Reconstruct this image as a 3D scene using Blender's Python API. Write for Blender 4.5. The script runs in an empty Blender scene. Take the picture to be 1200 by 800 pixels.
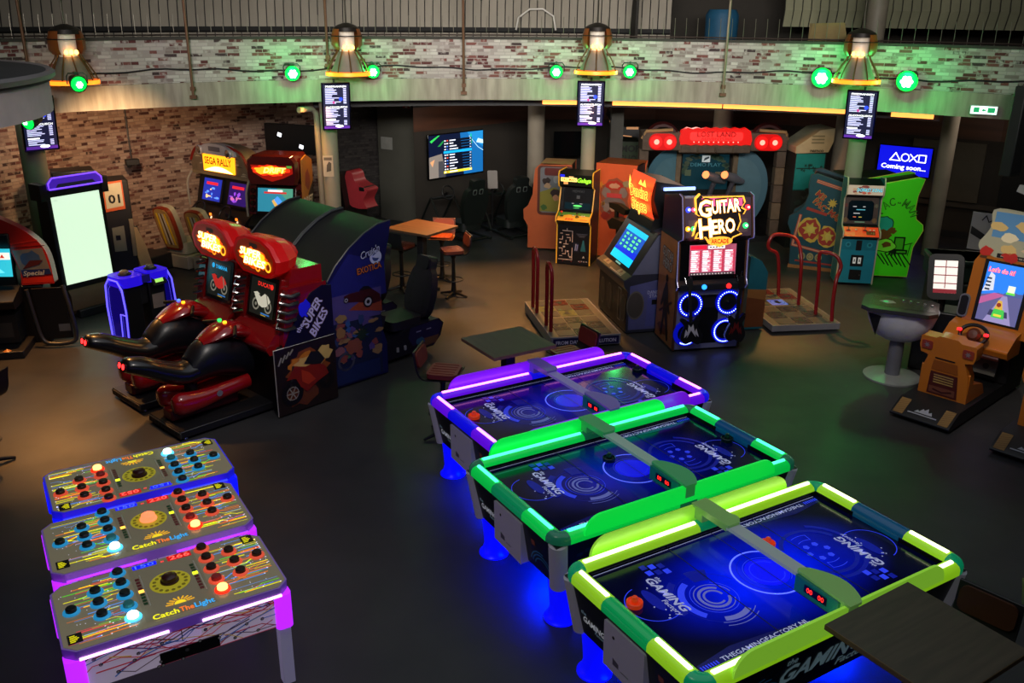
import bpy, math, random
from mathutils import Vector, Matrix
random.seed(7)
SC = bpy.context.scene
COL = SC.collection
PI = math.pi
def R(d): return math.radians(d)
def cs(a): return math.cos(a), math.sin(a)

# ------------------------------------------------------------------ materials
def lin(h):
    h = h.lstrip('#')
    out = []
    for i in (0, 2, 4):
        c = int(h[i:i+2], 16)/255
        out.append(c/12.92 if c <= .04045 else ((c+.055)/1.055)**2.4)
    return (*out, 1)
_mc = {}
def M(hexc, rough=.5, metal=0, emit=0, noise=.12, ecol=None, alpha=1, scale=6, bump=0, trans=0, coat=0):
    key = (hexc, rough, metal, emit, noise, ecol, alpha, scale, bump, trans, coat)
    if key in _mc: return _mc[key]
    m = bpy.data.materials.new('mat_'+hexc.lstrip('#'))
    m.use_nodes = True
    nt = m.node_tree; b = nt.nodes['Principled BSDF']
    c = lin(hexc)
    b.inputs['Base Color'].default_value = c
    b.inputs['Roughness'].default_value = rough
    b.inputs['Metallic'].default_value = metal
    if coat: b.inputs['Coat Weight'].default_value = coat
    if trans: b.inputs['Transmission Weight'].default_value = trans
    if emit:
        b.inputs['Emission Color'].default_value = lin(ecol or hexc)
        b.inputs['Emission Strength'].default_value = emit
    if alpha < 1: b.inputs['Alpha'].default_value = alpha
    if noise or bump:
        tc = nt.nodes.new('ShaderNodeTexCoord')
        nz = nt.nodes.new('ShaderNodeTexNoise'); nz.inputs['Scale'].default_value = scale; nz.inputs['Detail'].default_value = 5
        nt.links.new(tc.outputs['Object'], nz.inputs['Vector'])
        if noise and not emit:
            mx = nt.nodes.new('ShaderNodeMix'); mx.data_type = 'RGBA'
            mx.inputs[6].default_value = tuple(x*(1-noise*2) for x in c[:3])+(1,)
            mx.inputs[7].default_value = tuple(min(1, x*(1+noise*2)) for x in c[:3])+(1,)
            nt.links.new(nz.outputs['Fac'], mx.inputs[0]); nt.links.new(mx.outputs[2], b.inputs['Base Color'])
        if bump:
            bp = nt.nodes.new('ShaderNodeBump'); bp.inputs['Strength'].default_value = bump; bp.inputs['Distance'].default_value = .02
            nt.links.new(nz.outputs['Fac'], bp.inputs['Height']); nt.links.new(bp.outputs['Normal'], b.inputs['Normal'])
    _mc[key] = m
    return m
def E(hexc, s=1.0, base=None):            # glowing print or lamp glass
    return M(base or hexc, .4, 0, s, 0, hexc)
BLK = M('#0c0c0e', .45); DK = M('#17171b', .5); DKG = M('#26272b', .5); WHT = M('#d9d6d0', .5); CHR = M('#c9c9cc', .18, 1, noise=0)
GLOSSK = M('#08080a', .12, noise=0); SCRK = M('#07090d', .08, noise=0)

# ------------------------------------------------------------------ mesh builder
class Fr:                                  # a flat drawing frame: origin, u, v; n = u x v points out
    def __init__(s, o, u, v):
        s.o = Vector(o); s.u = Vector(u).normalized(); s.v = Vector(v).normalized(); s.n = s.u.cross(s.v)
    def p(s, u, v, l=0): return s.o + s.u*u + s.v*v + s.n*(l*.0016)
    def sh(s, u, v, rot=0):
        c, q = cs(R(rot)); f = Fr(s.p(u, v), s.u*c+s.v*q, s.v*c-s.u*q); return f
def front(y, z=0): return Fr((0, y, z), (1, 0, 0), (0, 0, 1))
def leftf(x, y=0, z=0): return Fr((x, y, z), (0, -1, 0), (0, 0, 1))
def rightf(x, y=0, z=0): return Fr((x, y, z), (0, 1, 0), (0, 0, 1))
def topf(z, x=0, y=0): return Fr((x, y, z), (1, 0, 0), (0, 1, 0))
def seg(a, b):                             # front surface running from (y,z) a up to (y,z) b
    return Fr((0, a[0], a[1]), (1, 0, 0), (0, b[0]-a[0], b[1]-a[1]))
def seglen(a, b): return math.hypot(b[0]-a[0], b[1]-a[1])
_gl = {}
def glyphs(s, shear, off):
    k = (s, shear, off)
    if k not in _gl:
        cu = bpy.data.curves.new('lettering', 'FONT'); cu.body = s; cu.shear = shear; cu.offset = off; cu.resolution_u = 2
        ob = bpy.data.objects.new('lettering', cu)
        me = bpy.data.meshes.new_from_object(ob)
        vs = [(v.co.x, v.co.y) for v in me.vertices]; fs = [tuple(p.vertices) for p in me.polygons]
        bpy.data.objects.remove(ob); bpy.data.curves.remove(cu); bpy.data.meshes.remove(me)
        _gl[k] = (vs, fs)
    return _gl[k]
class MB:
    def __init__(s, M0=None):
        s.v = []; s.f = []; s.mi = []; s.mats = []; s.uv = {}; s.X = M0 or Matrix()
    def _m(s, m):
        if m not in s.mats: s.mats.append(m)
        return s.mats.index(m)
    def add(s, vs, fs, m, uvs=None):
        b = len(s.v); i = s._m(m)
        s.v += [s.X @ Vector(p) for p in vs]
        for f in fs:
            if uvs: s.uv[len(s.f)] = [uvs[k] for k in f]
            s.f.append(tuple(b+k for k in f)); s.mi.append(i)
        return s
    def poly(s, pts, m): return s.add(pts, [tuple(range(len(pts)))], m)
    def box(s, x0, x1, y0, y1, z0, z1, m):
        vs = [(x, y, z) for z in (z0, z1) for y in (y0, y1) for x in (x0, x1)]
        return s.add(vs, [(0, 2, 3, 1), (4, 5, 7, 6), (0, 1, 5, 4), (2, 6, 7, 3), (0, 4, 6, 2), (1, 3, 7, 5)], m)
    def prism(s, pts, fr, t, m, mback=None, mside=None):
        a = sum(pts[i][0]*pts[(i+1) % len(pts)][1]-pts[(i+1) % len(pts)][0]*pts[i][1] for i in range(len(pts)))
        if a < 0: pts = pts[::-1]
        n = len(pts)
        A = [fr.p(u, v) for u, v in pts]; B = [p - fr.n*t for p in A]
        s.add(A, [tuple(range(n))], m); s.add(B, [tuple(range(n-1, -1, -1))], mback or m)
        s.add(A+B, [(i, n+i, n+(i+1) % n, (i+1) % n) for i in range(n)], mside or m)
        return s
    def sidebox(s, prof, x0, x1, m, mside=None):   # profile in (y, z) swept across x
        return s.prism(prof, rightf(x1), x1-x0, mside or m, mside or m, m)
    def tube(s, path, r, m, n=8, closed=False):
        P = [Vector(p) for p in path]; k = len(P); rs = r if isinstance(r, (list, tuple)) else [r]*k
        rings = []; up = None
        for i in range(k):
            a = P[(i-1) % k] if (i or closed) else P[i]; b = P[(i+1) % k] if (i < k-1 or closed) else P[i]
            t = (b-a).normalized()
            if up is None: up = t.orthogonal().normalized()
            up = (up - t*up.dot(t)); up = up.normalized() if up.length > 1e-6 else t.orthogonal().normalized()
            w = t.cross(up)
            rings += [P[i]+(up*math.cos(2*PI*j/n)+w*math.sin(2*PI*j/n))*rs[i] for j in range(n)]
        fs = []
        for i in range(k if closed else k-1):
            i2 = (i+1) % k
            fs += [(i*n+j, i*n+(j+1) % n, i2*n+(j+1) % n, i2*n+j) for j in range(n)]
        if not closed: fs += [tuple(range(n-1, -1, -1)), tuple(range((k-1)*n, k*n))]
        return s.add(rings, fs, m)
    def lathe(s, prof, m, c=(0, 0, 0), n=24, a0=0, a1=2*PI, fr=None):
        full = abs(a1-a0-2*PI) < 1e-6; k = n if full else n+1
        fr = fr or Fr(c, (1, 0, 0), (0, 1, 0))
        vs = []
        for r, z in prof:
            for j in range(k):
                a = a0+(a1-a0)*j/n
                vs.append(fr.o+fr.u*(r*math.cos(a))+fr.v*(r*math.sin(a))+fr.n*z)
        fs = []
        for i in range(len(prof)-1):
            for j in range(n):
                j2 = (j+1) % k
                fs.append((i*k+j, i*k+j2, (i+1)*k+j2, (i+1)*k+j))
        return s.add(vs, fs, m)
    # flat print on a frame
    def rect(s, fr, u0, v0, u1, v1, m, l=1):
        return s.add([fr.p(u0, v0, l), fr.p(u1, v0, l), fr.p(u1, v1, l), fr.p(u0, v1, l)], [(0, 1, 2, 3)], m)
    def pl(s, fr, pts, m, l=1): return s.add([fr.p(u, v, l) for u, v in pts], [tuple(range(len(pts)))], m)
    def disc(s, fr, u, v, ru, m, l=1, rv=None, n=20, a0=0, a1=2*PI):
        rv = rv or ru
        return s.pl(fr, [(u+ru*math.cos(a0+(a1-a0)*i/n), v+rv*math.sin(a0+(a1-a0)*i/n)) for i in range(n if abs(a1-a0-2*PI) < 1e-6 else n+1)], m, l)
    def ring(s, fr, u, v, r0, r1, m, l=1, a0=0, a1=360, n=32, k=1):
        vs = []; 
        for i in range(n+1):
            a = R(a0+(a1-a0)*i/n)
            for r in (r0, r1): vs.append(fr.p(u+r*math.cos(a), v+k*r*math.sin(a), l))
        return s.add(vs, [(2*i, 2*i+1, 2*i+3, 2*i+2) for i in range(n)], m)
    def line(s, fr, pts, w, m, l=1):
        for (a, b), (c, d) in zip(pts[:-1], pts[1:]):
            L = math.hypot(c-a, d-b) or 1; du, dv = -(d-b)/L*w/2, (c-a)/L*w/2
            eu, ev = (c-a)/L*w*.3, (d-b)/L*w*.3
            s.pl(fr, [(a-du-eu, b-dv-ev), (c-du+eu, d-dv+ev), (c+du+eu, d+dv+ev), (a+du-eu, b+dv-ev)], m, l)
        return s
    def text(s, fr, t, u, v, h, m, l=2, w=None, shear=0, off=0, al='C', rot=0):
        vs, fs = glyphs(t, shear, off)
        if not vs: return s
        x0 = min(p[0] for p in vs); x1 = max(p[0] for p in vs)
        k = h/.7; kx = (w/(x1-x0)) if w else k
        ax = {'C': (x0+x1)/2, 'L': x0, 'R': x1}[al]
        c, q = cs(R(rot)); out = []
        for x, y in vs:
            a, b = (x-ax)*kx, (y-.35)*k
            out.append(fr.p(u+a*c-b*q, v+a*q+b*c, l))
        return s.add(out, fs, m)
    def build(s, name, parent=None, bev=0, ang=38, seg_=2):
        me = bpy.data.meshes.new(name)
        me.from_pydata([tuple(p) for p in s.v], [], s.f)
        for m in s.mats: me.materials.append(m)
        me.polygons.foreach_set('material_index', s.mi)
        me.polygons.foreach_set('use_smooth', [True]*len(s.f))
        if s.uv:
            ul = me.uv_layers.new(name='UVMap')
            for p in me.polygons:
                if p.index in s.uv:
                    for li, q in zip(p.loop_indices, s.uv[p.index]): ul.data[li].uv = q
        me.update(); me.set_sharp_from_angle(angle=R(ang))
        o = bpy.data.objects.new(name, me); COL.objects.link(o)
        if parent: o.parent = parent
        if bev:
            b = o.modifiers.new('soft_edges', 'BEVEL'); b.width = bev; b.segments = seg_; b.limit_method = 'ANGLE'; b.angle_limit = R(42)
            b.harden_normals = False
        return o
def rrect(cx, cy, w, h, r, n=5):
    pts = []
    for (sx, sy, a0) in ((1, 1, 0), (-1, 1, 90), (-1, -1, 180), (1, -1, 270)):
        for i in range(n+1):
            a = R(a0+90*i/n); pts.append((cx+sx*(w/2-r)+r*math.cos(a), cy+sy*(h/2-r)+r*math.sin(a)))
    return pts
def arcp(cx, cy, r, a0, a1, n=12): return [(cx+r*math.cos(R(a0+(a1-a0)*i/n)), cy+r*math.sin(R(a0+(a1-a0)*i/n))) for i in range(n+1)]
def smooth(pts, k=6, closed=False):        # Catmull-Rom through points of any size
    out = []; n = len(pts)
    for i in range(n if closed else n-1):
        p = [pts[(i+j-1) % n] if closed else pts[min(max(i+j-1, 0), n-1)] for j in range(4)]
        for q in range(k):
            t = q/k
            out.append(tuple(.5*((2*b)+(-a+c)*t+(2*a-5*b+4*c-d)*t*t+(-a+3*b-3*c+d)*t**3) for a, b, c, d in zip(*p)))
    if not closed: out.append(tuple(pts[-1]))
    return out
def tag(o, label=None, cat=None, group=None, kind=None):
    if label: o['label'] = label
    if cat: o['category'] = cat
    if group: o['group'] = group
    if kind: o['kind'] = kind
    return o
def thing(name, label, cat, loc=(0, 0, 0), rz=0, group=None):
    o = bpy.data.objects.new(name, None); COL.objects.link(o); o.empty_display_size = .1
    o.location = loc; o.rotation_euler = (0, 0, R(rz))
    return tag(o, label, cat, group)
def kids(o): return [c for c in bpy.data.objects if c.parent == o]
def dup(o, loc=None, rz=None, label=None, parent=None):
    c = o.copy(); COL.objects.link(c)
    if parent: c.parent = parent
    if loc is not None: c.location = loc
    if rz is not None: c.rotation_euler = (0, 0, R(rz))
    if label: c['label'] = label
    for k in kids(o): dup(k, parent=c)
    return c
def struct(o): o['kind'] = 'structure'; return o
def setmat(o, slot_from, m):               # another finish on a copy
    o.data = o.data.copy()
    for i, q in enumerate(o.data.materials):
        if q == slot_from: o.data.materials[i] = m
# ------------------------------------------------------------------ camera
cam = bpy.data.cameras.new('camera'); camo = bpy.data.objects.new('camera', cam); COL.objects.link(camo)
pt, rl = R(20.24385), R(.53615)
fw = Vector((0, math.cos(pt), -math.sin(pt))); up0 = Vector((0, math.sin(pt), math.cos(pt))); rt0 = Vector((1, 0, 0))
r_ = rt0*math.cos(rl)+up0*math.sin(rl); u_ = up0*math.cos(rl)-rt0*math.sin(rl)
camo.matrix_world = Matrix(((r_.x, u_.x, -fw.x, 0), (r_.y, u_.y, -fw.y, 0), (r_.z, u_.z, -fw.z, 4.2936), (0, 0, 0, 1)))
cam.sensor_width = 36; cam.lens = 36*1059.675/1200; cam.clip_end = 200; SC.camera = camo
SC.view_settings.view_transform = 'Standard'; SC.view_settings.look = 'None'
w = bpy.data.worlds.new('world'); SC.world = w; w.use_nodes = True
w.node_tree.nodes['Background'].inputs[0].default_value = (.5, .5, .55, 1); w.node_tree.nodes['Background'].inputs[1].default_value = .02

CX, CY, RI = .5, 5.07, 11.04
def ring(a, r, z=0): return (CX+r*math.sin(R(a)), CY+r*math.cos(R(a)), z)
def yaw_in(x, y): return math.degrees(math.atan2(x-CX, -(y-CY)))+180     # turn so that local -Y looks at the middle of the hall
def arc_wall(mb, prof, m, a0=-112, a1=112, n=96, flip=False):            # profile of (radius, z) swept round the hall
    vs = []; uv = []; acc = 0; L = [0]
    for (p, q) in zip(prof[:-1], prof[1:]): acc += math.hypot(q[0]-p[0], q[1]-p[1]); L.append(acc)
    for i in range(n+1):
        a = a0+(a1-a0)*i/n
        for (r, z), l in zip(prof, L): vs.append(ring(a, r, z)); uv.append((R(a)*prof[0][0], l+prof[0][1]))
    k = len(prof); fs = []
    for i in range(n):
        for j in range(k-1):
            f = (i*k+j, (i+1)*k+j, (i+1)*k+j+1, i*k+j+1)
            fs.append(f[::-1] if flip else f)
    return mb.add(vs, fs, m, uv)

def brick_mat(name, cols, mortar, bump=.5):
    m = bpy.data.materials.new(name); m.use_nodes = True; nt = m.node_tree; b = nt.nodes['Principled BSDF']; N = nt.nodes.new; Lk = nt.links.new
    tc = N('ShaderNodeTexCoord'); br = N('ShaderNodeTexBrick'); rp = N('ShaderNodeValToRGB'); mx = N('ShaderNodeMix'); mx.data_type = 'RGBA'
    Lk(tc.outputs['UV'], br.inputs['Vector'])
    br.inputs['Scale'].default_value = 1; br.inputs['Brick Width'].default_value = .19; br.inputs['Row Height'].default_value = .052
    br.inputs['Mortar Size'].default_value = .0045; br.inputs['Color1'].default_value = (0, 0, 0, 1); br.inputs['Color2'].default_value = (1, 1, 1, 1)
    br.inputs['Mortar'].default_value = (.5, .5, .5, 1); br.offset = .5; br.squash = .6; br.squash_frequency = 3
    Lk(br.outputs['Color'], rp.inputs['Fac']); rp.color_ramp.interpolation = 'CONSTANT'
    els = rp.color_ramp.elements
    els[0].position = 0; els[0].color = lin(cols[0][1]); els[1].position = cols[1][0]; els[1].color = lin(cols[1][1])
    for p, c in cols[2:]: e = els.new(p); e.color = lin(c)
    nz = N('ShaderNodeTexNoise'); nz.inputs['Scale'].default_value = 9; nz.inputs['Detail'].default_value = 8; Lk(tc.outputs['UV'], nz.inputs['Vector'])
    r2 = N('ShaderNodeValToRGB'); r2.color_ramp.elements[0].position = .52; r2.color_ramp.elements[1].position = .66; Lk(nz.outputs['Fac'], r2.inputs['Fac'])
    wash = N('ShaderNodeMix'); wash.data_type = 'RGBA'; wash.inputs[7].default_value = lin(cols[0][1]); Lk(r2.outputs['Color'], wash.inputs[0]); Lk(rp.outputs['Color'], wash.inputs[6])
    Lk(br.outputs['Fac'], mx.inputs[0]); Lk(wash.outputs[2], mx.inputs[6]); mx.inputs[7].default_value = lin(mortar)
    Lk(mx.outputs[2], b.inputs['Base Color']); b.inputs['Roughness'].default_value = .85
    bp = N('ShaderNodeBump'); bp.inputs['Strength'].default_value = bump; bp.inputs['Distance'].default_value = .012; bp.invert = True
    Lk(br.outputs['Fac'], bp.inputs['Height']); Lk(bp.outputs['Normal'], b.inputs['Normal'])
    return m
BRK1 = brick_mat('parapet_brick', [(0, '#b9b0ab'), (.34, '#a59a96'), (.52, '#8d7f7b'), (.66, '#7b4a45'), (.78, '#5d2f2f'), (.88, '#c9c3bd'), (.95, '#443335')], '#a39c97')
BRK2 = brick_mat('wall_brick', [(0, '#a98d7c'), (.3, '#96796a'), (.5, '#84665a'), (.64, '#6a4038'), (.78, '#4a2a26'), (.9, '#b09a8a'), (.96, '#3a2624')], '#8a7568')
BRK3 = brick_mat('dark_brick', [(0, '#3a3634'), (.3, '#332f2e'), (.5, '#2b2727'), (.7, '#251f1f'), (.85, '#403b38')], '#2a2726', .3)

def streaks(name, c0, c1, su, sv, rough=.8):
    m = bpy.data.materials.new(name); m.use_nodes = True; nt = m.node_tree; b = nt.nodes['Principled BSDF']; N = nt.nodes.new; Lk = nt.links.new
    tc = N('ShaderNodeTexCoord'); mp = N('ShaderNodeMapping'); mp.inputs['Scale'].default_value = (su, sv, 1); nz = N('ShaderNodeTexNoise'); nz.inputs['Scale'].default_value = 1; nz.inputs['Detail'].default_value = 7
    rp = N('ShaderNodeValToRGB'); rp.color_ramp.elements[0].color = lin(c0); rp.color_ramp.elements[1].color = lin(c1); rp.color_ramp.elements[0].position = .3; rp.color_ramp.elements[1].position = .7
    Lk(tc.outputs['UV'], mp.inputs['Vector']); Lk(mp.outputs[0], nz.inputs['Vector']); Lk(nz.outputs['Fac'], rp.inputs['Fac']); Lk(rp.outputs[0], b.inputs['Base Color']); b.inputs['Roughness'].default_value = rough
    return m
CONC = streaks('board_marked_concrete', '#8d8577', '#b3ab9a', 9, 1.2)

# floor: dark worn painted concrete
def floor_mat():
    m = bpy.data.materials.new('floor_paint'); m.use_nodes = True; nt = m.node_tree; b = nt.nodes['Principled BSDF']; N = nt.nodes.new; Lk = nt.links.new
    tc = N('ShaderNodeTexCoord')
    n1 = N('ShaderNodeTexNoise'); n1.inputs['Scale'].default_value = .45; n1.inputs['Detail'].default_value = 9; n1.inputs['Roughness'].default_value = .62; Lk(tc.outputs['Object'], n1.inputs['Vector'])
    rp = N('ShaderNodeValToRGB'); e = rp.color_ramp.elements; e[0].position = .35; e[0].color = (.020, .0205, .024, 1); e[1].position = .72; e[1].color = (.046, .044, .043, 1)
    Lk(n1.outputs['Fac'], rp.inputs['Fac']); Lk(rp.outputs[0], b.inputs['Base Color'])
    n2 = N('ShaderNodeTexNoise'); n2.inputs['Scale'].default_value = 2.2; n2.inputs['Detail'].default_value = 8; Lk(tc.outputs['Object'], n2.inputs['Vector'])
    mr = N('ShaderNodeMapRange'); mr.inputs[3].default_value = .34; mr.inputs[4].default_value = .6; Lk(n2.outputs['Fac'], mr.inputs[0]); Lk(mr.outputs[0], b.inputs['Roughness'])
    bp = N('ShaderNodeBump'); bp.inputs['Strength'].default_value = .06; Lk(n2.outputs['Fac'], bp.inputs['Height']); Lk(bp.outputs[0], b.inputs['Normal'])
    return m
fl = MB(); fl.poly([(CX+19*math.cos(2*PI*i/48), CY+19*math.sin(2*PI*i/48), 0) for i in range(48)], floor_mat()); struct(fl.build('floor'))

# parapet ring: concrete beam below, brick band above
mb = MB(); arc_wall(mb, [(RI+.5, 2.8), (RI, 2.8), (RI, 3.155)], CONC); struct(mb.build('trim_1'))
mb = MB(); arc_wall(mb, [(RI+.03, 3.155), (RI+.03, 3.79)], BRK1); arc_wall(mb, [(RI+.0, 3.79), (RI, 3.83), (RI+.24, 3.83), (RI+.24, 3.15)], M('#3b3733', .8)); struct(mb.build('wall_parapet'))
mb = MB(); arc_wall(mb, [(17.6, 2.86), (RI+.45, 2.86)], M('#2a2724', .9)); arc_wall(mb, [(RI+.2, 3.2), (17.6, 3.2)], M('#2c2b29', .9)); struct(mb.build('trim_2'))
# upper gallery back wall: ribbed panels that curve inwards
PANEL = streaks('gallery_panel', '#847e72', '#9c9587', 1.2, .5, .7)
prof = [(13.3, 3.2), (13.3, 3.9), (13.2, 4.3), (12.95, 4.8), (12.5, 5.3), (11.9, 5.8), (10.5, 6.4)]
def gallery(name, a0, a1, prof, m, rib):
    mb = MB(); n = max(2, int((a1-a0)/2.3)); arc_wall(mb, prof, m, a0, a1, n)
    a = a0
    while a < a1-.05:
        mb.tube([ring(a, r-.012, z) for r, z in prof], .009, rib, 5); a += .66
    return struct(mb.build(name))
gallery('wall_gallery_left', -100, 10.6, prof, PANEL, DK)
gallery('wall_gallery_right', 19.5, 100, [(12.9, 4.02)]+prof[2:], streaks('gallery_panel_green_lit', '#74755f', '#8e8e74', 1.5, .6, .7), M('#2a2a24', .7))  # right panels tinted greenish, the green light put into their colour
mb = MB(); arc_wall(mb, [(14.6, 3.2), (14.6, 6.4)], M('#241f18', .8), 8, 100, 40); mb.box(2.2, 2.25, 17.5, 19.4, 3.2, 6, M('#1a1712', .8)); struct(mb.build('wall_gallery_back'))
mb = MB(); arc_wall(mb, [(13.28, 3.84), (13.24, 3.87), (13.24, 3.94)], M('#121212', .8), -100, 10.6, 60); struct(mb.build('baseboard_gallery'))
mb = MB(); mb.poly([(CX+17.6*math.cos(2*PI*i/48), CY-17.6*math.sin(2*PI*i/48), 6.9) for i in range(48)], M('#26241f', .9)); struct(mb.build('ceiling'))

# lower walls
def wall(name, pts, bands, flip=False, m_uv=True):
    mb = MB(); acc = 0
    for (x0, y0), (x1, y1) in zip(pts[:-1], pts[1:]):
        L = math.hypot(x1-x0, y1-y0)
        for z0, z1, m in bands:
            mb.add([(x0, y0, z0), (x1, y1, z0), (x1, y1, z1), (x0, y0, z1)], [(0, 1, 2, 3)], m, [(acc, z0), (acc+L, z0), (acc+L, z1), (acc, z1)])
        acc += L
    return struct(mb.build(name, ang=60))
lw = smooth([(-11, 6), (-9.9, 10), (-8.6, 13.2), (-7.3, 15.6), (-5.9, 17.3), (-4.3, 18.6), (-2.7, 19.7)], 4)
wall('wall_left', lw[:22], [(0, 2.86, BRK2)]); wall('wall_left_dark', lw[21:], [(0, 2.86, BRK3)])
mb = MB(); SLAB = M('#4d4d45', .8, scale=2)
mb.prism([(-2.86, 19.32), (-2.03, 18.78), (-1.8, 19.15), (-2.63, 19.69)], topf(2.86), 2.86, SLAB); struct(mb.build('wall_slab'))
BW = streaks('back_wall', '#292520', '#332e28', 1, 1, .85); WOOD = streaks('wood_fascia', '#3d2418', '#573422', .6, 6, .6)
wall('wall_back', [(-2.0, 18.35), (.5, 20.75), (3.2, 21.0), (6.0, 20.1), (9.4, 17.75), (12.5, 14.6), (14, 10)], [(0, 1.95, BW), (1.95, 2.42, WOOD), (2.42, 2.86, M('#120f0d', .9))])
wall('baseboard_back', [(.62, 20.68), (3.2, 20.92), (5.95, 20.02), (9.3, 17.7), (12.4, 14.55)], [(.0, .14, BLK), (.62, .72, M('#3a342c', .7))])
mb = MB(); mb.prism([(9.45, 17.55), (10.5, 16.5), (10.55, 16.55), (9.5, 17.6)], topf(2.0), 2.0, M('#0a0a0b', .8)); struct(mb.build('door_1'))
mb = MB(); fr = Fr((8.3, 18.35, 0), (1.12, -.83, 0), (0, 0, 1)); mb.prism([(-.3, .75), (1.05, .75), (1.05, 1.9), (-.3, 1.9)], fr, .06, M('#4a4438', .8)); struct(mb.build('lit_wall_patch'))  # paler board standing in for the lit patch of back wall

# near curved balcony slab at the upper left
mb = MB(); WB = M('#c2b4ae', .7); mb.lathe([(0, 3.84), (2.34, 3.84)], M('#0d0d0d', .7), (-5.55, 5.9, 0), 64)
mb.lathe([(2.34, 3.84), (2.37, 3.85), (2.4, 3.83), (2.4, 3.8), (2.36, 3.79), (2.37, 3.775)], M('#565150', .5), (-5.55, 5.9, 0), 64)
mb.lathe([(2.35, 3.775), (2.35, 3.56), (0, 3.56)], WB, (-5.55, 5.9, 0), 64); struct(mb.build('trim_4'))

# round concrete columns under the parapet and in the recess behind
COLM = M('#8f8676', .75, scale=3)
def column(name, x, y, r, label, m=COLM, grp=None):
    mb = MB(); mb.lathe([(r*1.0, 0), (r, 2.86)], m, (0, 0, 0), 28); o = mb.build(name); o.location = (x, y, 0); return struct(o)
for i, (x, y, r) in enumerate([(-7.07, 13.4, .17), (-3.16, 15.71, .14), (1.32, 16.29, .125), (5.64, 15.08, .14), (.45, 18.67, .17), (6.22, 17.41, .15), (7.83, 16.58, .14), (4.43, 19.6, .2)]):
    column('column', x, y, r, '')
mb = MB(); mb.box(1.86, 2.1, 17.7, 17.95, 0, 2.86, M('#4a4a45', .8)); struct(mb.build('column'))
mb = MB(); mb.tube([(-3.55, 15.3, 2.68), (-3.4, 15.55, 2.68), (-3.34, 15.62, 2.6), (-3.335, 15.63, 2.4), (-3.33, 15.65, 0)], .05, M('#7c7568', .6), 12); tag(mb.build('drainpipe'), 'grey drainpipe running down beside the column with the paper notice', 'pipe')
mb = MB(); mb.tube([(5.86, 15.6, 3.25), (5.98, 15.9, 6.9)], .16, M('#6d675a', .6), 20); struct(mb.build('column'))

# railing on the parapet
rl_ = thing('railing', 'thin dark metal railing standing along the top of the brick parapet', 'railing')
mb = MB(); mb.tube([ring(a, RI+.06, 3.86) for a in range(-60, 61, 2)], .012, M('#2b2119', .5, .6), 6); mb.build('bottom_rail', rl_)
mb = MB(); mb.tube([(0, 0, 0), (0, 0, .2), (0, .02, .34)], .005, M('#8a8478', .4, .6), 5); b0 = mb.build('bar', rl_)
for i in range(90):
    a = -42.5+i*.96; b = b0 if i == 0 else b0.copy()
    if i: COL.objects.link(b)
    b.parent = rl_; b.location = ring(a, RI+.06, 3.82)
RUST = M('#6f4f3a', .6, .4)
for k, (x, y, z0, lab) in enumerate([(-6.82, 13.2, 3.3, 'rust brown steel hanger rod left of the leftmost pendant lamp'), (-5.0, 14.53, 2.92, 'rust brown steel hanger rod on the parapet between the two lamps at the left'),
        (-.86, 15.935, 2.9, 'rust brown steel hanger rod in the middle of the brick parapet'), (3.48, 15.608, 2.94, 'pale steel hanger rod between the two lamps at the right'), (-3.05, 15.44, 3.36, 'rust brown steel rod behind the pendant lamp above the notice column')]):
    mb = MB(); mb.tube([(x, y, z0), (x*1.0, y, 6.9)], .022, RUST if k != 3 else M('#8a7f6a', .5, .5), 8); mb.box(x-.05, x+.05, y-.03, y+.03, z0, z0+.05, RUST); mb.box(x-.035, x+.035, y-.02, y+.04, z0+.12, z0+.18, RUST)
    tag(mb.build('hanger_rod'), lab, 'rod', 'steel hanger rods')
# cable run round the parapet
mb = MB(); mb.tube([ring(a, RI+.012, 3.33+.03*math.sin(a*.35)+.012*math.sin(a*1.3)) for a in [x*1.0 for x in range(-38, 42)]], .013, BLK, 6); tag(mb.build('power_cable'), 'black power cable strung along the brick parapet', 'cable')

# lit strip tucked under the beam
led = M('#ffb45c', .4, 0, 2.2, 0, '#ff9a44')
mb = MB()
for a0, a1 in ((.0, 3.2), (4.6, 5.0), (6.2, 15.7), (15.8, 26.2), (29.4, 32.6)):
    arc_wall(mb, [(RI+.34, 2.70), (RI+.34, 2.80)], led, a0, a1, 16)
tag(mb.build('light_strip'), 'long orange light strip glowing under the far concrete beam', 'light')
mb = MB(); arc_wall(mb, [(RI+.46, 2.66), (RI+.46, 2.86)], DK, -20, 33, 40); struct(mb.build('trim_5'))

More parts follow.
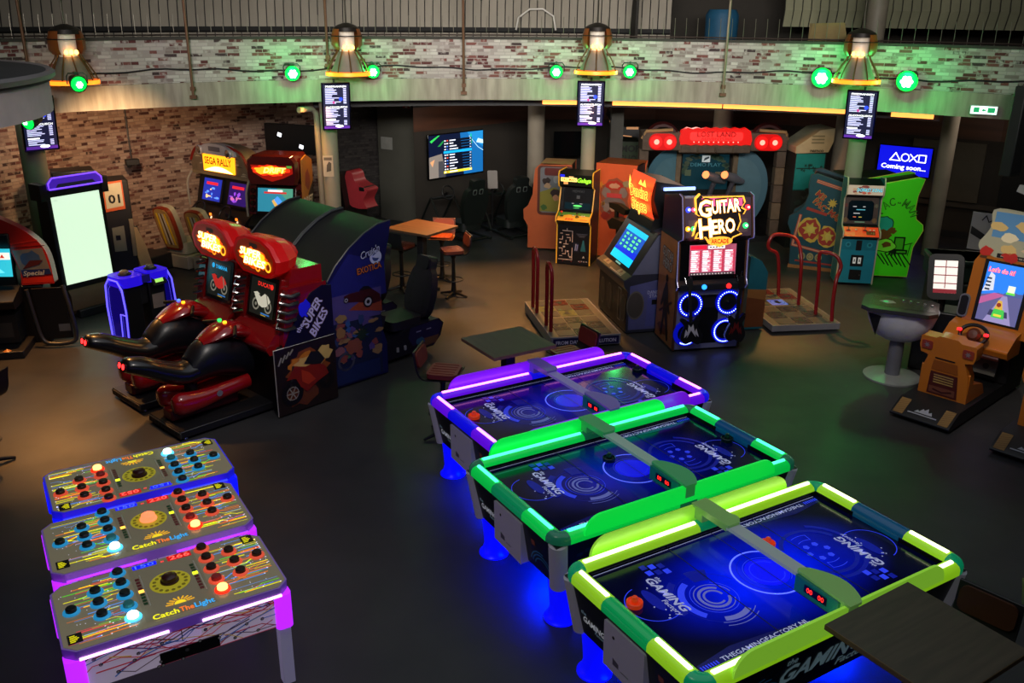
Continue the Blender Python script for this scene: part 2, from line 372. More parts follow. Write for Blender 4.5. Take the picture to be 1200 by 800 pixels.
# ------------------------------------------------------------------ pendant lamps
OR = M('#ff8a2a', .35, 0, 2.6, 0, '#ff7a18'); AMB = M('#8a4a22', .35, .1, 0, ecol=None); SHADE = M('#8d877a', .45, .25); LW = M('#d8d0c0', .4, 0, .12, 0, '#ffe8c8')
def pendant(loc, lab, grp='industrial pendant lamps'):
    t = thing('pendant_lamp', lab, 'lamp', loc, yaw_in(loc[0], loc[1]), grp)
    mb = MB(); mb.lathe([(.13, .40), (.16, .34), (.20, .24), (.255, .13), (.275, .09)], SHADE, n=32); mb.build('lamp_shade', t)
    for k in range(10): mb = MB(); a = 2*PI*(k+.5)/10; mb.tube([(r*math.cos(a), r*math.sin(a), z) for r, z in ((.345, .07), (.31, .17), (.25, .28), (.18, .38), (.16, .43))], .010, M('#7a5a38', .35, .5), 5); mb.build('cage_bar', t)
    mb = MB(); mb.lathe([(.27, .085), (.345, .085), (.355, .06), (.345, .03), (.3, .03)], AMB, n=40); mb.lathe([(.357, .085), (.359, .03)], OR, n=40); mb.lathe([(.357, .085), (.29, .095)], M('#e07020', .4, 0, .8, 0, '#ff6a10'), n=40); mb.build('glowing_rim', t)
    mb = MB(); mb.lathe([(.12, .40), (.12, .76), (.1, .79), (0, .79)], LW, n=24); mb.build('lamp_body', t)
    for a0, a1 in ((40, 100), (105, 165), (195, 255), (260, 320)):
        mb = MB(); mb.lathe([(.20, .43), (.245, .5), (.245, .62), (.21, .74)], AMB, n=6, a0=R(a0), a1=R(a1), fr=Fr((0, 0, 0), (0, -1, 0), (1, 0, 0))); mb.build('side_flap', t)
    mb = MB(); mb.lathe([(.215, .70), (.20, .76), (.13, .80), (.04, .83)], M('#2a2522', .4, .4), n=20); mb.lathe([(.25, .625), (.25, .64)], BLK, n=24); mb.build('top_cap', t)
    for k in range(3):
        mb = MB(); mb.lathe([(0, -.035), (.026, -.02), (.03, .0), (.022, .025), (.0, .04)], E('#ffb050', 7), (-.065+.065*k, -.17, .46), 12); mb.build('bulb', t)
    mb = MB(); mb.tube([(0, 0, .8), (0, 0, 6.9-loc[2])], .014, M('#4a463e', .4, .7), 8); mb.build('hanging_rod', t)
    return t
for loc, lab in [((-6.25, 13.25, 3.2), 'caged pendant lamp hanging at the far left by the near balcony slab'), ((-2.68, 15.18, 3.22), 'caged pendant lamp hanging above the menu screen on the notice column'),
                 ((1.35, 15.63, 3.25), 'caged pendant lamp hanging above the menu screen in the middle'), ((5.28, 14.53, 3.22), 'caged pendant lamp hanging at the right between the two brightest green spotlights')]:
    pendant(loc, lab)

# ------------------------------------------------------------------ green spotlights
def par(loc, lab, s=1.0, power=30, yaw=None):
    t = thing('spotlight', lab, 'spotlight', loc, yaw_in(loc[0], loc[1]) if yaw is None else yaw, 'green stage spotlights')
    X = Matrix.Rotation(R(12), 4, 'X')
    f = Fr((0, 0, 0), X @ Vector((1, 0, 0)), X @ Vector((0, 0, 1)))
    mb = MB(); mb.lathe([(0, -.22), (.07, -.22), (.1, -.1), (.115, 0), (.1, .0)], BLK, n=24, fr=f); mb.build('housing', t)
    mb = MB(); mb.lathe([(.1, .002), (.125*s, .006), (.11*s, .03), (0, .04)], M('#08c840', .3, 0, 1.5, 0, '#04ff48'), n=24, fr=f); mb.build('lens', t)  # lens drawn wide and glowing green, standing in for the glare halo
    for k in range(7):
        a = 2*PI*k/6; u, v = (0, 0) if k == 6 else (.048*s*math.cos(a), .048*s*math.sin(a))
        mb = MB(); mb.lathe([(.027*s, .036), (.024*s, .05), (0, .054)], E('#c8ffd8', 9), n=10, fr=f.sh(u, v)); mb.build('led', t)
    mb = MB(); mb.tube([(-.13, .05, -.0), (-.13, .05, .1), (-.1, .08, .14), (.1, .08, .14), (.13, .05, .1), (.13, .05, 0)], .009, BLK, 6); mb.tube([(0, .08, .14), (0, .16, .14)], .02, BLK, 8); mb.build('bracket', t)
    if power:
        L = bpy.data.lights.new('green_beam', 'SPOT'); L.color = (.02, 1, .18); L.energy = power; L.spot_size = R(150); L.spot_blend = .8; L.shadow_soft_size = .08
        lo = bpy.data.objects.new('green_beam', L); COL.objects.link(lo); lo.parent = t; lo.location = (0, -.07, 0); lo.rotation_euler = (R(62), 0, 0)
        P_ = bpy.data.lights.new('green_spill', 'POINT'); P_.color = (.02, 1, .18); P_.energy = power*.5; P_.shadow_soft_size = .1
        po = bpy.data.objects.new('green_spill', P_); COL.objects.link(po); po.parent = t; po.location = (0, -.2, .1)
    return t
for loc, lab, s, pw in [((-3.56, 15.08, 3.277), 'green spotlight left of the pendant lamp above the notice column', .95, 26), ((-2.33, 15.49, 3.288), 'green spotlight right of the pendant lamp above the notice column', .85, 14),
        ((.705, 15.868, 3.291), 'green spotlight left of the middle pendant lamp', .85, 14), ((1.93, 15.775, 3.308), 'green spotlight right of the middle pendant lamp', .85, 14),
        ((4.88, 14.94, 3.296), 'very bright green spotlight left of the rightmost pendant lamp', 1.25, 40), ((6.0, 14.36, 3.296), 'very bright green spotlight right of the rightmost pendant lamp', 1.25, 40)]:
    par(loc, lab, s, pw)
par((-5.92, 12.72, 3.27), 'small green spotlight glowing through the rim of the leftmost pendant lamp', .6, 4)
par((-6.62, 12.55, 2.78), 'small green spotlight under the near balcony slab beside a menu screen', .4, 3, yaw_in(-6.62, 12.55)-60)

# ------------------------------------------------------------------ menu screens
def menu(loc, lab, w=.42, h=.72):
    t = thing('menu_screen', lab, 'screen', loc, yaw_in(loc[0], loc[1]), 'drinks menu screens hung under the beam')
    t.rotation_euler[0] = R(7)
    mb = MB(); mb.box(-w/2-.025, w/2+.025, 0, .05, -h/2-.025, h/2+.025, GLOSSK); mb.build('frame', t, .006)
    f = front(-.001); mb = MB(); mb.rect(f, -w/2, -h/2, w/2, h/2, E('#181833', 1.2)); W_ = E('#c6c4ee', 1.5); W2 = E('#ffffff', 1.8); g = E('#8f8bd0', 1.0)
    rnd = random.Random(3)
    def rows(v0, n, dv=.0215):
        for i in range(n):
            v = v0-dv*i; mb.rect(f, -w*.42, v, -w*.42+w*rnd.uniform(.25, .6), v+.011, W_, 2)
            mb.rect(f, w*.28, v, w*.40, v+.011, W_, 2)
    mb.text(f, 'FRISDRANKEN', 0, h*.455, .026, W2, 2, w=w*.8, off=.02); rows(h*.40, 12); mb.text(f, 'ALCOHOLISCH', 0, -.005, .026, W2, 2, w=w*.84, off=.02)
    rows(-.04, 7); mb.rect(f, -w*.42, -.215, -w*.05, -.195, W2, 2); rows(-.235, 4)
    mb.rect(f, -w/2, -h/2, w/2, -h*.44, E('#5a2a9a', .9), 2); mb.disc(f, .04, -h*.445, w*.16, W2, 3, .022)
    mb.disc(f, w*.18, h*.17, .03, E('#2a48ff', 1.2), 3); mb.disc(f, -w*.1, h*.1, .02, E('#c43a8a', 1), 3); mb.build('display', t)
    mb = MB(); mb.tube([(0, .05, .1), (0, .2, .25), (0, .22, .4)], .018, BLK, 8); mb.build('wall_mount', t)
    return t
menu((-6.74, 13.09, 2.69), 'upright drinks menu screen at the far left, partly behind the near balcony slab'); menu((-2.93, 15.31, 2.74), 'upright drinks menu screen hung in front of the column with the paper notice')
menu((1.3, 15.84, 2.768), 'upright drinks menu screen hung under the middle pendant lamp'); menu((5.47, 14.66, 2.75), 'upright drinks menu screen hung below the rightmost pendant lamp')

# small wall fittings
t = thing('exit_sign', 'lit green emergency exit sign fixed under the beam at the right', 'sign', (7.02, 13.9, 2.92), yaw_in(7.02, 13.9)+10)
mb = MB(); mb.box(-.19, .19, 0, .06, -.07, .07, M('#c9cfc9', .5)); mb.build('housing', t, .01)
f = front(-.002); mb = MB(); mb.rect(f, -.175, -.055, .175, .055, E('#d9fff0', 2.4)); mb.rect(f, -.14, -.035, -.06, .04, E('#0c9a5a', 1), 2); mb.rect(f, .05, -.035, .15, .04, E('#0c9a5a', 1), 2); mb.pl(f, [(-.03, 0), (.0, .03), (0, .012), (.03, .012), (.03, -.012), (0, -.012), (0, -.03)], E('#0c9a5a', 1), 2); mb.build('lit_panel', t)
t = thing('exit_sign', 'small red and white sign on the top of the grey wall slab', 'sign', (-2.17, 18.68, 2.45), -34)
mb = MB(); mb.box(-.09, .09, 0, .03, -.07, .07, M('#b8a9a0', .6)); mb.rect(front(-.001), -.09, -.07, -.03, .07, M('#a02a26', .6)); mb.rect(front(-.001), .03, -.07, .09, .07, M('#a02a26', .6)); mb.build('plate', t)
mb = MB(); mb.prism(rrect(0, 0, .3, .25, .01), Fr((-2.66, 19.12, 1.62), (.83, -.54, 0), (0, 0, 1)), .02, M('#8f918c', .5)); tag(mb.build('wall_plate'), 'pale square metal plate on the grey wall slab', 'plate')
mb = MB(); f = Fr((-3.03, 15.625, 1.72), (1, .35, 0), (0, 0, 1)); f = Fr((-3.19, 15.565, 1.72), (1, .05, 0), (0, 0, 1)); mb.prism([(-.075, -.18), (.1, -.18), (.1, .18), (-.075, .18)], f, .004, M('#a89c8e', .8)); mb.rect(f, -.055, .1, .08, .15, M('#5e5650', .8)); mb.pl(f, [(-.02, -.1), (.06, -.08), (.07, .05), (.03, .08), (-.01, .02)], M('#4a4440', .8)); tag(mb.build('notice'), 'small paper notice taped on the round column left of the grey slab', 'notice')
t = thing('wall_lamp', 'small black lamp hanging on a cord from the ceiling before the left brick wall', 'lamp', (-6.55, 15.6, 1.76), yaw_in(-6.55, 15.6))
mb = MB(); mb.box(-.11, .11, -.09, .05, -.05, .05, DK); mb.tube([(-.07, -.07, -.08), (-.07, -.07, -.05)], .035, BLK, 10); mb.build('lamp_body', t, .012); mb = MB(); mb.tube([(0, 0, .05), (0, .02, .5), (0, 0, 1.09)], .012, DK, 6); mb.build('cord', t)
t = thing('loudspeaker', 'tall narrow black line speaker hanging at the right edge of the frame', 'speaker', (7.05, 12.95, 2.72), 38)
mb = MB(); mb.box(-.07, .25, -.06, .1, -.62, .62, M('#2b302d', .5)); mb.build('cabinet', t, .015); mb = MB(); mb.rect(front(-.062), -.05, -.58, .23, .58, M('#15171a', .8), 1); mb.build('grille', t); mb = MB(); mb.tube([(.09, .02, .6), (.09, .02, 4.1)], .012, DK, 6); mb.build('hanging_rod', t)
t = thing('reflecting_panel', 'black panel with two painted lamp reflections behind the orange drift racing cabinet', 'lamp', (-4.2, 17.2, 1.9), -20)
mb = MB(); mb.box(-.55, .55, 0, .08, -.22, .32, BLK); mb.build('panel', t, .01)
for k, (u, v) in enumerate(((-.22, .12), (.24, -.08))): mb = MB(); mb.prism([(u-.05, v-.02), (u+.03, v-.045), (u+.05, v+.02), (u-.03, v+.045)], front(-.004), .003, E('#f0f4ff', 3)); mb.build('lamp', t)  # white patches painted as reflections of ceiling lamps
mb = MB(); arc_wall(mb, [(11.35, 3.83), (11.35, 4.1), (11.5, 4.1)], M('#6a5a38', .8), 22.2, 25.0, 4); mb.poly([ring(22.2, 11.35, 3.83), ring(25.3, 11.35, 3.83), ring(24.9, 11.35, 4.12), ring(22.4, 11.35, 4.1)], M('#7a6a40', .8)); tag(mb.build('cardboard_panel'), 'tan cardboard panel leaning behind the parapet railing at the right', 'panel')
mb = MB(); mb.lathe([(0, 3.2), (.28, 3.22), (.3, 4.2), (.24, 4.3), (0, 4.3)], M('#0f4a6a', .6), (3.75, 17.4, 0), 16); tag(mb.build('plastic_barrel'), 'blue plastic barrel in the dark opening of the upper gallery', 'barrel')
t = thing('white_hose', 'thin white looped cable on the gallery wall above the parapet', 'cable'); mb = MB(); mb.tube([ring(a, 13.1, z) for a, z in ((-2.1, 3.9), (-1.9, 4.12), (-1, 4.27), (.1, 4.28), (1.0, 4.15), (1.2, 3.9))], .018, M('#b9b6ae', .5), 6); mb.build('loop', t)
# ------------------------------------------------------------------ air hockey tables
def glow_field(name, amp, base='#04050a'):
    m = bpy.data.materials.new(name); m.use_nodes = True; nt = m.node_tree; b = nt.nodes['Principled BSDF']; N = nt.nodes.new; Lk = nt.links.new
    b.inputs['Base Color'].default_value = lin(base); b.inputs['Roughness'].default_value = .12
    tc = N('ShaderNodeTexCoord'); mp = N('ShaderNodeMapping'); mp.inputs['Scale'].default_value = (.95, 1.7, 0); Lk(tc.outputs['Object'], mp.inputs[0])
    ln = N('ShaderNodeVectorMath'); ln.operation = 'LENGTH'; Lk(mp.outputs[0], ln.inputs[0])
    mr = N('ShaderNodeMapRange'); mr.interpolation_type = 'SMOOTHSTEP'; mr.inputs[1].default_value = .1; mr.inputs[2].default_value = 1.05; mr.inputs[3].default_value = amp; mr.inputs[4].default_value = .02; Lk(ln.outputs[1], mr.inputs[0])
    nz = N('ShaderNodeTexNoise'); nz.inputs['Scale'].default_value = 2.2; nz.inputs['Detail'].default_value = 6; Lk(tc.outputs['Object'], nz.inputs[0])
    mu = N('ShaderNodeMath'); mu.operation = 'MULTIPLY'; Lk(mr.outputs[0], mu.inputs[0]); Lk(nz.outputs['Fac'], mu.inputs[1])
    b.inputs['Emission Color'].default_value = (.0, .012, 1, 1); Lk(mu.outputs[0], b.inputs['Emission Strength'])
    return m
LEGB = M('#0a10c8', .3, 0, .85, 0, '#0408ff')
def hockey(loc, lab, rail, core, corner, mid, mid2, guard, plate, bar, amp, blue, s=1.0):
    t = thing('air_hockey_table', lab, 'air hockey table', loc, 31.04, 'air hockey tables')
    LX, WY, CR = 1.216, .683, .13
    prof = [(.03, .735), (0, .75), (0, .79), (.012, .812), (.04, .826), (.08, .824), (.11, .806), (.125, .77), (.125, .735)]
    def strip(p0, p1, inn, m, name, hot=None, par=t):
        p0, p1, inn = Vector(p0), Vector(p1), Vector(inn); mb = MB()
        a = [p0+inn*d+Vector((0, 0, z)) for d, z in prof]; b = [p1+inn*d+Vector((0, 0, z)) for d, z in prof]; n = len(prof)
        mb.add(a+b, [(i, i+1, n+i+1, n+i) for i in range(n-1)]+[tuple(range(n-1, -1, -1)), tuple(range(n, 2*n))], m)
        o = mb.build(name, par)
        if hot:
            h = MB(); e = (p1-p0).normalized()*.015; h.tube([p0+e+inn*.062+Vector((0, 0, .823)), p1-e+inn*.062+Vector((0, 0, .823))], .017, hot, 8); h.build('light_tube', o)
        return o
    xs = LX-CR; ys = WY-CR; bx = .085
    for sy in (1, -1):
        for x0, x1 in ((-xs, -bx), (bx, xs)): strip((x0, sy*WY, 0), (x1, sy*WY, 0), (0, -sy, 0), rail, 'light_rail', core)
        strip((-bx, sy*WY, 0), (bx, sy*WY, 0), (0, -sy, 0), corner, 'rail_joint')
        mb = MB(); pts = [(-.97, .785), (.90, .785)]+arcp(.76, .79, .14, 0, 90, 8)[1:]+arcp(-.83, .79, .14, 90, 180, 8)
        mb.prism(pts, Fr((0, sy*WY-.006, 0), (1, 0, 0), (0, 0, 1)) if sy < 0 else Fr((0, sy*WY-.004, 0), (1, 0, 0), (0, 0, 1)), .02, guard); mb.build('side_guard', t, .006)
    for sx in (1, -1):
        for y0, y1 in ((-ys, -.225), (.225, ys)): strip((sx*LX, y0, 0), (sx*LX, y1, 0), (-sx, 0, 0), rail, 'light_rail', core)
        strip((sx*LX, -.225, 0), (sx*LX, .225, 0), (-sx, 0, 0), mid if sx < 0 else mid2, 'goal_rail')
        for sy in (1, -1):
            mb = MB(); a0 = {(1, 1): 0, (-1, 1): 90, (-1, -1): 180, (1, -1): 270}[(sx, sy)]
            mb.lathe([(CR-d, z) for d, z in prof], corner, (sx*xs, sy*ys, 0), 8, R(a0), R(a0+90)); mb.build('rail_corner', t)
    # body
    mb = MB(); SIDE = M('#0b1018', .35, noise=.05); BLU = M('#2d6f9a', .4, 0, .05, 0); BLD = M('#15324e', .4, noise=0); TXT = M('#8fb0bb', .4, 0, .12, 0)
    b0, b1 = .02, .085
    top = [(sx*(LX-b0), sy*(WY-b0), .745) for sx, sy in ((-1, -1), (1, -1), (1, 1), (-1, 1))]; bot = [(sx*(LX-b1), sy*(WY-b1), .36) for sx, sy in ((-1, -1), (1, -1), (1, 1), (-1, 1))]
    mb.add(bot+top, [(i, (i+1) % 4, 4+(i+1) % 4, 4+i) for i in range(4)]+[(3, 2, 1, 0), (4, 5, 6, 7)], SIDE)
    fl_ = Fr((0, -WY+b1, .36), (1, 0, 0), (0, -(b1-b0), .385)); fb_ = Fr((0, WY-b1, .36), (-1, 0, 0), (0, (b1-b0), .385))
    for f in (fl_, fb_):
        for k in range(10): u = -1.0+.07*k; mb.rect(f, u, .24+.02*(k % 3), u+.05, .27+.02*(k % 3), BLD, 1)
        for r0, a0, a1 in ((.13, 20, 300), (.165, 80, 380), (.2, 100, 260)): mb.ring(f, -.62, .06, r0, r0+.012, BLU, 1, a0, a1); mb.ring(f, .8, .06, r0, r0+.012, BLU, 1, a0-60, a1-60)
        mb.text(f, 'the', -.44, .31, .05, TXT, 2, shear=.2, off=.02); mb.text(f, 'GAMING', -.12, .2, .13, TXT, 2, w=.78, shear=.3, off=.03); mb.text(f, 'Factory', .18, .09, .06, TXT, 2, w=.34, shear=.2, off=.02)
    fs = Fr((-LX+b1, 0, .36), (0, -1, 0), (-(b1-b0), 0, .385)); f2 = Fr((LX-b1, 0, .36), (0, 1, 0), ((b1-b0), 0, .385))
    for f in (fs, f2):
        mb.text(f, 'the', -.47, .2, .03, TXT, 2, shear=.2, off=.02); mb.text(f, 'GAMING', -.36, .15, .05, M('#d7dde0', .4, 0, .2, 0), 2, w=.24, shear=.3, off=.03); mb.text(f, 'Factory', -.3, .105, .026, TXT, 2, shear=.2, off=.02)
        for r0, a0, a1 in ((.1, 0, 360), (.13, 20, 300), (.155, 80, 380)): mb.ring(f, .42, .03, r0, r0+.012, BLU, 1, max(a0, 15), min(a1, 165))
        mb.rect(f, .3, .22, .35, .27, M('#5a2a22', .5, 0, .2, 0), 1)
    mb.build('cabinet', t, .006)
    for sx, sy in ((-1, -1), (1, -1), (1, 1), (-1, 1)):
        mb = MB(); c = Vector((sx*(LX-b0-.045), sy*(WY-b0-.045), .745)); d = Vector((sx*(LX-b1-.035), sy*(WY-b1-.035), .345))
        mb.tube([d, c], [.068, .07], M('#b4b0bc', .5, 0, .06, 0), 16); mb.build('corner_post', t)
        mb = MB(); mb.lathe([(0, 0), (.125, 0), (.125, .012), (.1, .035), (.082, .1), (.09, .22), (.105, .36)], LEGB, (sx*1.03, sy*.5, 0), 24); mb.build('leg', t)
    # white cash door with lock
    mb = MB(); mb.prism([(-.2, .06), (.2, .04), (.2, .40), (-.2, .40)], Fr((-LX+.02, 0, .3), (0, -1, 0), (-.02, 0, 1)), .12, M('#b9b3c6', .45, 0, .05, 0)); mb.disc(Fr((-LX+.02, 0, .3), (0, -1, 0), (-.02, 0, 1)), -.1, .32, .012, BLK, 1)
    f = Fr((-LX+.02, 0, .3), (0, -1, 0), (-.02, 0, 1)); mb.pl(f, [(-.1, .12), (-.04, .12), (-.04, .155), (-.1, .17)], M('#6f6a7a', .5), 1); mb.rect(f, -.02, .115, .06, .122, M('#7f7a8a', .5), 1); mb.build('cash_door', t, .012)
    # playing surface
    mb = MB(); f = topf(.7465); gf = glow_field('playfield_print', amp)
    mb.rect(f, -LX+.1, -WY+.1, LX-.1, WY-.1, gf, 0)
    LB = M('#101a70', .2, 0, 0.35*blue, 0, '#1420c8'); LB2 = M('#2a3ac0', .2, 0, .8*blue, 0, '#2a3cf0'); LC = M('#6a7aff', .2, 0, 1.3*blue, 0, '#5868ff'); WT = M('#aab0d8', .3, 0, .42, 0, '#b4b8e8'); DKS = M('#020206', .3)
    mb.ring(f, 0, 0, .238, .25, LC, 2, n=48); mb.disc(f, 0, 0, .15, M('#0a12d8', .2, 0, .9*blue, 0, '#0a10f0'), 1, n=40); mb.ring(f, 0, 0, .115, .119, LB2, 3, 30, 330); mb.ring(f, 0, 0, .16, .164, LB2, 3, -60, 200); mb.ring(f, 0, 0, .2, .203, LB, 3, 100, 420)
    for x0 in (-.4, .4): mb.rect(f, x0-.004, -WY+.1, x0+.004, WY-.1, DKS, 4)
    mb.rect(f, -.003, -WY+.1, .003, WY-.1, DKS, 4)
    for sx in (1, -1):
        rnd = random.Random(5+sx); g = f.sh(0, 0, 0 if sx < 0 else 180); cx = -.5
        if sx < 0:
            GW = M('#5a60a0', .3, 0, .4*blue, 0, '#7a80e8')
            for r0, r1, a0, a1, m in ((.06, .075, 0, 300, GW), (.09, .11, 40, 340, GW), (.13, .136, 0, 330, GW), (.155, .16, 100, 420, LB2), (.19, .235, 110, 215, LB2), (.25, .254, 20, 300, LB), (.26, .31, 120, 190, LB), (.2, .24, 245, 300, GW), (.255, .26, 240, 310, GW), (.285, .29, 245, 300, GW), (.18, .3, 60, 92, LB)): mb.ring(g, cx, -.03, r0, r1, m, 2, a0, a1)
        else:
            for k in range(6): mb.disc(g, cx+.085*math.cos(k*PI/3), .085*math.sin(k*PI/3), .026, LB2, 2, n=5)
            for a in (0, 180): mb.ring(g, cx, 0, .14, .145, LB2, 2, a+65, a+115); mb.ring(g, cx, 0, .2, .205, LB2, 2, a+70, a+110); mb.line(g, [(cx+.14*math.cos(R(a+65)), .14*math.sin(R(a+65))), (cx+.2*math.cos(R(a+70)), .2*math.sin(R(a+70)))], .005, LB2, 2)
            for r0, r1, a0, a1 in ((.24, .27, 20, 160), (.24, .27, 200, 330), (.3, .33, 60, 240)): mb.ring(g, cx, 0, r0, r1, LB, 2, a0, a1)
        mb.text(g, 'the', -.69, .3, .03, WT, 3, rot=-90, shear=.2, off=.015); mb.text(g, 'GAMING', -.745, .14, .062, WT, 3, w=.4, rot=-90, shear=.25, off=.03); mb.text(g, 'Factory', -.805, .02, .034, WT, 3, w=.18, rot=-90, shear=.2, off=.015)
        mb.ring(g, -.88, .12, .18, .186, LB2, 2, k=.0+1.0, a0=100, a1=300); mb.disc(g, -.86, .14, .04, LB, 2, .12)
        for k in range(7): mb.disc(g, -.86+.05*rnd.uniform(-1, 1), rnd.uniform(-.1, .35), .006, WT, 3, n=6)
        for k in range(6): u, v = -.72+.06*(k % 3), .43-.07*(k//3)-.02*(k % 3); mb.rect(g, u, v, u+.045, v+.05, LB2 if k % 2 else LB, 2)
        mb.text(g, 'THEGAMINGFACTORY.NL', -.52, -.5, .034, WT, 3, w=.72, off=.015); mb.pl(g, [(-1.06, -.53), (-.1, -.53), (-.3, -.475), (-.75, -.43), (-1.04, -.47)], M('#06082a', .2, 0, .25, 0, '#10188a'), 1)
        for k in range(7): mb.rect(g, -1.04+.02*k, -.52, -1.03+.02*k, -.49, LB2, 3)
        mb.rect(g, -1.05, -.545, 1.05, -.54, WT, 3)
    mb.build('playing_surface', t)
    mb = MB()                                                 # inner kick boards with goal mouths
    kb = M('#141a1c', .25)
    for sy in (1, -1): mb.box(-LX+.1, LX-.1, sy*(WY-.118), sy*(WY-.128), .746, .78, kb)
    for sx in (1, -1):
        mb.box(sx*(LX-.118), sx*(LX-.128), .2, WY-.12, .746, .78, kb); mb.box(sx*(LX-.118), sx*(LX-.128), -WY+.12, -.2, .746, .78, kb)
    mb.build('kick_board', t)
    # bridge
    br = MB(); br.sidebox([(-.33, .90), (.36, .90), (.36, .925), (-.33, .925)], -.05, .05, bar); bo = br.build('bridge', t, .008)
    mb = MB(); mb.prism([(-.06, .33), (.05, .33)]+arcp(.03, .4, .06, -60, 40, 5)+[(.075, .62), (.07, .70), (-.07, .70), (-.065, .45)], topf(.945), .022, plate); mb.box(-.05, .05, .6, .69, .82, .93, plate); mb.box(-.05, -.02, .36, .62, .88, .925, plate); mb.build('bridge_bracket', bo, .006)
    mb = MB(); mb.prism([(-.05, -.28), (-.02, -.27)]+[(.02+.1*math.sin(R(a)), -.28-.43*(a/165)) for a in range(10, 170, 14)][:-1]+[(.035, -.715), (-.07, -.715)], topf(.95), .018, plate); mb.box(-.05, .05, -.69, -.6, .82, .93, plate); mb.build('bridge_bracket', bo, .006)
    mb = MB(); mb.box(-.072, -.045, -.63, -.29, .815, .93, M('#0d6a66', .4, 0, .12, 0)); f = Fr((-.074, 0, 0), (0, -1, 0), (0, 0, 1)); mb.rect(f, .37, .85, .55, .905, M('#1a0606', .3), 1)
    mb.text(f, '00', .415, .877, .034, E('#ff2418', 3), 2); mb.text(f, '00', .505, .877, .034, E('#ff2418', 3), 2); mb.build('score_display', bo, .004)
    L = bpy.data.lights.new('underglow', 'SPOT'); L.color = (.0, .012, 1); L.energy = 230; L.shadow_soft_size = .2; L.spot_size = R(158); L.spot_blend = .5
    for x in (-.75, .75):
        lo = bpy.data.objects.new('underglow', L); COL.objects.link(lo); lo.parent = t; lo.location = (x, 0, .34)
    return t
th = R(31.04); hx = (math.cos(th), math.sin(th)); hy = (-math.sin(th), math.cos(th))
def hcen(o): return (o[0]+hx[0]*1.216-hy[0]*.683, o[1]+hx[1]*1.216-hy[1]*.683, 0)
HC = [hcen(o) for o in ((.337, 5.138), (-.388, 6.584), (-.821, 7.945))]
hockey(HC[0], 'air hockey table with glowing yellow rails nearest the camera', M('#a8d838', .3, 0, .40, 0, '#a8f020'), E('#f4ffb8', 3.2), M('#0a9a6c', .25, 0, .28, 0, '#06a068'), M('#089058', .25, 0, .45, 0, '#04a050'), M('#0a4a70', .25, 0, .15, 0, '#0668a0'), M('#a8e84a', .3, 0, .34, 0, '#a4f040'), M('#7fa868', .35, 0, .12, 0, '#8ad060'), M('#8f9a94', .4, 0, .14, 0, '#b8c8d8'), 1.7, 1.0)
hockey(HC[1], 'air hockey table with glowing green rails in the middle of the three', M('#08c858', .3, 0, .42, 0, '#04e850'), E('#48ffb8', 2.2), M('#2a7a60', .25, 0, .12, 0, '#20906a'), M('#0a8058', .25, 0, .35, 0, '#08a060'), M('#0a4878', .25, 0, .15, 0, '#0a60a0'), M('#10d850', .3, 0, .55, 0, '#0af04c'), M('#4a9a6a', .35, 0, .12, 0, '#40c070'), M('#8fa8a0', .4, 0, .12, 0, '#a8d8c8'), .55, .7)
hockey(HC[2], 'air hockey table with glowing purple rails farthest of the three', M('#6a10d0', .3, 0, .55, 0, '#6a0cff'), E('#ff88f0', 3.0), M('#1414d0', .25, 0, .6, 0, '#1010f0'), M('#1010d0', .25, 0, .6, 0, '#0808f0'), M('#1010d0', .25, 0, .55, 0, '#0808f0'), M('#7820e8', .3, 0, .5, 0, '#8418ff'), M('#6a5aa8', .35, 0, .1, 0, '#7a60e0'), M('#8a80c0', .4, 0, .12, 0, '#a090f0'), .5, .6)
def mallet(tc, x, y, m, lab):
    mb = MB(); mb.lathe([(0, 0), (.052, 0), (.054, .008), (.054, .03), (.048, .034), (.044, .022), (.024, .02), (.022, .055), (.016, .066), (0, .068)], m, (0, 0, 0), 24)
    o = mb.build('hockey_mallet'); o.location = (tc[0]+hx[0]*x+hy[0]*y, tc[1]+hx[1]*x+hy[1]*y, .749); tag(o, lab, 'mallet', 'air hockey mallets')
RED = M('#e04418', .3, 0, .25, 0, '#ff4818'); DTL = M('#0c2a2c', .3)
mallet(HC[0], -1.0, .16, RED, 'orange mallet at the left goal of the yellow table'); mallet(HC[0], .235, .225, RED, 'orange mallet behind the bridge of the yellow table'); mallet(HC[1], -.09, .21, DTL, 'dark mallet beside the bridge of the green table')
mallet(HC[1], 1.03, -.01, DTL, 'dark mallet at the right goal of the green table'); mallet(HC[2], -1.0, .115, RED, 'orange mallet at the left goal of the purple table'); mallet(HC[2], 1.03, .28, DTL, 'dark mallet at the far right corner of the purple table')

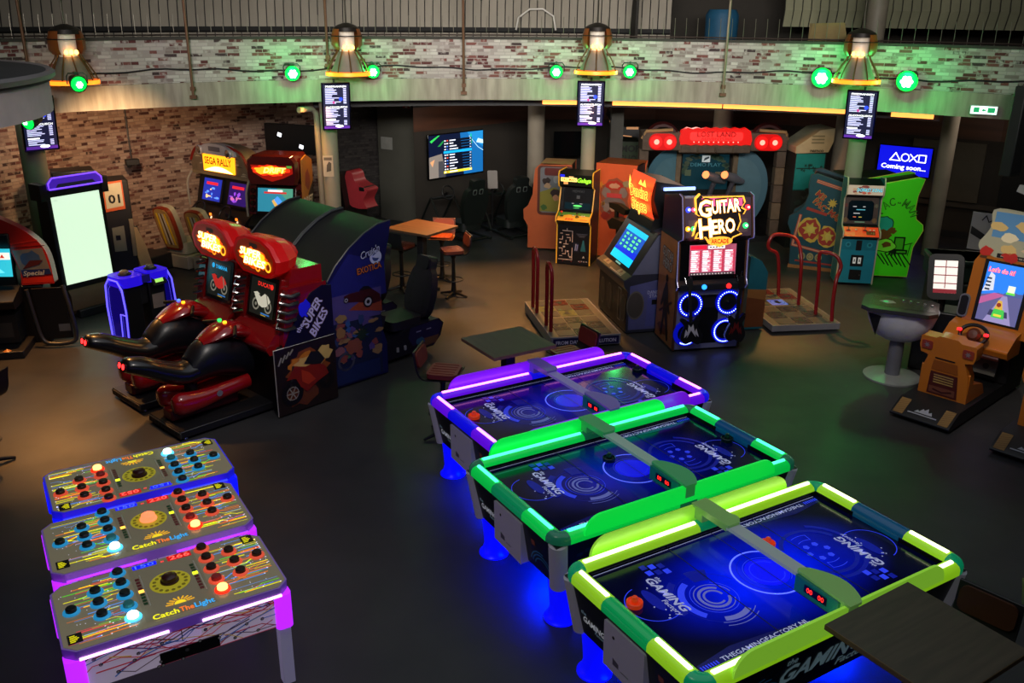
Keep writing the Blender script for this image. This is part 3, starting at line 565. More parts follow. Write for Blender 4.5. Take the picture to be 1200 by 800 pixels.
# ------------------------------------------------------------------ push-button reaction tables
def reaction(loc, rz, lab, score, glowm, glow2, rim, ctr_lit, seed):
    t = thing('button_game_table', lab, 'arcade table', loc, rz, 'push button game tables')
    W, D, Z = 1.3425, .7376, .78; rnd = random.Random(seed)
    def cham(w, d, c, ox=W/2, oy=D/2): return [(ox-w/2+c, oy-d/2), (ox+w/2-c, oy-d/2), (ox+w/2, oy-d/2+c), (ox+w/2, oy+d/2-c), (ox+w/2-c, oy+d/2), (ox-w/2+c, oy+d/2), (ox-w/2, oy+d/2-c), (ox-w/2, oy-d/2+c)]
    mb = MB(); mb.prism(cham(W, D, .07), topf(Z-.002), .07, rim); mb.build('rim', t, .015)
    mb = MB(); f = topf(Z+.002); mb.prism(cham(W-.024, D-.024, .064), f, .006, M('#8a8270', .22, 0, .16, 0, '#b0a684'))
    YE, OR_, BL_, RD_, GR_, WH_ = [M(c, .3, 0, .8, 0) for c in ('#e8e018', '#d8702a', '#5a8ad0', '#c8404a', '#58c030', '#e8e8ff')]
    for side in (0, 1):
        u0, u1 = (.04, .42) if side == 0 else (.93, 1.30)
        for k in range(52):
            v = rnd.uniform(.05, .69); a = rnd.uniform(u0, u1-.1); L = rnd.uniform(.1, .34); b = min(u1, a+L); m = rnd.choice([YE, YE, OR_, BL_, RD_, GR_, BL_, OR_])
            if rnd.random() < .72: mb.line(f, [(a, v), (b, v)], rnd.choice((.004, .006, .009)), m, 1)
            else: c = (a+b)/2; dv = rnd.choice((-.03, .03, .02)); mb.line(f, [(a, v), (c-.02, v), (c+.02, v+dv), (b, v+dv)], rnd.choice((.004, .007, .01)), m, 1)
            if rnd.random() < .5: mb.disc(f, b, v, .005, WH_, 2, n=6)
        for k in range(30): mb.disc(f, rnd.uniform(u0, u1), rnd.uniform(.05, .69), .003, WH_, 2, n=5)
    mb.rect(f, .47, .06, .89, .695, M('#837c6b', .25, 0, .13, 0, '#a89e80'), 3)
    for (u, v) in ((.08, .12), (1.25, .66)):
        mb.rect(f, u-.04, v-.05, u+.04, v+.05, BLK, 3)
        for k in range(5): mb.rect(f, u-.028, v-.036+.015*k, u-.028+.05*(1-abs(k-2)*.2), v-.028+.015*k, YE, 4)
    for u, v, g, sl in ((.503, .4, 0, 1), (.845, .395, 1, -1)):
        for k in range(9): mb.rect(f, u-.013, v-.16+.036*k, u+.013, v-.132+.036*k, M('#5a1620', .4, 0, .15, 0) if (k > 4) != bool(g) else M('#143a20', .4, 0, .15, 0), 4)
        mb.rect(f, u-.016, v-.02+.04*g, u+.016, v+.014+.04*g, E('#ffb040' if not g else '#d8f020', 2.5), 5); mb.rect(f, u+.018, v-.18, u+.026, v+.19, M('#bdb7a8', .5), 4)
    mb.disc(f, .683, .415, .125, M('#b8ac30', .35, 0, .3, 0, '#c8bc28'), 4, n=36)
    for k in range(16): a = 2*PI*k/16; mb.disc(f, .683+.098*math.cos(a), .415+.098*math.sin(a), .013, M('#857a20', .4, 0, .15, 0), 5, n=8)
    mb.text(f, 'Catch', .51, .083, .05, E('#f0e818', 1.0), 5, al='L', w=.155, off=.02); mb.text(f, 'The', .67, .083, .05, E('#f07028', 1.0), 5, al='L', w=.085, off=.02); mb.text(f, 'Light', .76, .083, .05, E('#2aa0e8', 1.0), 5, al='L', w=.12, off=.02)
    for k in range(9): a = PI*(k+.5)/9; mb.line(f, [(.69+.045*math.cos(a), .15+.045*math.sin(a)), (.69+.085*math.cos(a), .15+.07*math.sin(a))], .01, E('#f0b020', .8), 5)
    mb.disc(f, .69, .15, .036, E('#f0d020', .9), 5, a0=0, a1=PI)
    mb.prism(rrect(.575, .688, .17, .062, .025), f.sh(0, 0), .001, M('#0a14c0', .3, 0, 1.1, 0, '#0814ff')); mb.rect(f, .50, .665, .65, .71, M('#0a14c0', .3, 0, 1.1, 0, '#0814ff'), 4); mb.text(f, '150', .575, .688, .035, E('#4a6cff', 1.2), 5, w=.12)
    mb.rect(f, .72, .657, .875, .72, M('#5a0a10', .3, 0, .5, 0, '#ff1020'), 4); mb.text(f, score, .8, .688, .045, E('#ff4a40', 2.4), 5, w=.13, off=.01); mb.text(f, '00', .686, .675, .016, E('#ff2030', 2), 5)
    mb.build('game_panel', t)
    lb = [(.408, .684), (.408, .55), (.408, .415), (.408, .28), (.411, .154), (.252, .54), (.252, .407), (.252, .27), (.096, .402)]
    rb = [(.95, .698), (.95, .566), (.949, .428), (.947, .287), (.953, .163), (1.102, .571), (1.103, .43), (1.104, .291), (1.254, .432)]
    BR_ = M('#2a90c0', .3, 0, .5, 0, '#28a0e0'); RR_ = M('#e0604a', .3, 0, .5, 0, '#ff5838'); CB = M('#101c22', .35); CRD = M('#2a0c10', .35)
    for cl, rm, cap, lit, dim, hm in ((lb, BR_, CB, E('#d8fff8', 5), M('#2a7a80', .4, 0, .1, 0), E('#50c8ff', 1.2)), (rb, RR_, CRD, E('#ff9a50', 5), M('#8a1a20', .4, 0, .15, 0), E('#ff2a10', 1.2))):
        for k, (u, v) in enumerate(cl):
            mb = MB(); c = (u, v, Z+.0045); mb.lathe([(.052, 0), (.05, .008), (.034, .012), (.034, .004)], hm if k == 4 else rm, c, 20)
            mb.lathe([(.033, .006), (.033, .03), (.028, .036), (0, .037)], lit if k == 4 else dim if k == 3 else cap, c, 20); mb.build('button', t)
    mb = MB(); mb.lathe([(.06, 0), (.058, .012), (.05, .014), (.048, .04), (.04, .046), (0, .046)], M('#3a1216', .3) if not ctr_lit else E('#ff7a50', 1.6), (.683, .428, Z+.005), 24); mb.build('start_button', t)
    # skirt with transit-map print
    PR = M('#c9c2cf', .5, 0, .26, 0, '#d0c0dc'); mb = MB(); mb.box(.07, W-.07, .03, D-.03, .47, .71, PR)  # skirt and its lines glow faintly, the lit look put into the colour
    LINES = [M(c, .5, 0, .22, 0) for c in ('#a02a48', '#3a6ab0', '#b84a60', '#2a4a90', '#503a48', '#c8a860', '#c02838')]
    for f, L in ((Fr((0, .03, 0), (1, 0, 0), (0, 0, 1)), (.07, W-.07)), (Fr((W, D-.03, 0), (-1, 0, 0), (0, 0, 1)), (.07, W-.07)), (Fr((W-.07, 0, 0), (0, 1, 0), (0, 0, 1)), (.03, D-.03)), (Fr((.07, D, 0), (0, -1, 0), (0, 0, 1)), (.03, D-.03))):
        for k in range(44 if L[1] > 1 else 22):
            p = [(L[0], min(.70, max(.475, rnd.uniform(.48, .7))))]
            while p[-1][0] < L[1]-.02:
                du = rnd.uniform(.06, .2); dv = rnd.choice((0, 0, .04, -.04, .06, -.06)); p.append((min(L[1], p[-1][0]+du), min(.70, max(.475, p[-1][1]+dv))))
            a = rnd.randrange(len(p)-1); b = rnd.randrange(a+1, len(p)); mb.line(f, p[a:b+1], rnd.choice((.006, .009)), LINES[k % 7], 1+k % 3)
            if rnd.random() < .6: mb.disc(f, p[a][0], p[a][1], .012, M('#22222a', .5), 5, n=10); mb.disc(f, p[a][0], p[a][1], .008, WHT, 6, n=10)
    mb.build('skirt', t)
    for sy, y in ((-1, .03), (1, D-.03)):
        mb = MB(); c = W/2-.04*sy*-1; f = Fr((W/2, y, 0), (1 if sy < 0 else -1, 0, 0), (0, 0, 1)); mb.prism([(-.12, .58), (.1, .58), (.1, .73), (-.12, .73)], f.sh(0, 0), .01, M('#b8aec4', .45, 0, .22, 0, '#c8b0e0')); mb.rect(f, -.02, .6, -.014, .70, DKG, 1)
        mb.prism([(-.16, .478), (.2, .478), (.2, .56), (-.16, .56)], Fr(f.p(0, 0, 5), f.u, f.v), .01, BLK); mb.disc(Fr(f.p(0, 0, 5), f.u, f.v), 0, .53, .013, CHR, 1, n=12); mb.build('lock_bar', t)
        for a, b in ((.08, .58), (.78, 1.28)):
            mb = MB(); mb.tube([(a, D+.003 if sy > 0 else -.003, .722), (b, D+.003 if sy > 0 else -.003, .722)], .009, glow2, 8); mb.build('light_tube', t)
    for x, y in ((.055, .055), (W-.055, .055), (W-.055, D-.055), (.055, D-.055)):
        mb = MB(); mb.prism(rrect(x-.003*(1 if x < .5 else -1)*1, y-.003*(1 if y < .3 else -1), .112, .112, .035), topf(.715), .255, glowm); mb.build('corner_lamp', t)
        mb = MB(); mb.box(x-.04, x+.04, y-.04, y+.04, 0, .465, M('#c4bfd0', .4, 0, .14, 0, '#b8b0e0')); mb.build('leg', t, .006)  # lit look of the legs put into their colour as a faint glow
    return t
RIMP = M('#9488a0', .25, 0, .16, 0, '#7a30e8'); RIMB = M('#3a3ac0', .3, 0, .35, 0, '#1818ff')
GP = M('#b030f0', .3, 0, 1.3, 0, '#b020ff'); GB = M('#1010e0', .3, 0, 1.3, 0, '#0810ff')
th2 = R(31.717); ax, ay = (math.cos(th2), math.sin(th2)), (math.sin(th2), -math.cos(th2))
def rloc(o): return (o[0]+ay[0]*.7376, o[1]+ay[1]*.7376, 0)
reaction(rloc((-2.9505, 4.8663)), 31.717, 'push button game table nearest the camera, purple lit, showing 266 in red', '266', GP, E('#f0a8ff', 3.5), RIMP, False, 1)
reaction(rloc((-3.3731, 5.6147)), 31.717, 'push button game table in the middle of the three, with its centre button lit', '220', GP, E('#a030ff', 1.6), RIMP, True, 2)
o3 = (-3.7363, 6.3822); reaction((o3[0]+ax[0]*1.3425, o3[1]+ax[1]*1.3425, 0), 31.717+180, 'push button game table farthest of the three, blue lit, printed the other way round', '052', GB, E('#2a38ff', 2), RIMB, False, 3)

# ------------------------------------------------------------------ bar tables and stools
def bar_table(loc, rz, w, d, lab, topm, edge):
    t = thing('bar_table', lab, 'table', loc, rz, 'square bar tables'); mb = MB(); mb.box(-w/2, w/2, -d/2, d/2, 1.015, 1.05, edge); mb.rect(topf(1.05), -w/2+.003, -d/2+.003, w/2-.003, d/2-.003, topm, 1); mb.build('table_top', t, .003)
    mb = MB(); mb.box(-.055, .055, -.055, .055, .03, 1.015, DK); mb.build('post', t, .005)
    mb = MB()
    for a in (45, 135): c, s = cs(R(a)); mb.prism([(-.27, -.03), (.27, -.03), (.27, .03), (-.27, .03)], Fr((0, 0, .045), (c, s, 0), (-s, c, 0)), .045, DK)
    mb.build('base', t, .006); return t
def woodtop(name, c0, c1):
    m = bpy.data.materials.new(name); m.use_nodes = True; nt = m.node_tree; b = nt.nodes['Principled BSDF']; N = nt.nodes.new; Lk = nt.links.new
    tc = N('ShaderNodeTexCoord'); mp = N('ShaderNodeMapping'); mp.inputs['Scale'].default_value = (1.2, 14, 1); nz = N('ShaderNodeTexNoise'); nz.inputs['Scale'].default_value = 2; nz.inputs['Detail'].default_value = 8
    rp = N('ShaderNodeValToRGB'); rp.color_ramp.elements[0].color = lin(c0); rp.color_ramp.elements[1].color = lin(c1); rp.color_ramp.elements[0].position = .3; rp.color_ramp.elements[1].position = .7
    Lk(tc.outputs['Object'], mp.inputs[0]); Lk(mp.outputs[0], nz.inputs[0]); Lk(nz.outputs[0], rp.inputs[0]); Lk(rp.outputs[0], b.inputs['Base Color']); b.inputs['Roughness'].default_value = .5; return m
bar_table((-1.44, 13.96, 0), -33, .85, .8, 'square wooden bar table lit orange beside the twin seats of the blue racing cabinet', woodtop('oak_top', '#6b4526', '#8a5c34'), M('#4a3626', .6))
bar_table((-.04, 8.8, 0), -58, .68, .74, 'square bar table with dull green-grey top behind the purple air hockey table', woodtop('grey_top', '#3a3a30', '#48463a'), M('#7a6048', .6))
bar_table((2.30, 4.13, 0), 33, .76, .75, 'square dark wooden bar table nearest the camera at the bottom right', woodtop('dark_oak_top', '#3b3325', '#4a4030'), M('#77603f', .6))
def stool(loc, rz, lab, pad, shell=M('#15171a', .4)):
    t = thing('bar_stool', lab, 'stool', loc, rz, 'swivel bar stools')
    mb = MB(); S = smooth([(-.19, .735), (-.17, .715), (.08, .70), (.17, .72), (.215, .80), (.235, .92), (.25, .995)], 4)
    for a, b in zip(S[:-1], S[1:]): pass
    prof = S+[(y+.018, z-.006 if z < .78 else z) for y, z in S[::-1]]
    mb.sidebox(prof, -.19, .19, shell); mb.build('seat_shell', t, .006)
    mb = MB(); mb.prism(rrect(0, -.02, .35, .32, .06), topf(.765), .05, pad); 
    for k in range(5): mb.tube([(-.13+.065*k, -.15, .766), (-.13+.065*k, .11, .766)], .006, pad, 6)
    mb.build('seat_pad', t, .015)
    mb = MB(); mb.prism(rrect(0, .10, .34, .17, .05), Fr((0, .195, .80), (1, 0, 0), (0, .17, 1)), .03, pad); mb.build('back_pad', t, .01)
    mb = MB(); mb.lathe([(.05, .02), (.035, .2), (.026, .6), (.06, .69), (.0, .70)], M('#2b2826', .4, .5), n=16); mb.build('post', t)
    mb = MB(); mb.tube([(.15*math.cos(a*PI/8), .15*math.sin(a*PI/8), .27) for a in range(16)], .01, DKG, 6, True); mb.tube([(-.15, 0, .27), (.15, 0, .27)], .008, DKG, 6); mb.build('foot_ring', t)
    mb = MB()
    for a in (45, 135, 225, 315): c, s = cs(R(a)); mb.tube([(.03*c, .03*s, .06), (.15*c, .15*s, .035), (.24*c, .24*s, .016)], [.025, .02, .015], M('#2b2826', .4, .5), 8)
    mb.build('base', t); return t
ORP = M('#a84a20', .4); RDP = M('#7a2a22', .4); BRP = M('#6a3020', .4)
stool((-.93, 13.72, 0), -72, 'bar stool with dark shell right of the orange-lit bar table', BRP); stool((-1.18, 14.62, 0), -6, 'bar stool with bright orange pads behind the orange-lit bar table', ORP, M('#6a3418', .4)); stool((-1.78, 14.0, 0), 150, 'bar stool seen from behind, left of the orange-lit bar table', BRP)
stool((-.72, 8.72, 0), 80, 'dark red bar stool left of the green-grey bar table by the purple hockey table', RDP); stool((.64, 9.28, 0), -62, 'dark red bar stool right of the green-grey bar table, before the dance platform', RDP)
stool((2.74, 4.46, 0), -48, 'brown bar stool half hidden behind the nearest dark table', M('#4a2a18', .4)); stool((3.42, 4.55, 0), 80, 'green-lit bar stool cut off by the right edge of the frame', M('#5a6a28', .5), M('#5f6b30', .5)); stool((-5.16, 7.95, 0), -95, 'dark blue bar stool cut off by the left edge of the frame', M('#101028', .5), M('#0a0a20', .5))  # right-edge stool has green light put into pad and shell colours
# ------------------------------------------------------------------ shared cabinet details
def flame(mb, f, u, v, w, h, l, ms, seed=1):             # burning-orange lettering field without a readable subject
    rnd = random.Random(seed)
    for k, m in enumerate(ms):
        s = 1-.2*k; pts = []
        for i in range(26):
            a = 2*PI*i/26; r = (1+rnd.uniform(-.25, .25))*s; pts.append((u+w/2*r*math.cos(a)*(.92), v+h/2*r*math.sin(a)))
        mb.pl(f, pts, m, l+k)
def blob(mb, f, u, v, ru, rv, m, l, seed=0, n=14, j=.25):
    rnd = random.Random(seed); mb.pl(f, [(u+ru*(1+rnd.uniform(-j, j))*math.cos(2*PI*i/n), v+rv*(1+rnd.uniform(-j, j))*math.sin(2*PI*i/n)) for i in range(n)], m, l)
def star(mb, f, u, v, r, m, l, n=8, q=.5, rot=0): mb.pl(f, [(u+r*(1 if i % 2 == 0 else q)*math.cos(PI*i/n+rot), v+r*(1 if i % 2 == 0 else q)*math.sin(PI*i/n+rot)) for i in range(2*n)], m, l)
RED_G = M('#8a0f14', .2, noise=.04, coat=.5); RED_L = M('#b01016', .25, 0, .12, 0, '#ff1208'); MAROON = M('#4a1210', .22, noise=.06, coat=.4); PLUM = M('#2a1a4a', .4)

# ------------------------------------------------------------------ twin motorbike racing cabinets
def superbike(loc, rz, lab, brand, bcol, bikecol, art):
    t = thing('motorbike_racing_cabinet', lab, 'arcade machine', loc, rz, 'red motorbike racing cabinets'); w = .47
    mb = MB(); mb.box(-w, w, .06, .72, 0, .8, M('#0d0d10', .4)); mb.sidebox([(-.02, .72), (-.06, .80), (.06, .93), (.18, .98), (.2, 1.0), (.30, 1.5), (.34, 1.62), (.72, 1.62), (.72, .72)], -.40, .40, RED_G); mb.build('cabinet_body', t, .03)
    mb = MB()
    for s in (-1, 1): mb.sidebox([(.10, .8), (.23, 1.44), (.72, 1.44), (.72, .8)], s*.40-.07, s*.40+.07, M('#7a0d12', .2, coat=.5, noise=.05))
    mb.build('side_cowl', t, .03)
    sf = seg((.14, 1.0), (.25, 1.5)); mb = MB(); mb.prism(rrect(0, .26, .56, .5, .03), sf.sh(0, 0), .05, M('#15070a', .2)); mb.prism(rrect(0, .26, .62, .56, .05), Fr(sf.p(0, 0, -8), sf.u, sf.v), .05, RED_G)
    mb.rect(sf, -.235, .05, .235, .46, M('#1d1e1c', .15, 0, .22, 0, '#34362f'), 2)
    mb.text(sf, brand, .03, .405, .045, bcol, 3, w=.26, off=.02); mb.disc(sf, -.15 if bikecol[1] else .17, .405, .03, bcol, 3)
    c, q = bikecol[0], M('#8a8676', .4, 0, .55, 0)
    for u in (-.11, .13): mb.ring(sf, u, .17, .05, .07, q, 3, n=20); mb.ring(sf, u, .17, .0, .02, q, 3, n=10)
    mb.pl(sf, [(-.15, .27), (-.1, .3), (-.02, .26), (.05, .31), (.12, .29), (.17, .24), (.1, .17), (.02, .15), (-.06, .17)], c, 4); mb.pl(sf, [(-.17, .29), (-.1, .31), (-.04, .29), (-.13, .27)], c, 5); mb.line(sf, [(.09, .3), (.14, .17)], .018, q, 5); mb.rect(sf, -.0, .075, .17, .09, E('#3a78c0', .7), 3); mb.rect(sf, .0, .06, .1, .068, E('#c8a030', .7), 3); mb.build('screen', t)
    mb = MB(); f = Fr((0, -.03, 0), (1, 0, 0), (0, 0.12, 1)); mb.prism([(-.26, .80), (-.1, .78), (-.08, .9), (-.24, .93)], Fr((0, .02, 0), (1, 0, 0), (0, .45, 1)), .01, M('#15151a', .4)); mb.text(Fr((0, .02, 0), (1, 0, 0), (0, .45, 1)), '12', -.17, .855, .06, M('#4a4a4a', .5), 2, off=.02)
    mb.prism([(.08, .72), (.14, .72), (.26, .9), (.2, .9)], Fr((0, .0, 0), (1, 0, 0), (0, .45, 1)), .02, CHR); mb.build('dash_trim', t)
    # helmet-shaped marquee head
    mb = MB(); hd = [(-.40, 1.60), (-.25, 1.52), (.24, 1.52), (.40, 1.60), (.45, 1.74), (.33, 1.88), (.15, 1.95), (-.18, 1.95), (-.36, 1.89), (-.46, 1.74)]
    for s0, y0, s1, y1 in ((.95, .14, 1, .18), (1, .18, .96, .30), (.96, .30, .74, .46), (.74, .46, .4, .58)):
        c = 1.735; A = [(u*s0, y0, c+(v-c)*s0) for u, v in hd]; B = [(u*s1, y1, c+(v-c)*s1) for u, v in hd]; n = len(hd); mb.add(A+B, [(i, (i+1) % n, n+(i+1) % n, n+i) for i in range(n)], RED_L)
    f = Fr((0, .138, 1.735), (1, 0, 0), (0, .04, 1)); mb.pl(f, [(u*.95, (v-1.735)*.95) for u, v in hd], RED_L, 0); mb.build('marquee_head', t)
    mb = MB(); mb.pl(f, [(u*.84, (v-1.735)*.82) for u, v in hd], M('#6a2410', .3, 0, .35, 0, '#8a2408'), 2); mb.pl(f, rrect(0, .12, .16, .05, .02), M('#4a3a34', .4), 3)
    flame(mb, f, .0, -.02, .62, .22, 4, (E('#d04808', 1.3), E('#ff9a18', 2.2)), 3); FW = E('#ffe890', 4)
    mb.text(f, 'SUPER', -.06, .035, .08, FW, 8, w=.42, shear=.25, off=.03); mb.text(f, 'BIKES', .02, -.06, .08, FW, 8, w=.44, shear=.25, off=.03); mb.ring(f, .28, -.07, .04, .06, E('#ffa020', 2), 7); mb.ring(f, .08, -.11, .03, .045, E('#ff8a18', 2), 7); mb.build('marquee', t)
    for sx in (-1, 1):
        for k in range(5):
            mb = MB(); z = 1.02+.09*k; y = .10+.022*k; mb.tube([(sx*.36, y+.05, z+.02), (sx*.43, y-.02, z), (sx*.49, y+.05, z-.02), (sx*.50, y+.16, z-.01)], .022, CHR, 8); mb.build('chrome_pipe', t)
    # bike on its platform
    mb = MB(); mb.box(-.45, .25, -1.05, .1, .03, .11, M('#131316', .45)); mb.box(-.45, .25, -1.06, -1.04, .03, .10, M('#3a3934', .5)); 
    for k in range(9): mb.rect(front(-1.061), -.42+.07*k, .045, -.37+.07*k, .085, M('#1d1d1b', .6), 1)
    for x in (-.40, .2): mb.lathe([(0, 0), (.03, 0), (.02, .03), (0, .03)], CHR, (x, -.98, 0), 10)
    mb.build('platform', t, .008)
    bx = -.12; BK = M('#0f0f12', .28, noise=.05, coat=.3)
    def loft(rows, m, name, par=t):                       # rows of (y, z, half width, half height)
        mb = MB(); n = 14; vs = []
        for y, z, a, b in rows:
            for j in range(n): q = 2*PI*j/n; vs.append((bx+a*math.cos(q), y, z+b*math.sin(q)))
        k = len(rows); mb.add(vs, [(i*n+j, i*n+(j+1) % n, (i+1)*n+(j+1) % n, (i+1)*n+j) for i in range(k-1) for j in range(n)]+[tuple(range(n-1, -1, -1)), tuple(range((k-1)*n, k*n))], m); return mb.build(name, par, ang=50)
    loft(smooth([(-1.40, .84, .075, .05), (-1.34, .84, .12, .085), (-1.18, .78, .155, .115), (-.98, .67, .17, .13), (-.80, .60, .18, .13), (-.66, .61, .18, .13)], 4), BK, 'saddle')
    loft(smooth([(-.72, .6, .16, .16), (-.58, .68, .19, .22), (-.42, .70, .2, .24), (-.25, .66, .19, .24), (0, .55, .16, .2)], 4), M('#101118', .35, noise=.05), 'fuel_tank')
    loft(smooth([(-.55, .88, .10, .04), (-.40, .93, .17, .07), (-.25, .96, .19, .09), (-.1, .93, .16, .10), (.04, .86, .1, .08)], 4), RED_G, 'front_fairing')
    mb = MB(); mb.tube([(bx-.33, -.30, .98), (bx-.2, -.22, 1.0), (bx-.08, -.15, 1.0), (bx+.08, -.15, 1.0), (bx+.2, -.22, 1.0), (bx+.33, -.30, .98)], .02, BLK, 8); hb = mb.build('handlebar', t)
    for k, (dx, cc) in enumerate(((-.06, '#20ff60'), (.05, '#ffb020'))): mb = MB(); mb.lathe([(.022, 0), (.02, .02), (0, .024)], E(cc if art else ('#4068ff', '#ffb020')[k], 2.5), (bx+dx, -.25, 1.045), 10); mb.build('button', hb)
    mb = MB(); f = Fr((bx, -1.405, .855), (1, 0, 0), (0, .25, 1)); mb.prism(rrect(0, 0, .17, .08, .03), f, .04, M('#3a0608', .3)); mb.disc(f, -.04, 0, .03, E('#ff2020', 7), 1); mb.disc(f, .04, 0, .03, E('#ff2020', 7), 1); mb.build('tail_light', t)
    for sx in (-1, 1):
        loftx = []; mb = MB(); n = 12; rows = smooth([(-1.0, .33, .05, .08), (-.92, .32, .10, .13), (-.7, .31, .10, .11), (-.45, .33, .08, .09), (-.1, .36, .07, .08)], 3); vs = []
        for y, z, a, b in rows:
            for j in range(n): q = 2*PI*j/n; vs.append((bx+sx*.16+a*math.cos(q), y, z+b*math.sin(q)))
        k = len(rows); mb.add(vs, [(i*n+j, i*n+(j+1) % n, (i+1)*n+(j+1) % n, (i+1)*n+j) for i in range(k-1) for j in range(n)]+[tuple(range(n-1, -1, -1)), tuple(range((k-1)*n, k*n))], RED_G)
        g = Fr((bx+sx*.245, -.5, .33), (0, sx, 0), (0, 0, 1)); mb.disc(g, .0, .02, .035, M('#9a9aa8', .3, .6, noise=0), 1); mb.rect(g, -.35, -.045, -.18, -.02, M('#9a9aa8', .4), 1); mb.build('exhaust_pod', t, ang=50)
        mb = MB(); mb.tube([(bx+sx*.10, -1.3, .80), (bx+sx*.135, -1.1, .72), (bx+sx*.15, -.9, .64)], [.012, .022, .016], CHR, 8); mb.build('grab_rail', t)
    mb = MB(); mb.tube([(bx, -.7, .1), (bx, -.7, .5)], .07, BLK, 12); mb.box(bx-.1, bx+.1, -1.0, -.2, .12, .24, M('#5a0c10', .3)); mb.build('pivot', t, .02)
    if art:                                                # printed side panels of the right-hand unit
        mb = MB(); f = rightf(w+.02); mb.prism([(-.02, .02), (.78, .02), (.78, .80), (-.02, .80)], f, .02, M('#1c1210', .35, noise=.1), mside=WHT)
        flame(mb, f, .4, .55, .62, .3, 1, (M('#7a3a14', .4), M('#b86a20', .4), M('#caa060', .4)), 4); blob(mb, f, .62, .62, .1, .09, M('#c0a060', .4), 3, 2); blob(mb, f, .3, .2, .25, .12, M('#5a2810', .5), 1, 8)
        mb.ring(f, .17, .25, .07, .14, M('#0c0a0a', .4), 5); 
        for a in range(0, 360, 60): mb.line(f, [(.17, .25), (.17+.08*math.cos(R(a)), .25+.08*math.sin(R(a)))], .014, M('#8a8078', .4), 6)
        mb.ring(f, .17, .25, .07, .08, M('#8a8078', .4), 6); mb.ring(f, .63, .3, .05, .11, M('#0c0a0a', .4), 5); mb.pl(f, [(.1, .42), (.22, .56), (.36, .52), (.5, .54), (.62, .46), (.66, .36), (.5, .3), (.36, .22), (.28, .3), (.22, .42)], M('#7a1a12', .35), 6); mb.pl(f, [(.3, .5), (.4, .44), (.48, .34), (.38, .3), (.3, .36)], M('#a83018', .35), 7); mb.pl(f, [(.34, .56), (.44, .68), (.54, .66), (.62, .55), (.56, .5), (.46, .52)], M('#17161a', .4), 7); mb.line(f, [(.2, .56), (.15, .3)], .03, M('#2a2626', .4), 5)
        [mb.line(f, [(.02+.05*k, .62+.03*k), (.06+.05*k, .70+.02*k)], .02, M('#8a847c', .4), 4) for k in range(4)]; mb.build('lower_art_panel', t)
        mb = MB(); f = rightf(w+.012); up = [(.12, .80), (.78, .80), (.78, 1.38), (.66, 1.40), (.5, 1.34), (.34, 1.16), (.2, .95)]; mb.prism(up, f, .02, M('#0d0a24', .35)); blob(mb, f, .42, 1.18, .08, .1, M('#1a1ac8', .3, 0, .25, 0), 1, 3)
        S_ = M('#a8a0d0', .4, 0, .08, 0); mb.text(f, 'the', .33, .98, .06, S_, 3, rot=52, off=.02); mb.text(f, 'SUPER', .5, 1.12, .1, S_, 3, w=.36, rot=52, off=.03, shear=.2); mb.text(f, 'BIKES', .58, .99, .1, S_, 3, w=.34, rot=52, off=.03, shear=.2); mb.text(f, 'SUPER', .5, 1.12, .1, M('#3a1a08', .4), 2, w=.38, rot=52, off=.08, shear=.2); mb.text(f, 'BIKES', .58, .99, .1, M('#3a1a08', .4), 2, w=.36, rot=52, off=.08, shear=.2); mb.build('upper_art_panel', t)
    return t
superbike((-2.91, 9.44, 0), -43, 'red motorbike cabinet nearer the camera with printed side panel and white bike on screen', 'DUCATI', E('#e02a20', 1.2), (M('#c8c4b0', .4, 0, .75, 0), 0), True)
superbike((-3.60, 10.13, 0), -43, 'red motorbike cabinet farther left with a red bike on its screen', 'YAMAHA', E('#28a0d8', 1.2), (M('#c02820', .4, 0, .75, 0), 1), False)

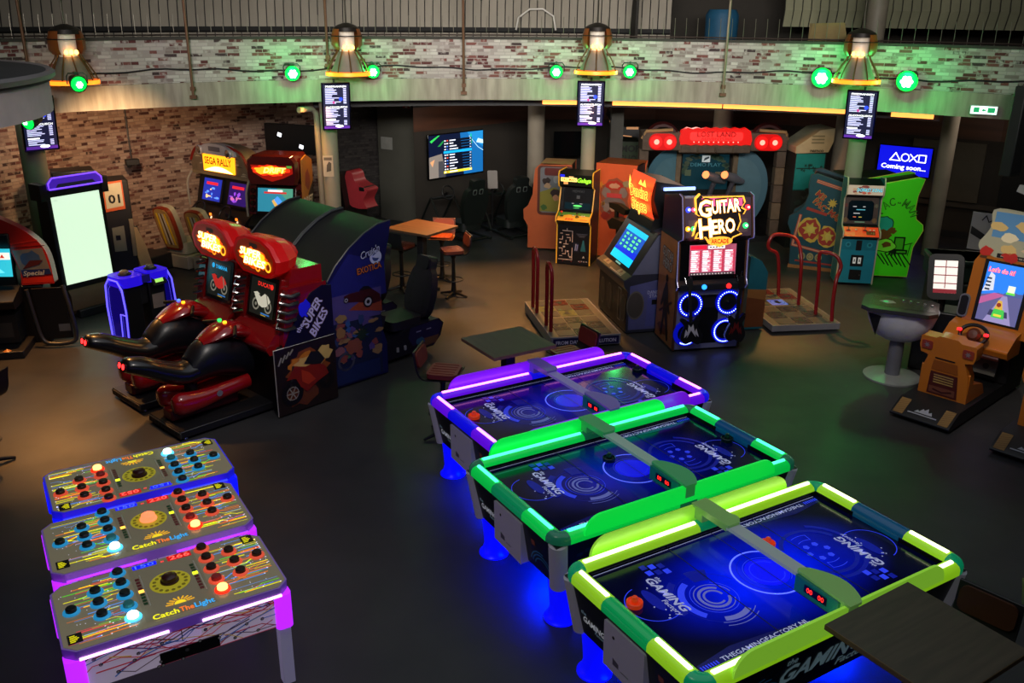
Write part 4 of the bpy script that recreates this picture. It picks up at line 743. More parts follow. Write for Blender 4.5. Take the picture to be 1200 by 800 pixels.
# ------------------------------------------------------------------ twin blue sit-down racing cabinets
def exotic(loc, rz, lab, art):
    t = thing('racing_cabinet', lab, 'arcade machine', loc, rz, 'blue sit-down racing cabinets'); w = .475
    P = [(.12, .02), (.92, .02), (.92, 1.34), (.80, 1.50), (.6, 1.68), (.38, 1.82), (.18, 1.90), (.0, 1.92), (.03, 1.75), (.10, 1.5), (.17, 1.2), (.2, .9), (.18, .6), (.12, .42)]
    for s in (-1, 1):
        mb = MB(); mb.sidebox(P, s*w-.012, s*w+.012, M('#14174a', .35, noise=.08), M('#0c0c12', .5))
        if s == -1 and art:
            f = leftf(-w-.013)
            mb.pl(f, [(-y, z) for y, z in P], M('#12144e', .35, noise=.08), 0); mb.pl(f, [(-.9, 1.05), (-.1, 1.05), (-.12, 1.45), (-.62, 1.62), (-.9, 1.32)], M('#1e2170', .35, noise=.1), 1); mb.pl(f, [(-.9, .78), (-.2, .78), (-.18, 1.15), (-.9, 1.15)], M('#4a3f80', .35, noise=.1), 2)
            mb.pl(f, [(-.66, .95), (-.18, .84), (-.18, .98), (-.42, 1.06)], M('#8a3a24', .4), 3); mb.pl(f, [(-.72, 1.13), (-.68, 1.05), (-.55, 1.03), (-.3, .96), (-.19, .97), (-.2, 1.06), (-.32, 1.15), (-.42, 1.17), (-.5, 1.15), (-.64, 1.15)], M('#3a1216', .3), 4); mb.pl(f, [(-.5, 1.16), (-.44, 1.2), (-.36, 1.19), (-.32, 1.15)], M('#14101a', .3), 5)
            for u, v, r in ((-.38, 1.0, .07), (-.69, 1.08, .035)): mb.disc(f, u, v, r, M('#0a0a0c', .4), 6); mb.ring(f, u, v, r*.35, r*.7, M('#9a96a8', .3), 7)
            Lm = M('#a8acd0', .4, 0, .06, 0); OL = M('#b05a2a', .4, 0, .05, 0)
            mb.ring(f, -.24, 1.52, .05, .085, Lm, 4); mb.disc(f, -.24, 1.52, .05, M('#3a4a8a', .4), 4); mb.pl(f, [(-.3, 1.53), (-.2, 1.58), (-.17, 1.5), (-.24, 1.51)], Lm, 5); mb.text(f, "Cruis'n", -.32, 1.60, .085, M('#0a0a18', .4), 5, w=.29, rot=14, shear=.35, off=.05); mb.text(f, "Cruis'n", -.32, 1.60, .085, Lm, 6, w=.28, rot=14, shear=.35, off=.005)
            mb.text(f, 'EXOTICA', -.34, 1.405, .075, M('#15081a', .4), 5, w=.37, rot=5, off=.07); mb.text(f, 'EXOTICA', -.34, 1.405, .075, OL, 6, w=.35, rot=5, off=.02)
            rnd = random.Random(4); cols = ['#2a3a6a', '#33604a', '#7a3a3a', '#8a6a4a', '#2a4a8a', '#4a3a7a', '#7a4a5a', '#1d2f2a']
            mb.pl(f, [(-.9, .05), (-.2, .05), (-.2, .8), (-.9, .82)], M('#161c3c', .4), 3)
            for k in range(34): blob(mb, f, rnd.uniform(-.84, -.24), rnd.uniform(.34, .82), rnd.uniform(.03, .09), rnd.uniform(.02, .06), M(rnd.choice(cols), .4), 5+k % 6, k, 12, .35)
            blob(mb, f, -.62, .5, .13, .09, M('#7a4034', .4), 12, 31, 20, .2); star(mb, f, -.5, .62, .13, M('#1a2a22', .4), 11, 11, .4); blob(mb, f, -.78, .88, .08, .05, M('#8a6a48', .4), 12, 9); blob(mb, f, -.8, .70, .07, .07, M('#8a6440', .4), 12, 12); mb.ring(f, -.74, .33, .09, .12, M('#3a3a50', .4), 11, n=24); mb.rect(f, -.9, .05, -.25, .26, M('#142050', .4), 11)
        mb.build('side_panel', t)
    mb = MB(); hood = [(.0, 1.90), (.18, 1.88), (.38, 1.80), (.6, 1.66), (.80, 1.48), (.92, 1.32)]; pr = hood+[(y-.02, z-.05) for y, z in hood[::-1]]; mb.sidebox(pr, -w+.012, w-.012, M('#1c1e20', .55, scale=30)); mb.build('hood', t)
    mb = MB(); 
    for s in (-1, 1): mb.tube([(s*w, y, z+.004) for y, z in [(.0, 1.92)]+[(y, z+.02) for y, z in hood[1:]]], .012, M('#35383a', .4), 6)
    mb.build('hood_edge', t)
    mb = MB(); mb.box(-w+.012, w-.012, .3, .9, .02, 1.3, M('#0b0b0e', .5)); mb.sidebox([(.1, .74), (.36, .86), (.36, .6), (.14, .6)], -w+.02, w-.02, DK); mb.build('cabinet_body', t, .01)
    mb = MB(); mb.rect(seg((.305, .95), (.40, 1.45)), -.34, 0, .34, .5, M('#0c1018', .1, 0, .25, 0, '#204060'), 1); mb.build('screen', t)
    mb = MB(); mb.tube([(.16*math.cos(2*PI*k/20), .07+.07*math.sin(2*PI*k/20), .88+.15*math.sin(2*PI*k/20)) for k in range(20)], .016, BLK, 8, True); mb.tube([(0, .08, .88), (0, .22, .82)], .03, BLK, 8); mb.build('steering_wheel', t)
    # seat pod
    mb = MB(); pod = [(.18, .05), (-.80, .08), (-.93, .20), (-.98, .36), (-.90, .44), (-.4, .42), (-.05, .30), (.18, .30)]; mb.sidebox(pod, -.27, .27, M('#131020', .4)); mb.build('seat_pod', t, .02)
    for s in (-1, 1):
        mb = MB(); f = leftf(-.272) if s < 0 else rightf(.272); k_ = 1 if s < 0 else -1; mb.pl(f, [(k_*.45, .16), (k_*.86, .16), (k_*.96, .36), (k_*.88, .43), (k_*.42, .41), (k_*.38, .28)], M('#221a48', .35), 1); mb.pl(f, [(k_*.5, .1), (k_*.84, .12), (k_*.9, .22), (k_*.6, .22)], M('#6a4430', .4), 2); blob(mb, f, k_*.58, .2, .07, .05, M('#2a5a80', .4), 3, 3)
        for u in (.55, .72): mb.rect(f, k_*u-.04, .33, k_*u+.04, .345, M('#8f8aa8', .4), 4)
        for u in (.2, .32): mb.prism(rrect(k_*u, .17, .035, .06, .005), Fr(f.p(0, 0, 8), f.u, f.v), .014, M('#8f8f96', .4))
        mb.build('pod_print', t)
    SE = M('#1d1826', .5, noise=.05); mb = MB(); mb.prism(rrect(0, -.42, .46, .5, .08), topf(.52), .12, SE); mb.build('seat_cushion', t, .03)
    bk = Fr((0, -.70, .46), (-1, 0, 0), (0, -.28, 1)); mb = MB(); sh = smooth([(-.17, 0), (-.24, .12), (-.255, .38), (-.2, .58), (-.15, .66), (-.12, .78), (.12, .78), (.15, .66), (.2, .58), (.255, .38), (.24, .12), (.17, 0)], 4); mb.prism(sh, bk, .10, SE)
    FF = Fr(bk.o-bk.n*.1, (1, 0, 0), bk.v)
    for u in (-.14, .14):
        for k in range(5): mb.rect(bk, u-.02, .12+.095*k, u+.02, .16+.095*k, BLK, 1); mb.rect(FF, u-.02, .12+.095*k, u+.02, .16+.095*k, BLK, 1)
    mb.build('seat_back', t, .015); mb = MB(); mb.prism(rrect(0, .72, .24, .17, .04), Fr(bk.p(0, 0, 18), bk.u, bk.v), .16, M('#14131c', .5)); mb.build('headrest', t, .015)
    return t
exotic((-1.80, 10.88, 0), 135, 'blue sit-down racing cabinet with printed side panel, nearer of the twin with dark curved hoods', True)
exotic((-2.50, 11.58, 0), 135, 'blue sit-down racing cabinet with dark curved hood, farther of the twin', False)

# ------------------------------------------------------------------ tall blank-screen machine and its purple console
t = thing('tall_screen_machine', 'tall machine with a blank pale green upright screen and purple topper', 'arcade machine', (-6.2, 12.75, 0), 56)
mb = MB(); mb.sidebox([(.0, .42), (.05, 1.86), (.32, 1.86), (.32, .05), (.02, .05)], -.42, .42, BLK); mb.build('cabinet_body', t, .01)
sf = seg((-.005, .5), (.045, 1.80)); mb = MB(); mb.rect(sf, -.365, .0, .365, 1.26, E('#d3efcf', 1.05), 2); mb.text(sf, 'R.S.', -.3, 1.21, .02, M('#8aa08a', .5), 3); mb.build('screen', t)
mb = MB(); f = seg((-.02, 1.86), (.0, 2.02)); PV = M('#3a1a7a', .3, 0, .45, 0, '#5a28e0'); mb.prism([(-.40, .02), (-.36, 0), (.36, 0), (.40, .02), (.40, .10), (.33, .17), (-.33, .17), (-.40, .10)], f, .05, PV); mb.prism([(-.3, .03), (.3, .03), (.26, .08), (-.26, .08)], Fr(f.p(0, 0, 6), f.u, f.v), .01, M('#4a4066', .4)); mb.build('topper', t, .01)
mb = MB(); mb.tube([f.p(u, v, 4) for u, v in ((-.40, .02), (.40, .02), (.40, .10), (.33, .17), (-.33, .17), (-.40, .10))], .011, E('#7a48ff', 1.6), 6, True); mb.build('topper_tube', t)
mb = MB(); mb.sidebox([(-.06, .12), (-.06, .34), (0, .42), (.1, .42), (.1, .05), (0, .05)], -.36, .36, M('#5a4630', .5)); mb.box(-.3, .3, -.12, .3, 0, .12, DK); mb.build('foot', t, .01)
for s in (-1, 1): mb = MB(); mb.sidebox([(.02, 1.72), (.02, 1.95), (.3, 1.95), (.3, 1.72)], s*.46-.05, s*.46+.05, BLK); mb.build('speaker', t, .01)

t = thing('control_console', 'black console with glowing purple edges and two dome buttons before the blank screen', 'arcade machine', (-5.02, 11.66, 0), 54)
PUR = M('#2a18b0', .25, 0, .55, 0, '#2a10ff'); PTB = E('#5a50ff', 1.8)
mb = MB(); 
for s in (-1, 1): mb.prism(rrect(s*.19, 0, .34, .40, .1), topf(.94), .13, PUR)
mb.prism(rrect(0, 0, .66, .36, .1), topf(.925), .10, M('#20204a', .3, 0, .1, 0, '#2a20c0')); mb.build('console_top', t, .02)
for s in (-1, 1):
    mb = MB(); c = (s*.19, 0, .94); mb.lathe([(.085, 0), (.085, .015), (.07, .02), (.065, .03)], BLK, c, 20); mb.lathe([(.062, .02), (.055, .05), (.03, .065), (0, .07)], M('#9a9080', .2, .6), c, 20); mb.build('dome_button', t)
mb = MB(); mb.box(-.30, -.06, -.12, .14, 0, .84, BLK); mb.box(.06, .30, -.12, .14, 0, .84, BLK); mb.box(-.2, .2, -.06, .1, .5, .84, DK); mb.rect(front(-.122), .09, .42, .27, .62, M('#8a7a70', .5), 1); mb.build('pedestal', t, .01)
for s in (-1, 1):
    fr_ = [(s*.37, y, z) for y, z in ((-.19, .03), (-.22, .5), (-.19, .80), (-.1, .90), (.1, .90), (.19, .80), (.22, .5), (.19, .03))]
    mb = MB(); mb.tube(fr_, .012, PTB, 6); mb.tube([(x-s*.02, y*.8, z*.93) for x, y, z in fr_], .007, PTB, 6); mb.tube([(s*.37, -.21, .45), (s*.37, -.08, .45), (s*.37, -.05, .03)], .008, PTB, 6); mb.build('light_frame', t)
    mb = MB(); mb.sidebox([(y, z) for x, y, z in fr_], s*.35-.006, s*.35+.006, M('#0c0a24', .2, 0, .25, 0, '#1a0cb0')); mb.build('side_plate', t)
mb = MB(); f = Fr((.17, -.2, .84), (1, 0, 0), (0, .4, 1)); mb.prism(rrect(0, 0, .2, .16, .02), f, .05, BLK); mb.rect(f, -.06, -.045, .06, .045, E('#9ad860', 1.1), 1); mb.build('card_reader', t)

t = thing('racing_cabinet', 'dark racing cabinet with a white 01 number panel right of the blank screen machine', 'arcade machine', (-6.25, 14.0, 0), 30)
mb = MB(); mb.box(-.25, .25, .02, .5, 0, 1.72, DK); mb.box(-.8, -.2, .1, .5, 0, 1.9, BLK); mb.build('cabinet_body', t, .02)
mb = MB(); f = front(.0); mb.prism([(-.13, 1.24), (.16, 1.27), (.16, 1.72), (-.13, 1.70)], f, .02, M('#b8542a', .5)); mb.pl(f, [(-.11, 1.29), (.14, 1.32), (.14, 1.69), (-.11, 1.67)], M('#b0aa98', .6), 1); mb.text(f, '01', .015, 1.44, .13, BLK, 2, w=.17, off=.03); mb.build('number_panel', t)
mb = MB(); mb.prism([(-.08, .6), (.1, .6), (.1, 1.0), (-.08, .98)], front(-.0), .02, M('#7d7a72', .5)); mb.rect(front(0), -.04, .78, .03, .86, BLK, 1); mb.sidebox([(0, .5), (.1, .5), (.04, 1.1), (-.04, 1.1)], .18, .24, M('#8a7a66', .5)); mb.build('side_trim', t)
t = thing('driving_chair', 'grey bucket racing seat with beige edge standing near the brick wall', 'seat', (-6.42, 14.85, 0), 150)
mb = MB(); sh = [(-.3, .05), (.3, .05), (.27, .5), (.2, .84), (-.2, .84), (-.28, .5)]; fb = Fr((0, -.1, 0), (1, 0, 0), (0, .12, 1)); mb.prism(sh, fb, .2, M('#33343a', .5)); mb.prism([(-.19, .3), (.19, .3), (.15, .78), (-.15, .78)], Fr(fb.p(0, 0, 4), fb.u, fb.v), .01, M('#5a606a', .4)); fk = Fr(fb.o-fb.n*.2, (-1, 0, 0), fb.v); mb.prism([(-.19, .3), (.19, .3), (.15, .78), (-.15, .78)], Fr(fk.p(0, 0, 4), fk.u, fk.v), .01, M('#4d535e', .4)); mb.build('seat_back', t, .03)
mb = MB(); mb.sidebox([(-.12, .02), (.1, .02), (.2, .5), (.2, .86), (.12, .86), (-.02, .5)], -.34, -.3, M('#a08a72', .5)); mb.sidebox([(-.12, .02), (.1, .02), (.2, .5), (.2, .86), (.12, .86), (-.02, .5)], .3, .34, M('#a08a72', .5)); mb.build('edge_trim', t, .01)
mb = MB(); mb.box(-.29, .29, -.55, .0, .0, .28, DK); mb.build('seat_base', t, .02)

# ------------------------------------------------------------------ red racing cabinet cut off by the left edge
t = thing('racing_cabinet', 'red racing cabinet with curved printed side cut off by the left edge of the frame', 'arcade machine', (-6.3, 11.35, 0), 14)
RC = M('#a8201a', .3, noise=.06); f = Fr((0, 0, 0), (1, 0, 0), (0, .1, 1))
C_ = smooth([(-1.1, 1.88), (-.6, 1.83), (-.15, 1.62), (.1, 1.42), (.22, 1.2), (.26, .82)], 4)+[(-.14, .82), (-.13, 1.0), (-.22, 1.3), (-.42, 1.48), (-1.1, 1.56)]
mb = MB(); mb.prism(C_, f, .22, RC); mb.build('side_cowl', t, .02)
mb = MB(); mb.pl(f, [(-.19, 1.28), (.17, 1.30), (.24, .95), (-.11, .93)], M('#6a6a68', .4, noise=.2), 1); blob(mb, f, .02, 1.16, .12, .1, M('#33507a', .4), 2, 3); mb.pl(f, [(-.1, 1.03), (.1, 1.08), (.16, 1.14), (.0, 1.14)], M('#4a1a1a', .4), 3); mb.pl(f, [(-.11, .93), (.24, .95), (.22, 1.02), (-.12, 1.02)], M('#1e2c5a', .4), 3); mb.text(f, 'Special', .03, .975, .06, M('#b0b0a8', .4), 4, w=.26, shear=.2, off=.02); mb.line(f, [(-.25, 1.36), (.12, 1.40)], .02, M('#c02a20', .3), 2); mb.line(f, [(-.24, 1.31), (.2, 1.33)], .01, M('#5a0e0c', .3), 2); mb.pl(f, [(-.12, .84), (.24, .84), (.24, .92), (-.11, .91)], M('#c02a1a', .3), 1); mb.build('side_print', t)
mb = MB(); mb.box(-1.1, -.2, .12, .5, .75, 1.5, BLK); mb.build('monitor_housing', t, .02)
mb = MB(); g = Fr((-.5, .0, 1.15), (1, 0, -.05), (0, .2, 1)); mb.rect(g, -.6, -.17, .31, .19, E('#2ab0c8', 1.2)); mb.rect(g, -.6, .05, .3, .14, E('#e8e0d8', 1.2), 2); mb.pl(g, [(-.5, -.05), (.1, .0), (.22, -.12), (-.2, -.15)], E('#60d8e8', 1.2), 2); [mb.pl(g, [(-.02+.1*k, .07), (.04+.1*k, .07), (.01+.1*k, .12)], E('#c04030', 1), 3) for k in range(3)]; mb.build('screen', t)
mb = MB(); mb.sidebox([(-.35, .72), (.12, .82), (.12, .6), (-.3, .6)], -1.1, -.16, DK); mb.box(-1.1, .1, .1, .5, 0, .8, BLK); mb.build('dashboard', t, .02)
mb = MB(); mb.tube(smooth([(-.05, -.1, .8), (-.0, -.12, .4), (.05, -.14, .14), (.15, -.16, .06), (.38, -.16, .06), (.47, -.14, .14), (.44, -.1, .5), (.38, -.05, .82)], 4), .028, M('#3a3c3e', .35, .5), 10); mb.prism([(.06, .1), (.42, .1), (.38, .8), (.0, .8)], front(-.08), .03, BLK); mb.rect(front(-.08), .26, .2, .4, .3, M('#5a5a5c', .5), 1); mb.build('seat_frame', t)
mb = MB(); mb.box(-1.1, -.1, -.5, .1, .0, .1, DK); mb.prism([(-.55, .12), (-.2, .12), (-.2, .5), (-.55, .5)], front(-.2), .3, M('#1c1c1c', .5)); mb.rect(front(-.2), -.5, .2, -.26, .4, M('#3a3834', .5), 1); mb.lathe([(.05, 0), (0, .03)], M('#b87a40', .4), (-.3, -.45, .1), 12); mb.build('base', t, .01)

# ------------------------------------------------------------------ twin rally cabinet
t = thing('twin_rally_cabinet', 'twin rally racing cabinet with glowing orange sign and striped seats before the brick wall', 'arcade machine', (-5.2, 15.75, 0), -36)
w = .80
mb = MB(); mb.sidebox([(.0, .0), (.0, .6), (-.12, .72), (-.05, .8), (.15, .95), (.28, 1.46), (.2, 1.5), (.8, 1.5), (.8, 0)], -w, w, M('#111114', .4)); mb.build('cabinet_body', t, .02)
f = front(.12); ar = [(-w, 1.48), (w, 1.48)]+smooth([(w, 1.62), (.66, 1.88), (.4, 1.99), (0, 2.02), (-.4, 1.99), (-.66, 1.90), (-w, 1.70)], 4)
mb = MB(); mb.prism(ar, f, .3, M('#6a5a48', .5, noise=.3, scale=8)); rnd = random.Random(2)
for k in range(30): u, v = rnd.uniform(-.72, .6), rnd.uniform(1.53, 1.88); mb.pl(f, [(u, v), (u+rnd.uniform(.06, .18), v+.01), (u+rnd.uniform(.05, .12), v+.03), (u+.01, v+.02)], M(rnd.choice(['#3a2f28', '#8a7a66', '#a89880']), .5), 1)
mb.rect(f, -w, 1.47, w, 1.52, M('#7a6a50', .5), 2); mb.build('marquee_board', t)
mb = MB(); mb.tube([f.p(u, v, 4) for u, v in ar[2:]], .025, M('#7a1c14', .3), 8); mb.build('marquee_edge', t)
mb = MB(); g = front(.09); mb.prism([(-.42, 1.55), (.42, 1.55), (.44, 1.84), (-.42, 1.84)], g, .05, E('#ffa018', 1.9)); mb.pl(g, [(-.4, 1.56)]+[(-.4+.8*k/8, 1.56+.09*math.sin(PI*k/8)) for k in range(9)]+[(.4, 1.56)], E('#fff0a0', 3), 1)
mb.text(g, 'SEGA RALLY', 0, 1.74, .12, M('#8a2a08', .5, 0, .3, 0), 2, w=.74, off=.02); mb.build('lit_sign', t)
mb = MB(); SIL = M('#a8a4aa', .35, .2); mb.prism(smooth([(-.5, 1.86), (-.46, 1.95), (-.36, 2.0), (-.22, 2.04), (.0, 2.05), (.2, 2.04), (.36, 2.0), (.46, 1.95), (.5, 1.86)], 4), front(.04), .14, SIL); 
for s in (-1, 1): mb.lathe([(.085, 0), (.085, .03), (.07, .035)], SIL, fr=front(.03).sh(s*.4, 1.92), n=20); mb.lathe([(.06, .034), (0, .05)], CHR, fr=front(.03).sh(s*.4, 1.92), n=16)
mb.rect(front(.038), -.16, 1.92, .16, 2.0, M('#5a5660', .4), 1); mb.build('car_figure', t, .015)
sf = seg((.11, .98), (.24, 1.42))
for s, c1, c2, c3 in ((-1, '#2030a8', '#5a90f0', '#e8c080'), (1, '#2a1060', '#8a40c8', '#c060a0')):
    mb = MB(); mb.prism(rrect(s*.36, .22, .6, .44, .05), sf.sh(0, 0), .1, BLK); mb.rect(sf, s*.36-.25, .03, s*.36+.25, .42, E(c1, .9), 2); rnd = random.Random(s+8)
    for k in range(9): blob(mb, sf, s*.36+rnd.uniform(-.17, .17), rnd.uniform(.08, .26), rnd.uniform(.02, .07), rnd.uniform(.01, .04), E(c2 if k % 3 else c3, 1.3), 3+k % 4, k, 8, .4)
    mb.rect(sf, s*.36-.16, .31, s*.36+.16, .36, E('#d02030', 1.2), 8); mb.build('screen', t)
    mb = MB(); c = Vector((s*.36, -.1, .88)); mb.tube([(s*.36+.14*math.cos(a*PI/9), -.14+.07*math.sin(a*PI/9), .90+.12*math.sin(a*PI/9)) for a in range(18)], .016, BLK, 8, True); mb.tube([(s*.36, -.14, .9), (s*.36, .02, .8)], .03, DK, 8); mb.build('steering_wheel', t)
    mb = MB(); mb.box(s*.36+.2-.02, s*.36+.2+.02, -.07, -.05, .8, .84, E('#ff7a20', 2)); mb.disc(Fr((s*.36, -.1, .76), (1, 0, 0), (0, .5, 1)), .26, .02, .025, E('#f0d8b0', 1.2), 1); mb.build('button', t)
for s in (-1, 1):
    mb = MB(); mb.tube(smooth([(s*w, .1, 1.5), (s*(w+.02), -.0, 1.3), (s*(w+.01), .0, .9)], 4), .02, M('#8f887a', .4), 8); mb.build('side_rail', t)
def rally_seat(wx, wy, wr):
    e = bpy.data.objects.new('seat', None); COL.objects.link(e); e.parent = t
    dx, dy = wx+5.2, wy-15.75; c, q = cs(R(36)); e.location = (dx*c-dy*q, dx*q+dy*c, 0); e.rotation_euler = (0, 0, R(wr+36))
    mb = MB(); mb.box(-.30, .30, -.5, .12, .02, .24, M('#a39684', .6)); mb.build('seat_base', e, .01)
    sh = smooth([(-.16, 0), (-.20, .2), (-.21, .52), (-.18, .72), (-.09, .78), (.09, .78), (.18, .72), (.21, .52), (.20, .2), (.16, 0)], 4); bk = Fr((0, .12, .34), (-1, 0, 0), (0, .28, 1))
    mb = MB(); mb.prism(sh, bk, .07, M('#7a2a18', .4)); mb.prism([(u*.86, v*.92+.04) for u, v in sh], Fr(bk.p(0, 0, 5), bk.u, bk.v), .01, M('#9a7a48', .5, noise=.2)); g = Fr(bk.p(0, 0, 6), bk.u, bk.v)
    for u, m in ((-.12, '#d8b020'), (0, '#4a3020'), (.11, '#d8b020'), (-.04, '#b8b0a0'), (.05, '#b8b0a0')): mb.pl(g, [(u-.02, .1), (u+.02, .1), (u*.8+.02, .69), (u*.8-.02, .69)], M(m, .5), 1)
    mb.build('seat_back', e, .01)
    mb = MB(); mb.prism(sh, Fr(bk.o-bk.n*.07, bk.u, bk.v), .09, M('#9a9284', .5)); mb.prism(rrect(0, -.16, .44, .46, .08), topf(.46), .2, M('#9a9284', .5)); mb.build('seat_shell', e, .03)
rally_seat(-5.78, 15.25, 152); rally_seat(-5.16, 14.98, 152)

# ------------------------------------------------------------------ maroon drift cabinet
t = thing('racing_cabinet', 'glossy maroon racing cabinet with fiery drift sign right of the twin rally cabinet', 'arcade machine', (-4.0, 15.05, 0), -9)
mb = MB(); mb.sidebox([(-.1, 0), (-.1, .7), (-.2, .82), (-.02, .95), (.05, 1.02), (.14, 1.45), (.6, 1.45), (.6, 0)], -.43, .43, M('#0e0b0c', .4)); mb.build('cabinet_body', t, .02)
mb = MB(); fr2 = [(-.42, 1.48), (.40, 1.48), (.44, 1.6), (.44, 1.86), (.36, 1.98), (-.34, 1.98), (-.45, 1.88), (-.46, 1.6)]
for s0, y0, s1, y1 in ((.92, -.05, 1, .02), (1, .02, 1, .5)):
    c = 1.72; A = [(u*s0, y0, c+(v-c)*s0) for u, v in fr2]; B = [(u*s1, y1, c+(v-c)*s1) for u, v in fr2]; n = len(fr2); mb.add(A+B, [(i, (i+1) % n, n+(i+1) % n, n+i) for i in range(n)], MAROON)
g = Fr((0, -.05, 1.72), (1, 0, 0), (0, 0, 1)); mb.pl(g, [(u*.92, (v-1.72)*.92) for u, v in fr2], MAROON, 0)
for s in (-1, 1): mb.sidebox([(-.04, .98), (.1, 1.5), (.5, 1.5), (.5, .98)], s*.40-.06, s*.40+.06, MAROON)
mb.build('cowl', t, .015)
mb = MB(); mb.pl(g, [(-.36, .1), (.37, .09), (.37, -.03), (.2, -.11), (0, -.17), (-.16, -.12), (-.33, -.02)], M('#5a1008', .3, 0, .5, 0, '#d01a08'), 1); flame(mb, g, -.02, .015, .66, .17, 2, (E('#e02a08', 1.6), E('#ff8a18', 2.2)), 6); mb.text(g, 'DRIFT', .06, .02, .085, E('#ffe060', 3), 6, w=.40, shear=.3, off=.03); mb.rect(g, .27, .06, .36, .10, E('#4a8a30', 1), 4); mb.build('lit_sign', t)
sf = seg((-.04, 1.02), (.06, 1.44)); mb = MB(); mb.prism(rrect(0, .21, .70, .46, .03), sf.sh(0, 0), .06, M('#1a0a0a', .2)); mb.rect(sf, -.31, .02, .31, .41, E('#2a8098', .9), 1); mb.pl(sf, [(.02, .41), (.31, .41), (.31, .12), (.12, .3)], E('#4a9078', .9), 2); mb.pl(sf, [(.1, .16), (.31, .03), (.31, .1), (.16, .2)], E('#90d0e0', 1), 2)
mb.pl(sf, [(-.06, .2), (.0, .1), (.08, .06), (.1, .1), (.0, .24)], E('#d0a050', 1.1), 3); mb.pl(sf, [(-.02, .22), (.06, .12), (.12, .2), (.04, .28)], E('#4a90e8', 1.1), 4); mb.rect(sf, -.13, .35, .13, .385, E('#e8e0e0', 1.1), 4); mb.rect(sf, -.2, .32, .2, .35, E('#c02a28', 1), 4); mb.build('screen', t)
for s in (-1, 1):
    for k in range(4): mb = MB(); mb.lathe([(.05, 0), (.04, .03), (0, .035)], M('#2a0a0a', .2, .3), fr=Fr((s*.405, -.02+.03*k, 1.06+.1*k), (1, 0, 0), (0, .25, 1)), n=14); mb.build('vent', t)
mb = MB(); mb.tube([(.05+.14*math.cos(a*PI/9), -.28+.08*math.sin(a*PI/9), .93+.11*math.sin(a*PI/9)) for a in range(18)], .018, BLK, 8, True); mb.lathe([(0, .03), (.05, .0)], M('#8a8a8a', .2, .8), fr=Fr((.05, -.3, .93), (1, 0, 0), (0, .6, 1)), n=14); mb.build('steering_wheel', t)
mb = MB(); sh = smooth([(-.2, .1), (-.25, .4), (-.23, .72), (-.14, .86), (.14, .86), (.23, .72), (.25, .4), (.2, .1)], 4); bk = Fr((-.2, -.95, .1), (1, 0, 0), (0, -.12, 1)); mb.prism(sh, bk, .1, MAROON)
for k in range(6):
    for s in (-1, 1): mb.disc(bk, s*.14, .25+.09*k, .015, M('#8a6a60', .3), 1, n=8)
mb.box(-.45, .05, -1.0, -.4, 0, .4, M('#1a0c0c', .4)); mb.build('seat', t, .02)
mb = MB(); h = rightf(.475); mb.prism([(-.02, .1), (.55, .1), (.55, 1.85), (.3, 1.96), (.1, 1.9)], h, .02, M('#a0641c', .4)); mb.pl(h, [(.2, .2), (.55, .2), (.55, 1.5), (.3, 1.3)], M('#1c1210', .4), 1); mb.text(h, 'DRIFT', .28, 1.2, .14, M('#c8c0b0', .4), 3, w=.44, shear=.2, off=.03); blob(mb, h, .3, 1.55, .12, .16, M('#7a2a18', .4), 2, 4); blob(mb, h, .3, .8, .12, .2, M('#8a2a1a', .4), 2, 5); mb.build('side_panel', t)

t = thing('driving_chair', 'pinkish red moulded racing seat seen beyond the drainpipe column by the dark wall', 'seat', (-2.82, 16.45, 0), 60)
mb = MB(); PK = M('#a8323a', .35); mb.sidebox(smooth([(-.3, .86), (-.22, 1.0), (-.3, 1.15), (-.3, 1.22), (-.05, 1.32), (.02, 1.48), (.14, 1.5), (.2, 1.3), (.2, 1.05), (.08, .88), (-.1, .84)], 3), -.16, .16, PK); mb.build('shell', t, .02)
mb = MB(); mb.sidebox([(.05, 0), (.42, 0), (.42, 1.4), (.2, 1.5), (.1, .9)], -.3, .3, M('#160a0c', .5)); mb.build('cabinet_body', t, .02); mb = MB(); mb.box(-.165, .165, -.26, -.12, 1.16, 1.25, BLK); mb.build('headrest', t, .02)

# ------------------------------------------------------------------ wall television and simulator seats
t = thing('television', 'lit wall television showing a blue race leaderboard left of the recess', 'television', (-1.19, 18.98, 1.43), 45)
mb = MB(); mb.box(-.76, .76, 0, .05, -.45, .45, GLOSSK); mb.build('frame', t, .005)
mb = MB(); f = front(-.002); mb.rect(f, -.745, -.43, .745, .43, E('#0a1430', 1)); mb.pl(f, [(.1, .43), (.745, .43), (.745, -.43), (.2, -.43)], E('#1460a0', 1.2), 2); mb.pl(f, [(.3, .43), (.745, .43), (.745, .1), (.4, .3)], E('#1e80c0', 1.2), 3); mb.line(f, [(.35, .35), (.6, .1), (.745, .02)], .012, E('#b0e0f0', 1.2), 4); mb.pl(f, [(.55, .2), (.745, .16), (.745, .24), (.6, .28)], E('#c0e8f8', 1.2), 5); mb.line(f, [(.4, .38), (.42, .2)], .03, E('#20c080', 1), 5)
mb.pl(f, [(-.745, .0), (-.4, .05), (-.3, -.43), (-.745, -.43)], E('#8a8078', .8), 2); mb.pl(f, [(-.5, -.1), (-.38, -.1), (-.3, -.43), (-.5, -.43)], E('#4a4a50', .7), 3); mb.pl(f, [(-.72, .32), (-.5, .42), (-.45, .42), (-.68, .28)], E('#30c050', 1.1), 3); mb.pl(f, [(-.52, .2), (-.35, .32), (-.35, .28), (-.45, .2)], E('#208a40', 1), 3); mb.pl(f, [(-.72, -.1), (-.6, -.05), (-.66, -.2)], E('#e0a070', 1), 4)
rnd = random.Random(6)
